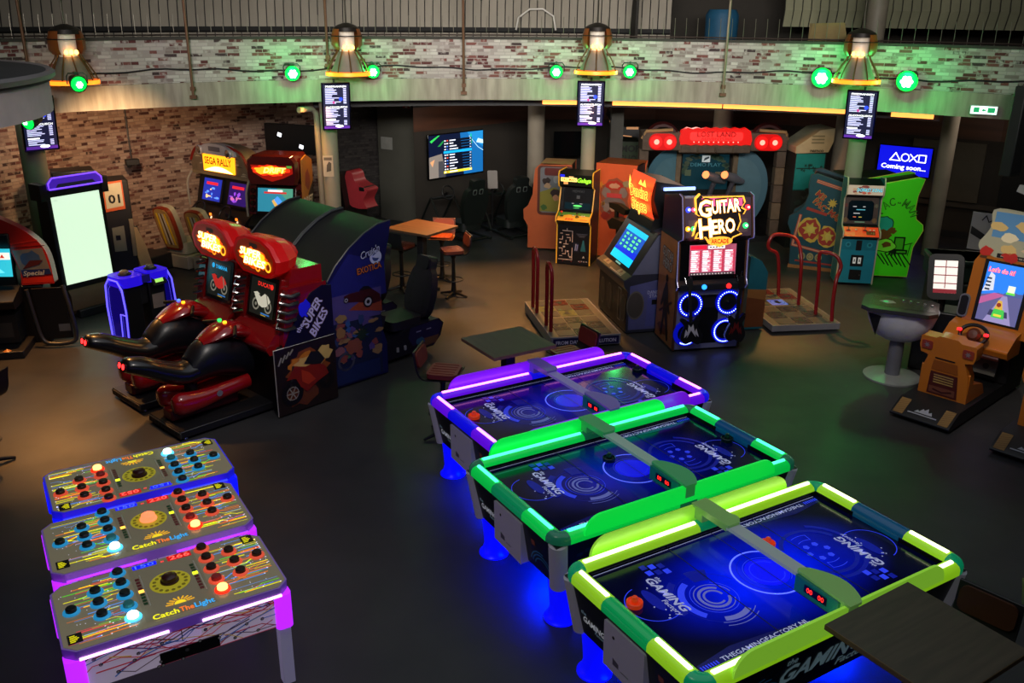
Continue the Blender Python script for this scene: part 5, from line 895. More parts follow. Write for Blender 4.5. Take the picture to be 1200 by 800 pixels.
for k in range(12):
    v = .30-.058*k; mb.rect(f, -.36, v-.024, .42, v+.024, E('#0a1020', .9) if k not in (4, 11) else E('#18a0e8', 1.4) if k == 4 else E('#e8d830', 1.4), 6)
    if k != 4: mb.rect(f, -.34, v-.012, -.30, v+.012, E('#e0e0f0', 1.4), 7); mb.rect(f, -.28, v-.012, -.24, v+.012, E(rnd.choice(['#e05040', '#5080e0', '#e0e0e0', '#3a60c0']), 1.3), 7); mb.rect(f, -.2, v-.011, -.2+rnd.uniform(.1, .24), v+.011, E('#dfe4f4', 1.3), 7); mb.rect(f, .36, v-.01, .40, v+.01, E('#c0c8e0', 1.2), 7)
mb.build('display', t)
def sim(loc, rz, lab):
    t = thing('racing_simulator', lab, 'racing simulator', loc, rz, 'racing simulators'); D2 = M('#0b1210', .5); mb = MB()
    for x in (-.25, .25): mb.tube([(x, -.5, .06), (x, 1.2, .06)], .03, D2, 8)
    for y in (-.4, .3, 1.1): mb.tube([(-.25, y, .06), (.25, y, .06)], .025, D2, 8)
    for x in (-.28, .28): mb.tube([(x, .3, .06), (x, .75, .72), (x, 1.2, .06)], .025, D2, 8)
    mb.tube([(-.28, .72, .70), (.28, .72, .70)], .025, D2, 8); mb.build('frame', t)
    S2 = M('#0c1412', .55); bk = Fr((0, -.28, .32), (1, 0, 0), (0, -.22, 1)); sh = smooth([(-.2, 0), (-.27, .25), (-.29, .5), (-.24, .68), (-.15, .76), (-.13, .9), (.13, .9), (.15, .76), (.24, .68), (.29, .5), (.27, .25), (.2, 0)], 4); mb = MB(); mb.prism(sh, bk, .12, S2)
    fk = Fr(bk.p(0, 0, 0), bk.u, bk.v)
    for s in (-1, 1): mb.prism(rrect(s*.075, .68, .09, .11, .02), Fr(fk.p(0, 0, 3), fk.u, fk.v), .005, M('#5a625e', .5)); mb.prism(rrect(s*.075, .675, .06, .075, .015), Fr(fk.p(0, 0, 4), fk.u, fk.v), .005, BLK)
    mb.build('seat_back', t, .02); mb = MB(); mb.prism(rrect(0, -.02, .5, .5, .1), topf(.36), .16, S2); mb.build('seat_cushion', t, .03)
    mb = MB(); mb.tube([(.14*math.cos(a*PI/8), .55+.05*math.sin(a*PI/8), .82+.13*math.sin(a*PI/8)) for a in range(16)], .016, BLK, 8, True); mb.tube([(0, .55, .82), (0, .72, .74)], .03, BLK, 8); mb.build('steering_wheel', t)
    return t
sim((-.95, 17.55, 0), 40, 'dark racing simulator seat below the lit television, the left one'); sim((-.05, 17.9, 0), 30, 'dark racing simulator seat right of the white tablet by the television wall'); sim((.55, 18.9, 0), 20, 'racing simulator mostly hidden behind the left orange cabinet')
t = thing('tablet_stand', 'small whitish tablet on a post between the two simulator seats', 'tablet', (-.42, 18.2, 0), 10)
mb = MB(); mb.prism(rrect(0, 0, .2, .36, .02), Fr((0, 0, 1.05), (1, 0, 0), (0, .3, 1)), .03, M('#7a746e', .5, 0, .04, 0)); mb.build('tablet', t, .005); mb = MB(); mb.tube([(0, .05, 0), (0, .05, 1.0)], .02, BLK, 8); mb.lathe([(0, 0), (.15, 0), (.15, .02), (0, .03)], BLK, (0, .05, 0)); mb.build('post', t)
# ------------------------------------------------------------------ upright cabinets
def joystick(par, x, y, z, ball, tilt=.35):
    mb = MB(); mb.lathe([(.035, 0), (.03, .008), (0, .01)], BLK, (x, y, z), 14); mb.tube([(x, y, z), (x, y-.012, z+.06)], .007, CHR, 6); mb.lathe([(0, -.02), (.016, -.012), (.022, 0), (.016, .014), (0, .02)], ball, (x, y-.015, z+.075), 12); mb.build('joystick', par)
def pbutton(par, x, y, z, m, r=.014):
    mb = MB(); mb.lathe([(r*1.4, 0), (r*1.3, .006), (r, .007), (r, .014), (0, .015)], m, (x, y, z), 12); mb.build('button', par)
def upright(name, lab, loc, rz, w, prof, nfront, side, inner, trim, grp=None):
    """side panels from prof (y, z); the first nfront points run up the recessed front inside them"""
    t = thing(name, lab, 'arcade machine', loc, rz, grp); hw = w/2
    for s in (-1, 1):
        mb = MB(); mb.sidebox(prof, s*(hw-.011)-.011, s*(hw-.011)+.011, side); mb.build('side_panel', t)
        if trim:
            mb = MB(); mb.tube([(s*(hw-.011), y, z) for y, z in prof], .0125, trim, 6, True); mb.build('edge_trim', t)
    mb = MB(); mb.sidebox(inner, -hw+.022, hw-.022, M('#14141a', .4, noise=.05)); mb.build('cabinet_body', t)
    return t
def coin_door(par, f, u, v, w, h, lit=None):
    mb = MB(); mb.prism(rrect(u, v, w, h, .01), Fr(f.p(0, 0, 6), f.u, f.v), .01, BLK)
    g = Fr(f.p(0, 0, 6), f.u, f.v)
    if lit:
        for s in (-1, 1): mb.rect(g, u+s*w*.2-w*.12, v-h*.25, u+s*w*.2+w*.12, v+h*.3, lit, 1); mb.rect(g, u+s*w*.2-.008, v-h*.1, u+s*w*.2+.008, v+h*.15, BLK, 2)
    mb.disc(g, u+w*.38, v, .009, CHR, 1, n=8); mb.build('coin_door', par)

# teal and red kong-era upright
dkP = [(0, .03), (0, .78), (-.10, .84), (-.09, .92), (.10, 1.0), (.16, 1.42), (.06, 1.50), (.05, 1.66), (.10, 1.77), (.40, 1.74), (.42, .03)]
t = upright('upright_arcade_cabinet', 'teal upright arcade cabinet with red control panel between the dark blue and the green ones', (5.69, 14.515, 0), -8, .60, dkP, 0, M('#1f7a84', .4), [(.01, .03), (.01, .78), (-.085, .85), (.08, .985), (.2, 1.0), (.26, 1.42), (.08, 1.50), (.065, 1.66), (.38, 1.72), (.40, .03)], M('#c8c0a0', .4))
TEAL = M('#2390a4', .35, noise=.06)
f = front(.008); mb = MB(); mb.rect(f, -.275, .04, .275, .775, TEAL, 1); mb.rect(f, -.275, .60, .275, .775, M('#1d7f90', .35), 2); mb.build('front_panel', t)
for u in (-.17, .17): mb = MB(); mb.ring(f, u, .69, .025, .045, M('#3aa0b0', .4), 4, n=18); mb.disc(f, u, .69, .02, M('#176672', .4), 4); mb.build('badge', t)
coin_door(t, f, .0, .42, .20, .19, M('#b8b8b0', .4, 0, .5, 0)); coin_door(t, f, .0, .18, .19, .17); mb = MB(); mb.prism(rrect(0, .68, .09, .17, .01), Fr(f.p(0, 0, 5), f.u, f.v), .012, BLK); mb.build('coin_slot', t)
f = seg((-.092, .845), (.08, .985)); mb = MB(); mb.rect(f, -.275, 0, .275, .20, M('#d83a20', .3, 0, .35, 0, '#ff3a18'), 2); mb.rect(f, -.25, .03, -.1, .09, M('#f06a40', .4, 0, .3, 0), 3); mb.rect(f, .08, .04, .22, .12, M('#901a10', .4), 3); mb.text(f, '1 2', .18, .08, .03, M('#f0b080', .4), 4); cp = mb.build('control_panel', t)
for u in (-.2, .06): joystick(cp, u, -.0, .93, BLK)
for u in (-.08, .14, .2): pbutton(cp, u, .0, .935, M('#e8e0d0', .3))
f = seg((.19, 1.0), (.25, 1.42)); mb = MB(); mb.rect(f, -.276, 0, .276, .424, M('#4a3a30', .4, noise=.2), 2)
for u, v, r, c in ((-.23, .06, .04, '#7a5a30'), (.23, .06, .04, '#7a5a30'), (-.24, .3, .03, '#6a2a20'), (.24, .3, .03, '#6a6a50')): blob(mb, f, u, v, r, r, M(c, .4, 0, .06, 0), 3, 4)
oc = [(-.2, .09), (-.16, .05), (.16, .05), (.2, .09), (.2, .34), (.16, .38), (-.16, .38), (-.2, .34)]; mb.pl(f, oc, SCRK, 4); mb.pl(f, [(u*.97, v*.98+.004) for u, v in oc], M('#04090c', .1, 0, .1, 0, '#103040'), 5)
for u, v, w2, c in ((-.1, .28, .06, '#a0a0a0'), (.05, .28, .04, '#a0a0a0'), (0, .23, .14, '#50a0b0'), (-.06, .17, .1, '#a8a8a8'), (-.09, .11, .05, '#c06040'), (.0, .11, .05, '#b0a040')): mb.rect(f, u-w2/2, v-.007, u+w2/2, v+.007, E(c, .8), 6)
mb.rect(f, -.08, .022, .08, .036, M('#70a080', .4, 0, .3, 0), 6); mb.build('screen', t)
f = seg((.075, 1.50), (.06, 1.66)); mb = MB(); mb.rect(f, -.276, 0, .276, .16, E('#b8a890', .55), 3); rnd = random.Random(3)
for k in range(16): blob(mb, f, rnd.uniform(-.26, .1), rnd.uniform(.02, .15), .03, .02, E(rnd.choice(['#a04030', '#c06048', '#b89878', '#804038']), .5), 4+k % 3, k)
mb.text(f, 'DONKEY KONG', .06, .085, .055, E('#1c6070', .4), 8, w=.40, off=.05); mb.text(f, 'DONKEY KONG', .06, .085, .055, E('#70d8e8', .9), 9, w=.39, off=.01, shear=.1); mb.build('marquee', t)

# dark blue cabinet seen from its side
msP = [(0, .06), (-.02, .62), (-.10, .80), (-.08, .92), (.04, 1.0), (.14, 1.12), (.2, 1.32), (.18, 1.48), (.2, 1.66), (.3, 1.68), (.88, 1.52), (.88, .06)]
t = upright('upright_arcade_cabinet', 'dark blue upright arcade cabinet seen from its printed side, left of the teal cabinet', (5.05, 15.9, 0), -114, .64, msP, 0, M('#1d4654', .4), [(.02, .06), (.0, .62), (-.07, .86), (.05, .99), (.3, 1.05), (.38, 1.45), (.22, 1.5), (.22, 1.64), (.86, 1.5), (.86, .06)], M('#2a3a40', .5))
f = rightf(.3215); RP = M('#b04a34', .4, 0, .05, 0); YP = M('#c8a040', .4, 0, .05, 0); R2 = M('#a03428', .4, 0, .05, 0)
mb = MB(); mb.line(f, [(.32, 1.56), (.78, 1.44), (.80, 1.15)], .06, RP, 1); mb.line(f, [(.32, 1.56), (.78, 1.44), (.80, 1.15)], .035, M('#d09a80', .4), 2); mb.line(f, [(.32, 1.56), (.78, 1.44), (.80, 1.15)], .018, RP, 3); mb.line(f, [(.10, .95), (.02, .42), (.62, .32)], .05, RP, 1); mb.line(f, [(.10, .95), (.02, .42), (.62, .32)], .018, M('#d09a80', .4), 2); mb.line(f, [(.2, 1.08), (.52, 1.0)], .05, R2, 1); mb.line(f, [(.1, .14), (.8, .12)], .03, R2, 1)
mb.text(f, 'MS', .40, 1.32, .10, YP, 3, w=.18, rot=-38, off=.06); mb.text(f, 'MS', .40, 1.32, .10, R2, 4, w=.17, rot=-38, off=.03); mb.text(f, 'PAC', .40, 1.16, .10, YP, 3, w=.25, rot=-38, off=.06); mb.text(f, 'PAC', .40, 1.16, .10, R2, 4, w=.24, rot=-38, off=.03)
mb.text(f, '-', .56, 1.12, .09, YP, 3, rot=-38, off=.05); mb.text(f, 'MAN', .68, .98, .10, YP, 3, w=.28, rot=-38, off=.06); mb.text(f, 'MAN', .68, .98, .10, R2, 4, w=.27, rot=-38, off=.03); star(mb, f, .6, 1.2, .09, YP, 3, 9, .5)
# abstract swirls in place of the printed figures
for u, v, r, s_ in ((.28, .72, .17, 3), (.58, .62, .15, 8)):
    blob(mb, f, u, v, r*1.15, r*1.25, YP, 4, s_, 18, .2); blob(mb, f, u, v, r, r*1.08, R2, 5, s_+1, 16, .2); star(mb, f, u, v, r*.8, YP, 6, 7, .55, .3); blob(mb, f, u+.02, v, r*.4, r*.4, M('#d8b858', .4), 7, s_)
for u in (.12, .26, .40): mb.disc(f, u+.08, .23, .06, M('#a89868', .4), 3, .07); mb.ring(f, u+.08, .23, .03, .038, M('#5a4a38', .4), 4, n=16)
mb.build('side_art', t)
mb = MB(); mb.prism([(-.02, .0), (.88, .0), (.88, .06), (-.02, .06)], rightf(.325), .65, M('#a86838', .5)); mb.build('plinth', t)
mb = MB(); mb.rect(seg((.22, 1.5), (.22, 1.64)), -.3, 0, .3, .14, E('#c06848', .6), 2); mb.build('marquee', t); mb = MB(); mb.rect(seg((.29, 1.06), (.37, 1.44)), -.24, 0, .24, .36, SCRK, 2); mb.build('screen', t)

# bright green cabinet
grP = [(0, .03), (-.02, .55), (-.14, .84), (-.12, .93), (.0, 1.02), (.04, 1.2), (.03, 1.42), (-.04, 1.70), (.06, 1.72), (.80, 1.56), (.84, .03)]
t = upright('upright_arcade_cabinet', 'bright lime green upright arcade cabinet right of the teal cabinet', (6.8, 15.27, 0), 82, .64, grP, 0, M('#4cc81c', .4, 0, .10, 0, '#40f010'), [(.02, .03), (.0, .55), (-.1, .86), (.02, 1.0), (.2, 1.05), (.26, 1.42), (.0, 1.5), (-.02, 1.69), (.78, 1.54), (.82, .03)], M('#c8d850', .4, 0, .06, 0))  # lime colour also holds the green light, with a faint glow
f = leftf(-.3215); GK = M('#0c2408', .4); TL_ = M('#20a088', .4, 0, .05, 0); BRN = M('#7a4a18', .4); 
mb = MB()
for k, ch in enumerate('PAC-MAN'): a = 152-22*k; mb.text(f, ch, -.33+.30*math.cos(R(a)), 1.02+.30*math.sin(R(a)), .13, GK, 2, w=.09 if ch != '-' else .05, rot=a-90, off=.02); mb.text(f, ch, -.33+.30*math.cos(R(a)), 1.02+.30*math.sin(R(a)), .115, M('#46b41c', .4, 0, .05, 0), 3, w=.065 if ch != '-' else .03, rot=a-90)
blob(mb, f, -.52, .92, .17, .15, GK, 2, 5, 20, .12); blob(mb, f, -.52, .92, .155, .135, TL_, 3, 5, 20, .12); blob(mb, f, -.5, .74, .16, .1, BRN, 4, 9, 16, .3); blob(mb, f, -.36, .82, .07, .06, BRN, 5, 2); blob(mb, f, -.44, .56, .18, .12, GK, 4, 6, 20, .15); blob(mb, f, -.44, .56, .165, .105, M('#7ae030', .4, 0, .08, 0), 5, 6, 20, .15); blob(mb, f, -.42, .58, .08, .05, BRN, 6, 7, 12, .3); star(mb, f, -.3, .5, .16, GK, 3, 12, .45)
for r in (((-.30, .48), (-.12, .72)), ((-.26, .42), (-.06, .5))): mb.rect(f, r[0][0], r[0][1], r[1][0], r[1][1], GK, 3); mb.rect(f, r[0][0]+.025, r[0][1]+.025, r[1][0]-.025, r[1][1]-.025, M('#46b41c', .4, 0, .05, 0), 4)
for k in range(7): mb.line(f, [(-.55+.07*k, .42), (-.4+.07*k, .24-.02*(k % 3))], .02, GK, 3)
mb.line(f, [(-.2, .56), (.0, .62)], .015, GK, 3); mb.line(f, [(-.05, .4), (-.02, .62)], .012, GK, 3); mb.build('side_art', t)
mb = MB(); mb.rect(seg((.0, 1.5), (-.02, 1.69)), -.3, 0, .3, .18, E('#c8b040', .7), 2); mb.build('marquee', t); mb = MB(); mb.rect(seg((.19, 1.06), (.25, 1.42)), -.24, 0, .24, .35, SCRK, 2); mb.build('screen', t)

# black multi-game upright with yellow edges
gaP = [(0, .02), (0, .72), (-.10, .80), (-.09, .88), (.06, .96), (.18, 1.34), (.04, 1.40), (.02, 1.60), (.06, 1.65), (.50, 1.65), (.54, .02)]
t = upright('upright_arcade_cabinet', 'black upright arcade cabinet with yellow edges and a white maze print between two orange cabinets', (1.065, 15.58, 0), -19, .63, gaP, 0, M('#15151a', .4), [(.012, .02), (.012, .72), (-.085, .81), (.05, .94), (.20, .95), (.28, 1.35), (.06, 1.41), (.04, 1.6), (.48, 1.63), (.52, .02)], M('#d8a030', .4, 0, .12, 0))
f = front(.01); mb = MB(); mb.rect(f, -.29, .03, .29, .715, M('#0b0c12', .35), 1); W3 = M('#a8948c', .5, 0, .06, 0); rnd = random.Random(12)
for p in ([(-.25, .1), (-.02, .1), (-.02, .32)], [(-.25, .1), (-.27, .1)], [(-.2, .62), (-.02, .62), (-.02, .42)], [(-.2, .2), (-.14, .2), (-.14, .27)], [(-.26, .3), (-.2, .3), (-.2, .24)], [(-.18, .38), (-.09, .38)], [(-.135, .38), (-.135, .45)], [(-.26, .46), (-.2, .46), (-.2, .52)], [(-.14, .55), (-.08, .55)], [(-.08, .16), (-.08, .22)], [(-.25, .16), (-.2, .16)], [(-.12, .5), (-.06, .5), (-.06, .44)], [(-.24, .57), (-.2, .57)], [(-.12, .62), (-.12, .66)]): mb.line(f, p, .012, W3, 3)
for u, v in ((-.17, .33), (-.1, .25), (-.24, .4), (-.05, .15)): mb.rect(f, u-.02, v-.015, u+.02, v+.015, W3, 3)
mb.pl(f, [(.13, .27), (.23, .27), (.2, .42), (.19, .47), (.17, .47), (.16, .42)], M('#1f5866', .4), 3); mb.rect(f, -.0, .25, .1, .42, M('#10182c', .4), 2); mb.line(f, [(.035, .28), (.05, .39)], .02, M('#7a80a0', .4), 3); mb.line(f, [(.065, .28), (.08, .38)], .02, M('#6a70a0', .4), 3)
for v in (.52, .545, .57): mb.rect(f, .05+(.57-v), v, .25-(.57-v), v+.015, M('#3a3c48', .5), 3)
mb.text(f, 'A', .19, .165, .04, M('#b8b0a8', .5), 3, off=.02); 
for k in range(4): mb.rect(f, .1+.045*k, .075, .125+.045*k, .095, M('#8a848c', .5), 3)
for k in range(3): mb.rect(f, -.2+.16*k, .065, -.18+.16*k, .075, M('#a03028', .5), 3)
mb.build('front_panel', t)
f = seg((-.09, .815), (.05, .94)); mb = MB(); mb.rect(f, -.29, 0, .29, .185, M('#c8902c', .35, 0, .15, 0, '#e0a030'), 2); mb.pl(f, [(-.29, .09), (-.1, .14), (.29, .11), (.29, .185), (-.29, .185)], M('#4a7a30', .4, 0, .08, 0), 3); [mb.pl(f, [(-.15+.05*k, .02), (-.11+.05*k, .02), (-.10+.05*k, .06), (-.14+.05*k, .06)], M('#c84a20', .4, 0, .1, 0), 4) for k in range(3)]; mb.rect(f, .12, .025, .26, .05, M('#c86a28', .4, 0, .1, 0), 4); cp = mb.build('control_panel', t)
joystick(cp, -.22, -.02, .885, M('#d83018', .3, 0, .15, 0)); joystick(cp, .06, -.02, .885, BLK)
for u in (-.02, .14, .18): pbutton(cp, u, -.0, .895, M('#c8c0b0', .3))
f = seg((.20, .955), (.275, 1.345)); mb = MB(); mb.rect(f, -.288, 0, .288, .395, M('#101014', .25), 2); mb.rect(f, -.24, .01, .24, .13, M('#0c1c22', .2, 0, .12, 0, '#104050'), 3); mb.pl(f, [(-.24, .13), (.24, .13), (.2, .01), (-.2, .01)], M('#0c1c22', .2, 0, .12, 0, '#1a5060'), 4); 
for u, v, w2, h2, c in ((0, .075, .16, .035, '#58d868'), (-.02, .035, .12, .012, '#48a858'), (-.09, .115, .05, .008, '#a0a0a0'), (.06, .115, .06, .008, '#a0a0a0')): mb.disc(f, u, v, w2/2, E(c, .9), 6, h2/2)
mb.text(f, 'MIDWAY', 0, .33, .045, M('#4a4a4a', .4, 0, .06, 0), 5, w=.22); mb.rect(f, -.03, .2, .03, .26, M('#46484c', .4, 0, .05, 0), 5); mb.build('screen', t)
f = seg((.055, 1.41), (.035, 1.6)); mb = MB(); mb.rect(f, -.288, 0, .288, .19, M('#101410', .3, 0, .1, 0, '#203018'), 3); mb.rect(f, -.27, .07, .02, .14, E('#f0d070', 1.6), 4); mb.rect(f, -.12, .14, -.04, .165, E('#d8a870', .9), 4); mb.rect(f, -.22, .02, -.14, .07, E('#d89858', .7), 4); mb.rect(f, -.28, .15, -.2, .19, E('#2028e0', 1), 4); mb.text(f, 'PAC-MAN', -.125, .105, .045, E('#b05018', 1), 5, w=.25, off=.02); mb.text(f, 'Galaga', .15, .105, .075, E('#90e830', 1.6), 5, w=.24, shear=.4, off=.02); mb.build('marquee', t)

# two orange cabinets seen from the side
ORG = M('#b8562c', .4, noise=.05)
orP = [(0, .03), (0, .45), (-.08, .58), (-.09, .76), (.0, .84), (.08, 1.05), (.1, 1.35), (.12, 1.52), (.2, 1.60), (.80, 1.62), (.84, .03)]
t = upright('upright_arcade_cabinet', 'orange upright arcade cabinet with a framed art panel, left of the black cabinet', (.34, 17.05, 0), -101, .65, orP, 0, ORG, [(.02, .03), (.02, .45), (-.05, .62), (-.05, .76), (.06, .86), (.2, 1.0), (.26, 1.4), (.2, 1.55), (.78, 1.6), (.82, .03)], None)
f = rightf(.3255); mb = MB(); mb.prism(rrect(.50, 1.13, .66, .92, .08), Fr(f.p(0, 0, 2), f.u, f.v), .004, M('#5a2a1c', .4)); g = Fr(f.p(0, 0, 3), f.u, f.v); mb.pl(g, rrect(.51, 1.14, .58, .84, .05), M('#6a6a72', .4), 0); mb.pl(g, [(.22, .74), (.8, .74), (.8, 1.0), (.5, 1.2), (.22, 1.1)], M('#7a7028', .4, 0, .03, 0), 1); mb.pl(g, rrect(.53, 1.48, .46, .14, .03), M('#5a1c14', .4), 2)
for u, v, r, c, s_ in ((.34, 1.3, .08, '#2a1c1c', 1), (.36, 1.22, .06, '#b08a6a', 2), (.56, 1.34, .09, '#8a8a90', 3), (.7, 1.38, .07, '#5a4a58', 4), (.5, 1.08, .09, '#2a1818', 5), (.52, 1.0, .06, '#b0785a', 6), (.66, .92, .08, '#3a2020', 7), (.64, 1.12, .08, '#4a5a28', 8), (.3, .82, .06, '#3a5a28', 9), (.74, .8, .05, '#2a4a20', 10)): blob(mb, g, u, v, r, r*.9, M(c, .4), 2+s_ % 4, s_)
mb.build('side_art', t); mb = MB(); mb.rect(topf(1.625), -.32, .22, .32, .80, M('#c89a6a', .4), 0); mb.build('top_panel', t)
mb = MB(); mb.rect(seg((.2, 1.02), (.255, 1.39)), -.26, 0, .26, .36, SCRK, 2); mb.build('screen', t)
orP2 = [(0, .03), (0, .7), (-.06, .82), (.0, .9), (.1, 1.0), (.12, 1.4), (.06, 1.72), (.82, 1.72), (.84, .03)]
t = upright('upright_arcade_cabinet', 'orange upright arcade cabinet with a round grey and red print, right of the black cabinet', (2.36, 16.2, 0), 66, .65, orP2, 0, M('#c4562e', .4, noise=.05), [(.02, .03), (.02, .7), (.0, .85), (.1, .95), (.2, 1.0), (.26, 1.4), (.1, 1.5), (.1, 1.68), (.8, 1.7), (.82, .03)], None)
f = leftf(-.3255); mb = MB()
blob(mb, f, -.46, 1.08, .27, .42, M('#8a4a34', .4), 2, 21, 22, .12)
for u, v, a, b, c, l in ((-.46, 1.34, .15, .09, '#a02a1e', 3), (-.46, 1.33, .09, .05, '#b8866a', 4), (-.62, 1.2, .08, .09, '#7a6a64', 3), (-.3, 1.22, .08, .09, '#7a6a64', 3), (-.46, 1.0, .2, .14, '#6a5e5c', 3), (-.56, .92, .1, .1, '#84736c', 4), (-.36, .92, .1, .1, '#94806e', 4), (-.46, .82, .12, .1, '#8a3a28', 4), (-.62, .78, .08, .07, '#8a2a22', 5), (-.32, .78, .07, .07, '#8a2a22', 5), (-.46, .94, .06, .08, '#b08a70', 6)): blob(mb, f, u, v, a, b, M(c, .4), l, int(100*abs(u)), 14, .2)
mb.rect(f, -.6, 1.12, -.32, 1.20, M('#b03a3a', .4), 7); star(mb, f, -.72, 1.34, .07, M('#c07a2a', .4), 3, 5, .45); star(mb, f, -.66, 1.0, .06, M('#c08a2a', .4), 3, 5, .45); blob(mb, f, -.24, 1.38, .07, .06, M('#8a7a5a', .4), 3, 3); mb.build('side_art', t)
mb = MB(); mb.rect(topf(1.725), -.32, .06, .32, .80, M('#8a4020', .5), 0); mb.build('top_panel', t)
t = thing('light_gun_stand', 'black gun-shaped controller on a stand before the right orange cabinet', 'arcade machine', (1.78, 15.0, 0), 30)
mb = MB(); mb.box(-.03, .03, -.03, .03, .02, .95, BLK); mb.lathe([(0, 0), (.16, 0), (.16, .02), (0, .03)], BLK, n=20); mb.build('stand', t)
mb = MB(); mb.sidebox([(-.2, 1.08), (.22, 1.14), (.24, 1.22), (-.02, 1.24), (-.24, 1.18)], -.05, .05, BLK); mb.box(-.03, .03, .04, .10, .92, 1.12, BLK); mb.sidebox([(-.22, .84), (.12, .80), (.2, .9), (.06, 1.0), (-.2, .98)], -.10, .10, BLK); mb.rect(front(-.222), -.06, .9, .06, .93, E('#28a050', .8), 1); mb.build('controller', t, .01)

# ------------------------------------------------------------------ rock band style guitar cabinet
t = thing('guitar_arcade_cabinet', 'tall arcade cabinet with glowing guitar-game logo and four blue speaker rings', 'arcade machine', (2.60, 11.37, 0), 11); w = .475
P = [(0, .02), (0, .86), (-.05, .92), (.0, 1.0), (.04, 1.5), (-.10, 1.56), (-.10, 1.62), (.02, 2.08), (.12, 2.10), (.66, 2.0), (.70, .02)]
for s in (-1, 1):
    mb = MB(); mb.sidebox(P, s*(w-.014)-.014, s*(w-.014)+.014, M('#4a2a18', .4, noise=.15), M('#2a2a30', .4))
    if s < 0:
        f = leftf(-w-.001); mb.pl(f, [(-.68, .04), (-.02, .04), (-.02, .84), (-.08, 1.0), (-.06, 1.5), (-.68, 1.5)], M('#8a5430', .4, noise=.2), 1); mb.pl(f, [(-.68, .9), (-.06, 1.0), (-.06, 1.5), (-.68, 1.5)], M('#a8683c', .4, noise=.2), 2); mb.pl(f, [(-.66, 1.55), (.08, 1.58), (-.02, 2.06), (-.64, 1.98)], M('#2a1030', .4), 1)
        mb.text(f, 'GUITAR', -.36, 1.26, .12, M('#16100c', .4), 3, w=.44, off=.08, rot=-6); mb.text(f, 'HERO', -.36, 1.12, .13, M('#16100c', .4), 3, w=.36, off=.08, rot=-6); mb.text(f, 'GUITAR', -.36, 1.26, .12, M('#a89c98', .4), 4, w=.41, off=.02, rot=-6); mb.text(f, 'HERO', -.36, 1.12, .13, M('#a89c98', .4), 4, w=.33, off=.02, rot=-6)
        mb.pl(f, [(-.38, .86), (-.32, .88), (-.28, .8), (-.24, .62), (-.16, .5), (-.2, .46), (-.26, .5), (-.22, .3), (-.18, .1), (-.24, .08), (-.3, .3), (-.36, .4), (-.42, .1), (-.48, .1), (-.42, .42), (-.42, .6), (-.5, .5), (-.52, .54), (-.44, .74)], M('#1c120e', .4), 4); mb.disc(f, -.34, .93, .045, M('#1c120e', .4), 4, .055); mb.line(f, [(-.55, .42), (-.12, .66)], .03, M('#3a1a10', .4), 5); blob(mb, f, -.4, .2, .2, .08, M('#5a2a16', .4), 3, 5)
    else: mb.pl(rightf(w+.001), [(.02, .04), (.68, .04), (.68, 1.0), (.3, 1.1), (.02, .8)], M('#1a5a7a', .4), 1)
    mb.build('side_panel', t)
    mb = MB(); mb.tube([(s*(w+.004), y-.004, z) for y, z in P[1:9]], .009, M('#b8b4c8', .2, .6, .12, 0, '#8080ff'), 6); mb.build('edge_trim', t)
mb = MB(); mb.sidebox([(.02, .02), (.02, .86), (.02, .98), (.06, 1.48), (-.08, 1.58), (.03, 2.06), (.64, 1.97), (.68, .02)], -w+.028, w-.028, M('#15161a', .4)); mb.build('cabinet_body', t)
mb = MB(); f = front(.018); mb.rect(f, -w+.03, .03, w-.03, .85, M('#62647a', .35, 0, .05, 0, '#50528a'), 1); mb.rect(f, -.14, .1, .14, .78, M('#0e0e12', .3), 2); mb.rect(f, -.08, .60, .08, .74, M('#1c1c22', .3), 3); mb.build('front_panel', t)  # faint glow in the panel colour stands in for LED light on it
mb = MB(); mb.sidebox([(-.06, .86), (-.05, .94), (.03, 1.0), (.03, .86)], -w+.028, w-.028, M('#1a1b22', .3)); dk_ = mb.build('control_ledge', t, .008)
for u, c in ((-.12, '#2890ff'), (.22, '#ff2020')): mb = MB(); mb.lathe([(.034, 0), (.03, .018), (0, .024)], E(c, 2.2), fr=Fr((u, -.06, .91), (1, 0, 0), (0, .12, 1)), n=16); mb.build('button', dk_)
for u, v, a0, a1 in ((-.27, .66, -60, 250), (.26, .67, 20, 330), (-.30, .26, -120, 90), (.24, .27, 60, 300)):
    mb = MB(); mb.lathe([(.175, 0), (.175, .03), (.12, .035), (.115, .0)], M('#0a0a30', .25, 0, .35, 0, '#0818ff'), fr=f.sh(u, v), n=36); mb.lathe([(.115, .002), (.03, -.0), (0, .015)], BLK, fr=Fr(f.p(u, v, 8), f.u, f.v), n=24)
    g = Fr(f.p(0, 0, 24), f.u, f.v); mb.ring(g, u, v, .128, .165, M('#1020e8', .3, 0, 1.6, 0, '#0818ff'), 0, a0, a1, 40)
    for k in range(26):
        a = R(a0+(a1-a0)*k/25); mb.disc(g, u+.146*math.cos(a), v+.146*math.sin(a), .0095, E('#a8c0ff', 4), 1, n=6)
    mb.build('speaker_ring', t)
sf = seg((.005, 1.0), (.05, 1.48)); mb = MB(); mb.rect(sf, -w+.03, 0, w-.03, .48, M('#0c0c0f', .15), 2); mb.rect(sf, -.32, .05, .32, .45, E('#a05068', .9), 4); mb.rect(sf, -.31, .39, -.09, .44, E('#d81838', 1.2), 5); mb.rect(sf, -.07, .395, .16, .435, E('#f8f4f4', 1.5), 5); [mb.rect(sf, -.05+.04*k, .408, -.02+.04*k, .424, E('#30242a', .5), 6) for k in range(5)]; mb.rect(sf, -.31, .05, .31, .085, E('#3a2a30', .4), 5); rnd = random.Random(9)
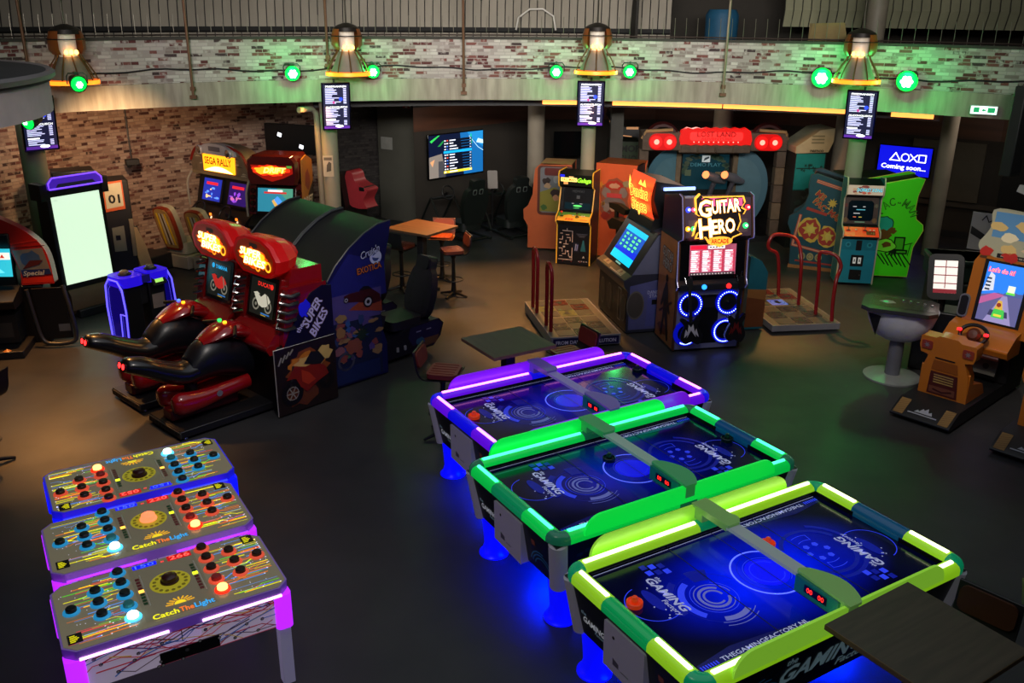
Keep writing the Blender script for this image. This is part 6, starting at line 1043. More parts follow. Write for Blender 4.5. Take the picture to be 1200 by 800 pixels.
for r in range(11):
    v = .365-.0255*r
    for c in range(4):
        u = -.3+.155*c; mb.rect(sf, u, v-.012, u+.14, v+.010, E('#d07088' if (r+c) % 2 else '#e0a0ac', 1.0), 5); mb.rect(sf, u+.005, v-.007, u+rnd.uniform(.06, .11), v+.006, E('#fff0f2', 1.6), 6); mb.rect(sf, u+.115, v-.012, u+.14, v+.010, E('#b83048', 1.0), 6)
for k in range(14): mb.rect(sf, -.3+.042*k, .06, -.275+.042*k, .075, E('#c0b0b0', .8), 6)
mb.build('screen', t)
mf = seg((-.085, 1.58), (.028, 2.06)); mb = MB(); mb.rect(mf, -w+.03, 0, w-.03, .49, M('#3a2c3a', .35, 0, .14, 0, '#6a4a5a'), 2); mb.rect(mf, -.4, .05, .4, .22, M('#4a3a44', .4, 0, .12, 0, '#8a6a6a'), 3); mb.build('marquee', t)
for u, v, c, r in ((-.40, .35, '#3040ff', .035), (-.33, .35, '#ff4060', .028), (-.41, .11, '#ffa020', .033), (-.335, .11, '#30d860', .033), (.40, .36, '#ff2030', .035), (.37, .13, '#20e060', .038)):
    mb = MB(); mb.lathe([(r, 0), (r*.9, .015), (r*.5, .026), (0, .03)], E(c, 2.2), fr=Fr(mf.p(u, v, 3), mf.u, mf.v), n=16); mb.disc(Fr(mf.p(u, v, 24), mf.u, mf.v), 0, 0, r*.4, E('#ffffff', 3), 0, n=10); mb.build('lamp', t)
# raised logo
mb = MB(); g = Fr(mf.p(.0, -.04, 30), mf.u, mf.v); KL = 1.22; CR_ = E('#ffe49a', 2.2); OL2 = M('#1a0a10', .4); PNK = E('#f05a90', 1.1)
pts = [(-.27, .48), (-.22, .53), (-.19, .49), (.27, .49), (.29, .42), (.25, .36), (.30, .33), (.27, .28), (.22, .30), (.24, .2), (.2, .1), (.25, .06), (.15, .02), (.12, -.03), (0, -.08), (-.12, -.03), (-.16, .03), (-.27, .02), (-.24, .1), (-.3, .05), (-.26, .2), (-.2, .26), (-.26, .3)]
pts = [(u*KL, v*1.12) for u, v in pts]; mb.prism(pts, g, .03, M('#f0a838', .3, 0, 1.3, 0, '#ffb038')); mb.pl(g, [(u*.94, .25+(v-.25)*.94) for u, v in pts], OL2, 1); mb.pl(g, [(-.24, .53), (.31, .52), (.31, .42), (-.24, .43)], M('#c04878', .4, 0, .8, 0, '#f05a90'), 2)
for tx, u, v, h, wd in (('G', -.20, .40, .20, .17), ('UITAR', .085, .425, .155, .38), ('H', -.195, .155, .235, .17), ('ERO', .05, .175, .17, .31)):
    mb.text(g, tx, u, v, h*1.1, OL2, 3, w=wd*1.10, off=.09, rot=4); mb.text(g, tx, u, v, h*1.03, E('#e89838', 1.6), 4, w=wd*1.03, off=.045, rot=4); mb.text(g, tx, u, v, h, E('#fff0c0', 2.4), 5, w=wd, off=.015, rot=4)
mb.prism([(.17*math.cos(2*PI*k/24), -.015+.06*math.sin(2*PI*k/24)) for k in range(24)], Fr(g.p(0, 0, 3), g.u, g.v), .01, E('#f0a030', 1.5)); mb.text(g, 'ARCADE', 0, -.015, .055, E('#a01808', 1), 6, w=.24, off=.03); mb.build('logo_sign', t)
for s, u, c in ((-1, -.27, '#b8b4c0'), (1, .33, '#5a1418')):
    gtr = thing('guitar_controller', 'light-coloured guitar controller hanging at the left front of the guitar cabinet' if s < 0 else 'dark red guitar controller hanging at the right front of the guitar cabinet', 'guitar', (2.60+math.cos(R(11))*u+math.sin(R(11))*.16, 11.37+math.sin(R(11))*u-math.cos(R(11))*.16, .0), 11+6*s)
    f = Fr((0, 0, .15), (1, 0, -.08*s), (.08*s, .12, 1)); mb = MB(); body = smooth([(-.09, .02), (-.15, .1), (-.12, .2), (-.09, .26), (-.14, .34), (-.10, .37), (-.03, .32), (.03, .32), (.10, .40), (.13, .35), (.09, .26), (.12, .2), (.15, .1), (.09, .0), (0, .04)], 3, True); mb.prism(body, f, .04, M('#15141a', .25)); mb.pl(f, [(-.06, .10), (0, .2), (.06, .10), (.03, .28), (0, .24), (-.03, .28)], M(c, .35), 1); mb.pl(f, [(-.10, .1), (-.04, .16), (-.07, .22)], M(c, .35), 1); mb.pl(f, [(.10, .1), (.04, .16), (.07, .22)], M(c, .35), 1); mb.build('guitar_body', gtr, .008)
    mb = MB(); mb.prism([(-.022, .3), (.022, .3), (.02, .74), (.045, .80), (.04, .9), (-.03, .88), (-.02, .74)], Fr(f.p(0, 0, 6), f.u, f.v), .025, BLK); mb.build('guitar_neck', gtr, .004)
    mb = MB(); mb.tube([f.p(.02, .86, -4), f.p(.03, .95, -30), f.p(.0, .5, -40)], .007, CHR, 6); mb.tube([f.p(-.04, .82, 0), f.p(-.05, .9, -20)], .007, CHR, 6); mb.build('hook', gtr)

# ------------------------------------------------------------------ dance machines
def dance_pad(name, lab, loc, rz, L, D, H, logo, pal, grp):
    t = thing(name, lab, 'dance machine', loc, rz, grp); mb = MB()       # L along local x, D along local y
    hl, hd = L/2, D/2; oc = [(-hl, -hd), (hl, -hd), (hl, hd), (-hl+.0, hd)]
    mb.prism(oc, topf(H), H-.03, M('#8c8a90', .4, .15)); mb.rect(topf(H), -hl+.02, -hd+.02, hl-.02, hd-.02, M('#78756a', .3, .3), 1); mb.build('platform', t, .012)
    k = 0
    for px in (-L/4, L/4):
        for i in range(3):
            for j in range(3):
                s = min(L/6.6, D/3.3); u, v = px+(i-1)*s*1.02, (j-1)*s*1.02; arrow = (i+j) % 2 == 1; m = pal[k % len(pal)] if arrow else M('#6a685c', .25, .3); k += 1
                mb = MB(); mb.prism(rrect(u, v, s*.96, s*.96, .02), topf(H+.006), .006, m)
                if arrow:
                    f = topf(H+.0065).sh(u, v, {(1, 0): 180, (0, 1): 90, (2, 1): -90, (1, 2): 0}[(i, j)]); q = s*.3; mb.ring(f, 0, 0, s*.40, s*.43, BLK, 1, n=20); mb.pl(f, [(0, q), (q, 0), (q*.4, 0), (q*.4, -q), (-q*.4, -q), (-q*.4, 0), (-q, 0)], M('#2a2c30', .3), 1)
                mb.build('step_tile', t)
    return t
REDB = M('#8a1a1c', .25, noise=.03)
NTL = [M('#4c4d4c', .2, .2), M('#6a3028', .2, 0, .04, 0), M('#585a54', .2, .2), M('#8a8a50', .2, 0, .05, 0)]
pad = dance_pad('dance_platform', 'large metal dance platform with red bars at the centre left, before the dance cabinet', (.83, 12.22, 0), -78, 1.62, .98, .17, True, NTL, None)
f = rightf(.812); mb = MB(); mb.rect(f, -.46, .04, .46, .15, M('#15123a', .3, 0, .05, 0), 1); mb.text(f, 'FROM DANCE REVOLUTION', .0, .093, .05, M('#a8a0b8', .4, 0, .08, 0), 2, w=.84, off=.01); mb.build('front_plate', pad)
for x0 in (-.52, .3):
    mb = MB(); 
    pth = smooth([(x0, -.43, .17), (x0, -.43, .7), (x0+.02, -.44, .98), (x0+.1, -.45, 1.09), (x0+.2, -.44, 1.07), (x0+.25, -.43, .96), (x0+.26, -.43, .7), (x0+.26, -.43, .17)], 5); mb.tube(pth, .026, REDB, 10); mb.build('safety_bar', pad)
t = thing('dance_cabinet', 'dark dance machine cabinet with slanted blue screen and glowing orange sign', 'dance machine', (1.455, 12.58, 0), -77); w = .62
P = [(0, .02), (0, .62), (-.06, .70), (-.06, .78), (.05, .84), (.40, 1.42), (.50, 1.46), (.62, 1.46), (.58, .02)]
mb = MB(); mb.sidebox(P, -w, w, M('#262735', .4)); mb.build('cabinet_body', t, .012)
f = rightf(w+.001); mb = MB(); mb.pl(f, [(.05, .86), (.40, 1.40), (.60, 1.44), (.58, .86)], M('#585a70', .4), 1); mb.pl(f, [(.03, .06), (.56, .06), (.57, .80), (.03, .70)], M('#4a4c7a', .4), 1); mb.disc(f, .12, .42, .12, M('#3a3430', .6), 2, .2); mb.ring(f, .12, .42, .115, .13, M('#55504a', .5), 3, k=1.6); mb.pl(f, [(.28, .1), (.54, .1), (.55, .72), (.30, .6)], M('#474a86', .4), 2); mb.text(f, 'DANCING', .42, .60, .05, M('#8a8ab0', .4, 0, .06, 0), 4, w=.26, off=.02); mb.text(f, 'STAGE', .42, .545, .045, M('#8a8ab0', .4, 0, .06, 0), 4, w=.2, off=.02); mb.rect(f, .36, .42, .50, .49, BLK, 4); mb.build('side_art', t)
mb = MB(); f = front(-.002); mb.rect(f, -.6, .05, .6, .62, M('#1a1a1e', .5), 1); mb.rect(f, .25, .12, .38, .60, M('#8a8684', .4), 2); mb.rect(f, .265, .14, .365, .58, BLK, 3)
for u in (-.42, .48, -.1): mb.disc(f, u, .35, .10, M('#2c2824', .7), 3, .2); mb.ring(f, u, .35, .095, .105, M('#57524a', .5), 4, k=1.9)
mb.build('speaker_front', t)
f = seg((-.055, .785), (.05, .84)); mb = MB(); mb.rect(f, -.6, 0, .6, .118, M('#2a1c18', .3), 2); [mb.rect(f, -.05+.06*k, .015, -.005+.06*k, .035, M('#a09890', .4), 3) for k in range(8)]; 
for u in (-.3, .3):
    mb.pl(f, [(u-.12, .04), (u+.12, .04), (u+.1, .11), (u-.1, .11)], M('#8a8070', .3, .5), 3); mb.disc(f, u, .075, .03, M('#5a2a20', .3), 4)
mb.build('control_panel', t)
sf = seg((.05, .845), (.40, 1.42)); mb = MB(); mb.rect(sf, -.6, .0, .6, .67, M('#241a18', .3), 2); mb.rect(sf, -.40, .06, .40, .58, E('#0a50c0', .9), 3); mb.rect(sf, -.4, .06, .4, .18, E('#08b8d8', 1.3), 4); mb.rect(sf, -.4, .50, .4, .58, E('#10b0d0', 1.3), 4); mb.pl(sf, [(-.4, .18), (.4, .18), (.4, .28), (-.4, .22)], E('#0a28d8', 1), 4); rnd = random.Random(1)
for r in range(4):
    for c in range(4): mb.rect(sf, -.3+.16*c, .26+.06*r, -.3+.16*c+rnd.uniform(.05, .11), .29+.06*r, E('#60e880', 1.3), 5)
mb.rect(sf, -.1, .02, .1, .045, E('#80c0b0', .6), 4); mb.build('screen', t)
# big sign head
mb = MB(); mb.sidebox([(.46, 1.62), (.38, 1.85), (.40, 2.10), (.85, 2.02), (.95, 1.75), (.8, 1.42), (.6, 1.40)], -.46, .42, M('#0c0c0e', .4)); mb.sidebox([(.35, 1.40), (.4, 1.58), (.8, 1.6), (.66, 1.3)], -.5, .42, BLK); mb.build('sign_housing', t, .03)
mb = MB(); pv = smooth([(.56, 1.36), (.44, 1.52), (.37, 1.70), (.35, 1.90), (.40, 2.13)], 4); vs = [(x, y-.01, z) for y, z in pv for x in (-.44, .42)]; mb.add(vs, [(2*i, 2*i+1, 2*i+3, 2*i+2) for i in range(len(pv)-1)], E('#e8441c', 1.2)); YL = E('#ffc048', 2.2)
g = Fr((-.01, .325, 1.80), (1, 0, 0), (0, -.08, 1))
mb.text(g, 'Dancing', .0, .09, .15, YL, 2, w=.70, off=.06, rot=4); mb.text(g, 'Dancing', .0, .09, .15, E('#d8501c', 1.2), 3, w=.66, off=.0, rot=4); mb.text(g, 'Stage', .0, -.1, .15, YL, 2, w=.62, off=.06, rot=4); mb.text(g, 'Stage', .0, -.1, .15, E('#d8501c', 1.2), 3, w=.58, off=.0, rot=4); mb.pl(g, [(.0, .2), (.1, .28), (.16, .22), (.26, .3), (.3, .2)], YL, 2); mb.pl(g, [(-.40, .12), (-.34, .28), (-.3, .2), (-.38, .05)], YL, 2)
star(mb, g, 0, -.2, .05, YL, 2); mb.build('lit_sign', t)
mb = MB(); mb.box(.44, .48, .5, .95, 1.98, 2.02, E('#90a8ff', 2)); mb.build('light_tube', t)
pad2 = dance_pad('dance_platform', 'smaller dance platform with red looped bars right of the guitar cabinet', (4.06, 12.98, 0), 98, 1.72, 1.02, .12, False, [M('#5a1c14', .25, 0, .06, 0), M('#4a4848', .25, .2), M('#7080c8', .25, 0, .3, 0, '#8090ff'), M('#4c4642', .25, .2)], None)
SW = lambda L: [(y, -x, z) for x, y, z in L]
mb = MB(); mb.tube(smooth(SW([(.18, .55, .12), (.18, .62, .45), (.12, .62, .75), (-.02, .62, .84), (-.04, .62, .95), (.04, .62, 1.06), (.2, .5, 1.08), (.26, .3, 1.05), (.27, .1, .8), (.27, .02, .12)]), 5), .027, REDB, 10); mb.build('safety_bar', pad2)
mb = MB(); mb.tube(smooth(SW([(.32, -.45, .12), (.32, -.40, .7), (.30, -.38, 1.0), (.36, -.42, 1.05), (.48, -.52, 1.02), (.54, -.58, .9), (.52, -.60, .8), (.46, -.66, .7), (.42, -.72, .4), (.42, -.76, .12)]), 5), .027, REDB, 10); mb.build('safety_bar', pad2)
t = thing('slanted_board', 'teal and orange slanted board standing right of the guitar cabinet', 'panel', (3.45, 12.2, 0), 10); mb = MB(); mb.prism([(-.15, .02), (.13, .02), (.13, .85), (.02, 1.02), (-.15, 1.1)], front(0), .35, M('#1a5a6a', .4)); mb.rect(front(0), -.15, .05, .13, .5, M('#6a3a20', .4), 1); mb.pl(front(0), [(-.15, .5), (.13, .45), (.13, .6), (-.15, .62)], M('#8a5a30', .4), 2); mb.build('board', t, .02)

# ------------------------------------------------------------------ big shooting booth with red eyes
t = thing('shooting_booth', 'large stone-framed shooting booth with glowing red sign and red eye lamps', 'arcade machine', (3.80, 17.75, 0), 1)
ST = M('#5a4d40', .8, noise=.25, scale=9, bump=.4); ST2 = M('#6a5c48', .8, noise=.25, scale=9, bump=.4)
mb = MB(); mb.box(-1.3, 1.3, -.3, 1.2, 0, .12, BLK); mb.build('floor_plate', t)
for s in (-1, 1):
    for k in range(5): mb = MB(); mb.box(s*1.32-.09, s*1.32+.09, -.3, -.1, .1+.34*k, .1+.34*k+.332, ST2 if k % 2 else ST); mb.build('pillar_block', t, .015)
mb = MB()
for s in (-1, 1): mb.box(s*1.02-.36, s*1.02+.36, -.4, .1, 1.78, 2.12, ST)
mb.box(-.68, .68, -.42, .0, 1.74, 1.90, ST2); 
for k in range(4): mb.box(-.66+.335*k, -.66+.335*k+.325, -.46, -.42, 1.75, 1.89, ST)
mb.build('lintel', t, .02)
for s in (-1, 1):
    mb = MB(); f = front(-.42); mb.prism(rrect(s*1.0, 1.95, .52, .30, .14), Fr(f.p(0, 0, 20), f.u, f.v), .05, M('#7a0c0c', .3, 0, .8, 0, '#e00808')); g = Fr(f.p(0, 0, 22), f.u, f.v)
    for k in (-1, 1): mb.disc(g, s*1.0+k*.13, 1.95, .11, E('#ff0a08', 1.6), 1); mb.disc(g, s*1.0+k*.12, 1.95, .05, E('#ff7060', 3.5), 2)
    mb.build('eye_lamp', t)
    mb = MB(); mb.lathe([(.34, 0), (.30, .06), (.25, .06)], M('#3a1010', .4), fr=Fr((s*1.0, -.30, 1.97), (1, 0, 0), (0, 0, 1)), n=24, a0=0, a1=PI); mb.tube([(s*1.0+.38*s, -.35, 2.0), (s*1.0+.32*s, -.4, 2.14), (s*.82, -.4, 2.17)], .03, M('#b08a5a', .5), 8); mb.build('lamp_arch', t)
mb = MB(); f = front(-.46); wob = [(-.66, 1.9)]+[(-.66+1.32*k/14, 1.9+(.012 if k % 2 else -.01)) for k in range(1, 14)]+[(.66, 1.9), (.68, 2.0), (.64, 2.16)]+[(.64-1.28*k/14, 2.2+(.018 if k % 2 else -.006)) for k in range(1, 14)]+[(-.66, 2.16), (-.69, 2.0)]
mb.prism(wob, f, .14, M('#8a1410', .3, 0, .9, 0, '#e81410')); mb.prism(rrect(0, 2.06, 1.0, .16, .05), Fr(f.p(0, 0, 4), f.u, f.v), .02, E('#ff2420', 1.5)); mb.text(f, 'LOST LAND', 0, 2.10, .09, M('#9a0c0c', .4, 0, .5, 0, '#b00808'), 6, w=.74, off=.04); mb.text(f, 'ADVENTURE', 0, 2.015, .04, M('#b81414', .4, 0, .6, 0, '#c00c0c'), 6, w=.6, off=.03)
for k in range(10): mb.disc(f, -.42+.093*k, 1.955, .012, E('#ff9080', 2), 6, n=8)
mb.build('lit_sign', t)
# screen and side wings
mb = MB(); f = front(.25); mb.rect(f, -.52, .75, .52, 1.72, M('#0a1014', .3), 0); mb.rect(f, -.46, .8, .46, 1.66, M('#0f2a30', .2, 0, .22, 0, '#1a4a58'), 1); rnd = random.Random(5)
for k in range(46):
    a = rnd.uniform(0, PI); u = .5*math.cos(a)*rnd.uniform(.8, 1); v = 1.25+.42*math.sin(a)*rnd.uniform(.75, 1); blob(mb, f, max(-.42, min(.42, u)), min(1.62, v), .05, .03, M(rnd.choice(['#1c3a2c', '#2a4a38', '#3a4a38', '#143028']), .4, 0, .08, 0), 2+k % 3, k)
mb.text(f, 'DEMO PLAY', 0, 1.42, .07, E('#2a5a64', .6), 6, w=.6, off=.01); mb.rect(f, -.08, 1.47, .08, 1.6, E('#a0a8a8', .8), 6); mb.pl(f, [(-.05, 1.49), (.06, 1.55), (.05, 1.58), (-.03, 1.55)], E('#203038', .5), 7); mb.rect(f, .2, 1.16, .40, 1.28, M('#6a5a40', .5, 0, .1, 0), 6); mb.rect(f, -.4, 1.2, -.28, 1.32, M('#4a5a40', .5, 0, .1, 0), 6); mb.build('screen', t)
mb = MB()
for s in (-1, 1): mb.box(s*.56-.05, s*.56+.05, .12, .3, .1, 1.74, ST2)
mb.box(-.6, .6, .12, .3, 1.64, 1.74, ST2); mb.build('screen_frame', t, .012)
for s in (-1, 1):
    mb = MB(); pts = [(.0, .25), (.12, .2), (.4, .35), (.58, .7), (.62, 1.1), (.52, 1.45), (.30, 1.68), (.0, 1.74)]; f = Fr((s*.60, .14, 0), (s, -.15, 0), (0, 0, 1)); f.n = Vector((0, -1, 0)); sm = smooth(pts, 4); mb.prism(sm, f, .05, M('#3a6474', .45, 0, .03, 0, '#3a6a80'))
    mb.pl(f, [(u*.8, .95+(v-.95)*.8) for u, v in sm], M('#47707e', .5, noise=.1), 2); mb.build('wing_panel', t)
mb = MB(); mb.box(-.5, .5, -.25, .25, .1, .72, M('#1c1a18', .5)); mb.sidebox([(-.3, .72), (-.2, .85), (.2, .95), (.25, .72)], -.5, .5, M('#2c2a26', .5)); mb.build('pedestal', t, .02)
for x in (-.0, .36):
    mb = MB(); d = Vector((-.5, -.5, .22)); p = Vector((x+.05, -.3, 1.26)); mb.tube([p-d*.55, p-d*.1, p+d*.15, p+d*.4], [.055, .095, .085, .07], M('#8a8890', .35, .3), 10); mb.tube([p-d*.1, Vector((x, -.15, .8))], .05, M('#4a4850', .4), 8); e = p+d*.4; mb.lathe([(.075, 0), (.07, .02), (0, .03)], E('#ff8a50', 1.8), fr=Fr(e, d.orthogonal(), d.cross(d.orthogonal())), n=12); mb.build('mounted_gun', t)
# green booth with stencilled side behind
t = thing('arcade_booth', 'dark green stencilled booth with a black ragged top left of the shooting booth', 'arcade machine', (2.42, 18.98, 0), 0)
mb = MB(); mb.box(-.42, .38, .0, .6, .0, 1.72, M('#1c2c1a', .5)); f = front(-.002); mb.rect(f, -.28, .9, .36, 1.7, M('#263a20', .5, 0, .03, 0), 1); ML = M('#0c120a', .5); mb.text(f, 'MOP', .0, 1.58, .13, ML, 2, w=.4, off=.04); mb.text(f, 'GHOST', .04, 1.36, .17, ML, 2, w=.54, off=.02); mb.rect(f, -.42, .9, -.30, 1.7, BLK, 1); mb.build('side_panel', t)
mb = MB(); f = front(-.05); mb.prism([(-.52, 2.24), (-.46, 2.16), (-.42, 2.0), (-.25, 1.86), (-.1, 1.84), (.1, 1.82), (.16, 1.76), (.36, 1.8), (.46, 1.86), (.42, 1.96), (.2, 1.94), (.12, 2.02), (-.1, 2.0), (-.28, 2.1), (-.4, 2.26), (-.48, 2.36)], f, .3, BLK); mb.line(f, [(-.42, 2.0), (-.25, 1.86), (-.1, 1.84), (.0, 1.83)], .02, M('#c89060', .4, 0, .55, 0), 2); mb.line(f, [(-.1, 2.0), (.12, 2.0)], .05, M('#c08a5a', .4, 0, .4, 0), 2); mb.line(f, [(.16, 1.77), (.36, 1.8), (.46, 1.88)], .018, M('#c89060', .4, 0, .55, 0), 2); mb.line(f, [(-.46, 2.14), (-.42, 2.02)], .018, M('#c89060', .4, 0, .55, 0), 2); mb.build('ragged_top', t)  # orange edge lines are painted highlights that glow in the colour
# tall cream topped booth by the column
t = thing('arcade_booth', 'tall booth with cream angled top and teal printed side beside the green lit column', 'arcade machine', (5.24, 17.0, 0), 4)
mb = MB(); f = front(0); cap = [(0, 1.80), (0, 1.92), (.42, 2.22), (.70, 2.26), (.70, 2.02), (.62, 1.82)]; mb.prism(cap, f, .7, M('#9a9c84', .5)); mb.text(f, 'namco', .40, 1.855, .06, M('#22281e', .5), 1, w=.26, off=.04); 
for k in range(3): mb.rect(f, .28, 1.98+.06*k, .52, 2.01+.06*k, M('#6a705a', .5), 1)
mb.build('top_cap', t, .01)
mb = MB(); mb.prism([(.0, 0), (.62, 0), (.60, 1.8), (.02, 1.8)], front(.02), .65, M('#161a18', .5)); g = front(.018); mb.rect(g, .03, 1.1, .58, 1.79, M('#127a7a', .45), 1); mb.rect(g, .03, .1, .58, 1.12, M('#1a201e', .5, noise=.3, scale=12), 1); rnd = random.Random(2)
for k in range(18): blob(mb, g, rnd.uniform(.08, .54), rnd.uniform(.2, 1.1), .07, .05, M(rnd.choice(['#2c3430', '#121614', '#20302c']), .5), 2+k % 3, k)
for k in range(14): star(mb, g, .3+.25*rnd.uniform(-1, 1), 1.52+.07*rnd.uniform(-1, 1), .04, M('#0c3a30', .5), 2, 5, .4); 
mb.line(g, [(.06, 1.52), (.54, 1.52)], .02, M('#0a3028', .5), 3); mb.build('side_panel', t)
t = thing('equipment_case', 'dark green case behind the teal upright cabinet at the foot of the green lit column', 'case', (6.5, 16.25, 0), 6); mb = MB(); mb.box(-.55, .4, 0, .5, 0, 1.28, M('#0f1f16', .5)); mb.sidebox([(-.05, 1.28), (-.02, 1.5), (.12, 1.56), (.5, 1.56), (.5, 1.28)], -.58, .42, M('#14291c', .45)); mb.build('body', t, .03)
t = thing('television', 'dark switched-off television on the back wall left of the middle column', 'television', (1.2, 20.3, 1.48), 4); mb = MB(); mb.box(-.32, .32, 0, .05, -.27, .27, GLOSSK); mb.rect(front(-.001), -.30, -.25, .30, .25, M('#0a0c0e', .1), 1); mb.build('panel', t, .006)
t = thing('television', 'blue wall television showing white shapes and coming soon', 'television', (7.87, 18.38, 1.47), -36); mb = MB(); mb.box(-.52, .52, 0, .05, -.30, .30, GLOSSK); mb.build('frame', t, .006)
f = front(-.002); mb = MB(); mb.rect(f, -.50, -.28, .50, .28, E('#0a10d0', 1.2)); WW = E('#ffffff', 1.8); mb.line(f, [(-.28, .0), (-.18, .15), (-.08, .0), (-.28, .0)], .02, WW, 2); mb.ring(f, .01, .07, .062, .082, WW, 2, n=24); mb.line(f, [(.10, .0), (.24, .14)], .02, WW, 2); mb.line(f, [(.10, .14), (.24, .0)], .02, WW, 2); mb.line(f, [(.27, .0), (.40, .0), (.40, .14), (.27, .14), (.27, .0)], .02, WW, 2); mb.text(f, 'Coming soon...', .0, -.12, .09, WW, 2, w=.86, off=.02); mb.build('display', t)

# ------------------------------------------------------------------ kart racing cabinets
def kart(loc, rz, lab):
    t = thing('kart_racing_cabinet', lab, 'arcade machine', loc, rz, 'orange kart racing cabinets'); OG = M('#b86a1c', .35, noise=.04, coat=.3); OG2 = M('#8a4a16', .35, noise=.05)
    mb = MB(); mb.sidebox([(-.0, .03), (-.02, .06), (.22, .19), (2.0, .19), (2.0, .03)], -.33, .33, M('#101012', .4)); f = seg((-.018, .065), (.218, .193)); 
    for s in (-1, 1):
        mb.rect(f, s*.25-.055, .02, s*.25+.055, .25, M('#7a5a28', .6), 1)
        for k in range(7): mb.line(f, [(s*.25-.05, .03+.03*k), (s*.25+.05, .06+.03*k)], .006, M('#5a4018', .6), 2)
    GR = M('#8a8c96', .4); mb.rect(f, -.16, .07, .16, .085, GR, 1); mb.pl(f, [(-.1, .10), (-.07, .14), (-.05, .12), (-.02, .17), (0, .15), (.03, .19), (.05, .13), (.08, .15), (.1, .10)], GR, 1); mb.build('platform', t, .01)
    # moulded seat seen from behind
    mb = MB(); bk = Fr((0, .50, .19), (1, 0, 0), (0, -.10, 1)); sh = [(-.27, 0), (.27, 0), (.26, .3), (.2, .48), (.29, .50), (.31, .58), (.30, .70), (.14, .70), (.1, .73), (-.1, .73), (-.14, .70), (-.30, .70), (-.31, .58), (-.29, .50), (-.2, .48), (-.26, .3)]
    mb.prism(sh, bk, .16, OG); mb.sidebox([(.5, .19), (.5, .55), (.62, .4), (.9, .34), (1.0, .19)], -.27, .27, OG); mb.build('seat', t, .025)
    mb = MB(); b2 = Fr(bk.p(0, 0, 2), bk.u, bk.v); mb.pl(b2, [(-.17, .02), (.17, .02), (.15, .30), (-.15, .30)], M('#4a1a14', .4), 1); mb.rect(b2, -.15, .04, .14, .12, M('#6a3a2a', .5), 2); 
    for k in range(4): mb.rect(b2, -.11, .165+.03*k, .11, .18+.03*k, M('#a88a50', .4), 2)
    mb.line(b2, [(-.1, .08), (.0, .06), (.1, .09)], .02, M('#3a1010', .5), 3); mb.rect(b2, -.12, .46, .1, .475, BLK, 1); mb.pl(b2, [(-.15, .32), (.15, .32), (.13, .44), (-.13, .44)], OG2, 1); mb.build('seat_label', t)
    for s in (-1, 1): mb = MB(); mb.prism(rrect(s*.225, .60, .12, .10, .02), Fr(bk.p(0, 0, 6), bk.u, bk.v), .012, M('#8a3424', .4)); star(mb, Fr(bk.p(0, 0, 7), bk.u, bk.v), s*.225, .60, .04, M('#7a6a70', .4), 1, 6, .4); mb.build('seat_lamp', t)
    # dash and screen housing
    mb = MB(); mb.box(-.36, .36, 1.42, 2.0, .19, .60, BLK); mb.sidebox([(1.20, .56), (1.16, .66), (1.36, .80), (1.55, .84), (1.55, .56)], -.38, .38, OG); mb.sidebox([(1.16, .52), (1.16, .58), (1.5, .60), (1.5, .50)], -.30, .30, M('#3a140e', .4)); mb.build('dashboard', t, .02)
    mb = MB(); g = Fr((.0, 1.30, .30), (1, 0, 0), (0, .25, 1)); mb.prism([(-.25, .0), (.25, .0), (.25, .22), (-.25, .22)], g, .03, M('#5a5852', .5, .2)); mb.disc(g, -.1, .1, .035, BLK, 1); mb.disc(g, .13, .1, .035, BLK, 1); mb.build('coin_panel', t)
    mb = MB(); mb.tube([(.15*math.cos(2*PI*k/24), 1.12+.06*math.sin(2*PI*k/24), .80+.10*math.sin(2*PI*k/24)) for k in range(24)], .022, BLK, 8, True); mb.lathe([(.08, 0), (.05, .03), (0, .035)], M('#5a2a1a', .4), fr=Fr((0, 1.12, .80), (1, 0, 0), (0, .5, 1)), n=16); mb.tube([(0, 1.13, .79), (0, 1.35, .72)], .04, BLK, 8); sw = mb.build('steering_wheel', t)
    for s in (-1, 1): mb = MB(); mb.lathe([(.028, 0), (.026, .02), (0, .03)], E('#ff1a20', 4), (s*.15, 1.08, .83), 12); mb.build('button', sw)
    sf = seg((1.50, .80), (1.64, 1.74)); sf.o.x = .07; hs = [(-.37, -.06), (.37, -.06), (.39, .3), (.39, .74), (.31, .90), (-.31, .90), (-.39, .74), (-.39, .3)]
    mb = MB(); mb.prism(hs, sf, .16, OG); mb.build('screen_housing', t, .025)
    s0 = sf; sf = Fr(s0.p(0, .05), s0.u*1, s0.v); sf.u = s0.u*.86; sf.v = s0.v*.86
    mb = MB(); mb.rect(sf, -.31, .0, .31, .86, BLK, 2); mb.rect(sf, -.26, .03, .26, .83, E('#2a78e0', 1.0), 3); mb.pl(sf, [(-.26, .38), (-.05, .44), (.26, .42), (.26, .03), (-.26, .03)], E('#5a5a88', .9), 4); mb.pl(sf, [(-.26, .42), (-.2, .7), (-.14, .66), (-.12, .46)], E('#c8ccd8', 1), 4); mb.pl(sf, [(-.26, .34), (-.1, .43), (.05, .42), (-.26, .24)], E('#b05a90', .9), 5); mb.pl(sf, [(.02, .44), (.1, .50), (.2, .47), (.26, .48), (.26, .42), (.02, .41)], E('#4a5a90', .9), 5); mb.pl(sf, [(-.16, .03), (.2, .03), (.07, .42), (.02, .42)], E('#9088b8', .9), 5)
    for k in range(4): mb.rect(sf, -.235, .45+.05*k, -.17, .475+.05*k, E('#30384a', .8), 5)
    mb.text(sf, "Let's do it!", -.07, .735, .06, E('#ff3040', 1.5), 6, w=.34, off=.05, shear=.1); mb.text(sf, "Let's do it!", -.07, .735, .055, E('#ffb0c0', 1.3), 7, w=.32, off=.0, shear=.1)
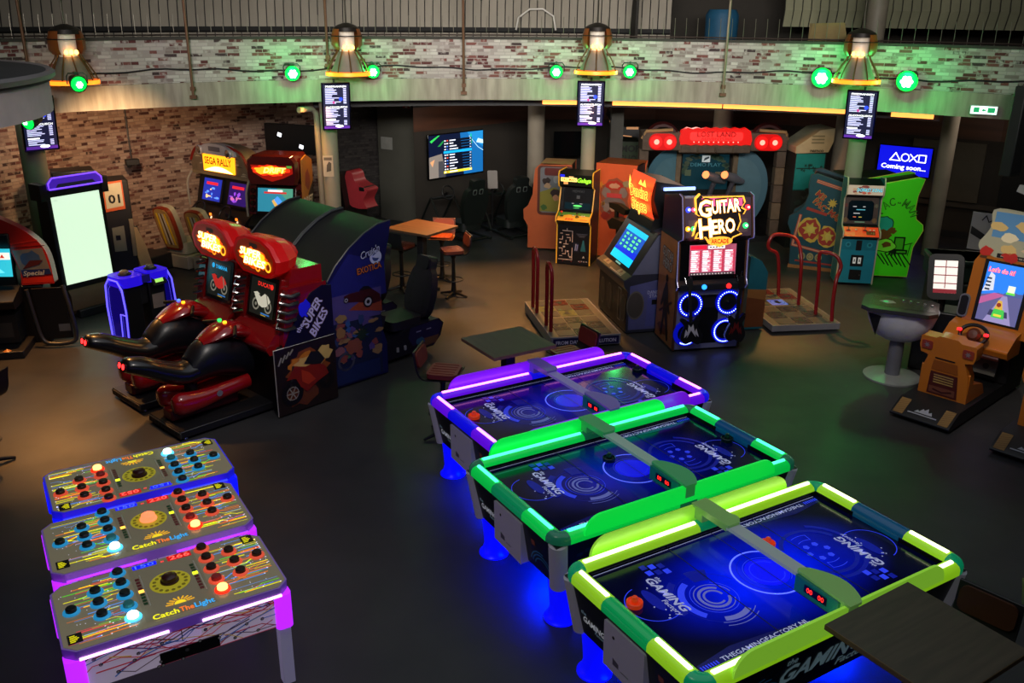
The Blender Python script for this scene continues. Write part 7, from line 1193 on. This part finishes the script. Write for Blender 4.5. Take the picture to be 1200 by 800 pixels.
    mb.rect(sf, .06, .46, .15, .56, E('#d8e0c8', 1.1), 7); mb.rect(sf, .05, .44, .16, .47, E('#58c040', 1.2), 8); mb.pl(sf, [(-.12, .12), (.14, .12), (.12, .2), (-.1, .2)], E('#383858', .9), 7); mb.pl(sf, [(-.07, .1), (.1, .1), (.08, .22), (-.05, .22)], E('#40b048', 1.1), 8); mb.pl(sf, [(-.05, .22), (.06, .22), (.03, .34), (-.02, .34)], E('#c8a040', 1), 8); mb.disc(sf, .0, .28, .03, E('#803020', 1), 9); mb.rect(sf, -.04, .12, .06, .15, E('#d8c840', 1), 9); mb.build('screen', t)
    sf = s0
    for s in (-1, 1): mb = MB(); g = Fr(sf.p(0, 0, 10), sf.u, sf.v); mb.prism(rrect(s*.385, .20, .12, .28, .05), g, .05, M('#8a8c90', .3, .5)); mb.pl(g, rrect(s*.385, .20, .09, .24, .04), BLK, 1); mb.build('speaker', t)
    mb = MB(); g = Fr(sf.p(0, 0, 3), sf.u, sf.v); mb.prism(rrect(0.02, .85, .36, .05, .008), g, .01, M('#1c1a1a', .4)); [mb.rect(g, -.12+.05*k, .84, -.08+.05*k, .86, M('#a09888', .4), 1) for k in range(6)]; mb.rect(g, -.34, .79, -.26, .82, M('#5a3a18', .4), 1); mb.build('name_plate', t)
    # shaped topper with abstract print
    mb = MB(); f = Fr((.22, 1.62, 1.60), (1, 0, 0), (0, .08, 1)); f.u = f.u*1.22; f.v = f.v*1.22; tp = smooth([(-.38, .04), (-.44, .12), (-.40, .2), (-.36, .3), (-.37, .45), (-.2, .47), (.1, .45), (.42, .47), (.5, .3), (.44, .1), (.42, .0), (0, -.03)], 3, True); mb.prism(tp, f, .05, M('#a8a488', .4, 0, .12, 0)); rnd = random.Random(3)
    mb.pl(f, [(-.34, .2), (.46, .2), (.44, .44), (-.34, .44)], M('#5a8ab0', .4, 0, .15, 0), 1)
    for k in range(34): u = rnd.uniform(-.36, .42); v = rnd.uniform(.02, .42); c = rnd.choice(['#a83a28', '#c86838', '#d8c8a0', '#c8a868']) if u < .02 else rnd.choice(['#d8c8a0', '#b89858', '#58a838', '#c8b088']); blob(mb, f, u, v*.9, .07, .045, M(c if v > .1 else ('#b02c20' if u < .0 else '#50a030'), .4, 0, .22, 0), 2+k % 5, k)
    mb.build('topper', t, .005)
    mb = MB(); f2 = Fr((.42, 1.66, 2.14), (1, 0, -.06), (0, .08, 1)); tl = [(-.46, .02), (.5, .02), (.5, .12), (-.24, .12), (-.28, .2), (-.42, .2)]; tl = [(-.44, .30), (-.46, .22), (-.36, .20), (-.30, .02), (.5, .02), (.5, .22), (.45, .30)]; mb.prism(tl, f2, .04, M('#9a9a92', .4, 0, .08, 0)); mb.pl(f2, [(-.22, .05), (.47, .05), (.47, .19), (-.26, .19)], M('#a85a28', .4, 0, .2, 0), 1); [mb.pl(f2, [(-.18+.09*k, .08), (-.12+.09*k, .08), (-.10+.09*k, .16), (-.16+.09*k, .16)], M('#7a3014', .4, 0, .1, 0), 2) for k in range(7)]; mb.build('logo_board', t, .005)
    mb = MB(); mb.box(-.31, .36, 1.66, 2.0, .55, 1.58, M('#17171a', .5)); mb.build('cabinet_body', t, .02)
    return t
kart((4.506, 9.09, 0), -47.5, 'orange kart racing cabinet with lit screen and moulded seat beside the white pedestal table')
kart((5.19, 8.19, 0), -47.5, 'second orange kart cabinet, mostly cut off by the right edge of the frame')
# white pedestal arcade table and small list screen
t = thing('pedestal_arcade_table', 'white pedestal arcade table with dark top on a round foot left of the kart seat', 'arcade table', (4.76, 10.50, 0), -25)
mb = MB(); mb.lathe([(0, 0), (.34, 0), (.34, .02), (.2, .045), (.0, .05)], M('#8a8e8c', .35, .2), n=32); mb.build('foot', t); mb = MB(); mb.lathe([(.09, .04), (.085, .5)], M('#6a6c74', .4, .2), n=20); mb.build('post', t)
mb = MB(); W6 = M('#c8cad6', .4); rows = [(.50, .16, .10), (.58, .30, .20), (.75, .38, .27), (.90, .42, .30)]; vs = []; n = 20
for z, a, b in rows:
    for j in range(n): q = 2*PI*j/n; c, s = cs(q); k = .75; vs.append((a*math.copysign(abs(c)**k, c), b*math.copysign(abs(s)**k, s), z))
mb.add(vs, [(i*n+j, i*n+(j+1) % n, (i+1)*n+(j+1) % n, (i+1)*n+j) for i in range(3) for j in range(n)]+[tuple(range(n-1, -1, -1)), tuple(range(3*n, 4*n))], W6); mb.pl(Fr((-.3, -.24, .6), (1, -.6, 0), (0, 0, 1)), [(-.08, .26), (.1, .26), (.06, .0)], BLK, 6); mb.build('bowl', t)
mb = MB(); mb.prism([(-.46, -.22), (-.36, -.33), (.30, -.33), (.40, -.22), (.40, .22), (.30, .33), (-.36, .33), (-.46, .22)], topf(.95), .05, M('#3c3a34', .3, .4)); f = topf(.951); mb.pl(f, [(-.36, -.2), (.36, -.2), (.36, .24), (-.36, .24)], M('#2c2a24', .25), 1); mb.pl(f, [(-.28, .02), (-.18, -.06), (-.08, .0), (-.12, .08), (-.2, .1)], M('#8a8a84', .3), 2); mb.disc(f, -.2, .02, .03, E('#38c068', .7), 3); mb.build('table_top', t, .008)
for k in range(5): mb = MB(); mb.lathe([(.02, 0), (.018, .015), (0, .018)], CHR, (.0+.08*k, .14-.02*k, .953), 10); mb.build('button', t)
t = thing('list_screen', 'small tilted screen showing a white and red table left of the kart screen', 'screen', (5.32, 10.72, 0), -30)
mb = MB(); f = Fr((0, 0, 1.24), (1, 0, .1), (-.12, .3, 1)); mb.prism(rrect(0, 0, .40, .56, .08), f, .10, M('#131315', .35)); mb.build('housing', t, .02); mb = MB(); mb.rect(f, -.13, -.2, .13, .2, E('#d8d0c8', 1.15), 2); RR2 = E('#7a1824', .8)
for v in (-.08, .02, .12): mb.rect(f, -.13, v-.006, .13, v+.006, RR2, 3)
mb.rect(f, -.005, -.14, .005, .2, RR2, 3); mb.rect(f, -.13, -.2, .13, -.15, RR2, 3); mb.build('display', t); mb = MB(); mb.tube([(0, .06, 0), (0, .06, 1.1)], .05, BLK, 10); mb.box(-.25, .25, -.05, .35, 0, .8, BLK); mb.build('stand', t, .02)
t = thing('storage_case', 'dark green stacked cases behind the small tilted list screen', 'case', (6.2, 12.0, 0), -12); mb = MB(); mb.box(-.35, .6, 0, .6, 0, .78, M('#0d1a14', .5)); mb.build('lower_case', t, .03); mb = MB(); mb.box(-.4, .62, -.04, .64, .79, 1.1, M('#12241b', .45)); mb.box(-.42, .64, -.06, .66, 1.02, 1.1, M('#1c3328', .4)); mb.build('upper_case', t, .03)
t = thing('sign_board', 'white board with dark diagonal band and scrawl behind the kart topper', 'sign', (6.15, 11.35, 0), -20); mb = MB(); f = front(0); mb.prism([(-.28, 1.42), (.4, 1.38), (.4, 1.86), (-.28, 1.90)], f, .02, M('#8f8d8a', .5)); mb.pl(f, [(-.27, 1.72), (-.27, 1.62), (.1, 1.42), (.22, 1.42)], M('#1c1c1e', .5), 1); mb.line(f, [(-.16, 1.80), (-.12, 1.86), (-.08, 1.78), (-.03, 1.81), (.0, 1.75), (.05, 1.78), (.08, 1.71), (.13, 1.74), (.17, 1.67), (.22, 1.69), (.26, 1.64)], .014, M('#1c1c1e', .5), 1); mb.build('board', t); mb = MB(); mb.box(-.03, .03, .02, .06, 0, 1.5, BLK); mb.build('post', t)
# ------------------------------------------------------------------ general light
def area(loc, rot, size, e, col, name='fill_area', sy=None):
    L = bpy.data.lights.new(name, 'AREA'); L.energy = e; L.color = col; L.size = size
    if sy: L.shape = 'RECTANGLE'; L.size_y = sy
    o = bpy.data.objects.new(name, L); COL.objects.link(o); o.location = loc; o.rotation_euler = [R(a) for a in rot]; return o
def spot(loc, tgt, e, col, ang=70, blend=.7, r=.08, name='warm_spot'):
    L = bpy.data.lights.new(name, 'SPOT'); L.energy = e; L.color = col; L.spot_size = R(ang); L.spot_blend = blend; L.shadow_soft_size = r
    o = bpy.data.objects.new(name, L); COL.objects.link(o); o.location = loc; o.rotation_euler = (Vector(tgt)-Vector(loc)).to_track_quat('-Z', 'Y').to_euler(); return o
area((.5, 6.5, 6.6), (0, 0, 0), 9, 140, (.84, .9, 1))  # added soft overhead fill, not a lamp of the hall
area((.3, 3.5, 5.6), (89, 0, 0), 9, 285, (1, .93, .86), sy=1.2).data.spread = R(62)  # added frontal fill for the parapet and gallery wall
WARM = (1, .42, .11)
spot((-5.3, 12.6, 2.7), (-7.0, 15.6, 1.7), 352, (1, .6, .3), 75, .9); spot((-6.3, 11.2, 2.9), (-5.5, 10.2, 0), 430, WARM, 72, .6); spot((-4.6, 10.5, 3.2), (-4.4, 8.9, 0), 170, WARM, 60, .7)
spot((-1.2, 14.7, 2.75), (-1.25, 14.2, 0), 220, WARM, 72, .6); spot((.0, 15.0, 2.75), (.1, 14.0, 0), 330, WARM, 84, .5); spot((1.0, 14.7, 2.75), (1.0, 14.1, 0), 330, WARM, 84, .5); spot((4.3, 14.2, 2.75), (4.3, 13.4, 0), 260, WARM, 76, .5); spot((-3.4, 15.2, 2.75), (-4.0, 15.6, .8), 96, WARM, 90, .6)
spot((1.32, 15.8, 2.76), (1.32, 16.2, 1.2), 38, WARM, 60, .6); spot((-3.1, 15.2, 2.76), (-3.16, 15.6, 1.2), 32, WARM, 60, .6); spot((1.75, 14.2, 2.75), (1.7, 15.6, 1.0), 96, WARM, 80, .7)
spot((4.9, 16.2, 2.7), (5.9, 16.9, 1.2), 44, WARM, 70, .7)

for p, e in (((-1.0, 17.6, 2.6), 16), ((3.5, 18.6, 2.6), 12), ((8.5, 16.0, 2.6), 18), ((-7.5, 13.8, 2.6), 10)):
    L = bpy.data.lights.new('recess_fill', 'POINT'); L.energy = e; L.color = (1, .85, .7); L.shadow_soft_size = .3; o = bpy.data.objects.new('recess_fill', L); COL.objects.link(o); o.location = p  # added fill lamps that lift the dark recess

spot((3.6, 7.2, 4.6), (5.2, 9.9, .9), 330, (1, .9, .78), 40, .6, .3, 'fill_spot'); spot((-1.2, 6.6, 4.8), (-3.2, 9.7, 1.1), 300, (1, .9, .82), 42, .6, .3, 'fill_spot'); spot((1.8, 7.0, 4.8), (3.2, 13.5, 1.0), 330, (1, .92, .84), 44, .7, .3, 'fill_spot')

L = bpy.data.lights.new('slab_fill', 'POINT'); L.energy = 55; L.color = (1, .9, .82); L.shadow_soft_size = .3; o = bpy.data.objects.new('slab_fill', L); COL.objects.link(o); o.location = (-1.6, 3.6, 4.8)  # added fill that brightens the near balcony slab
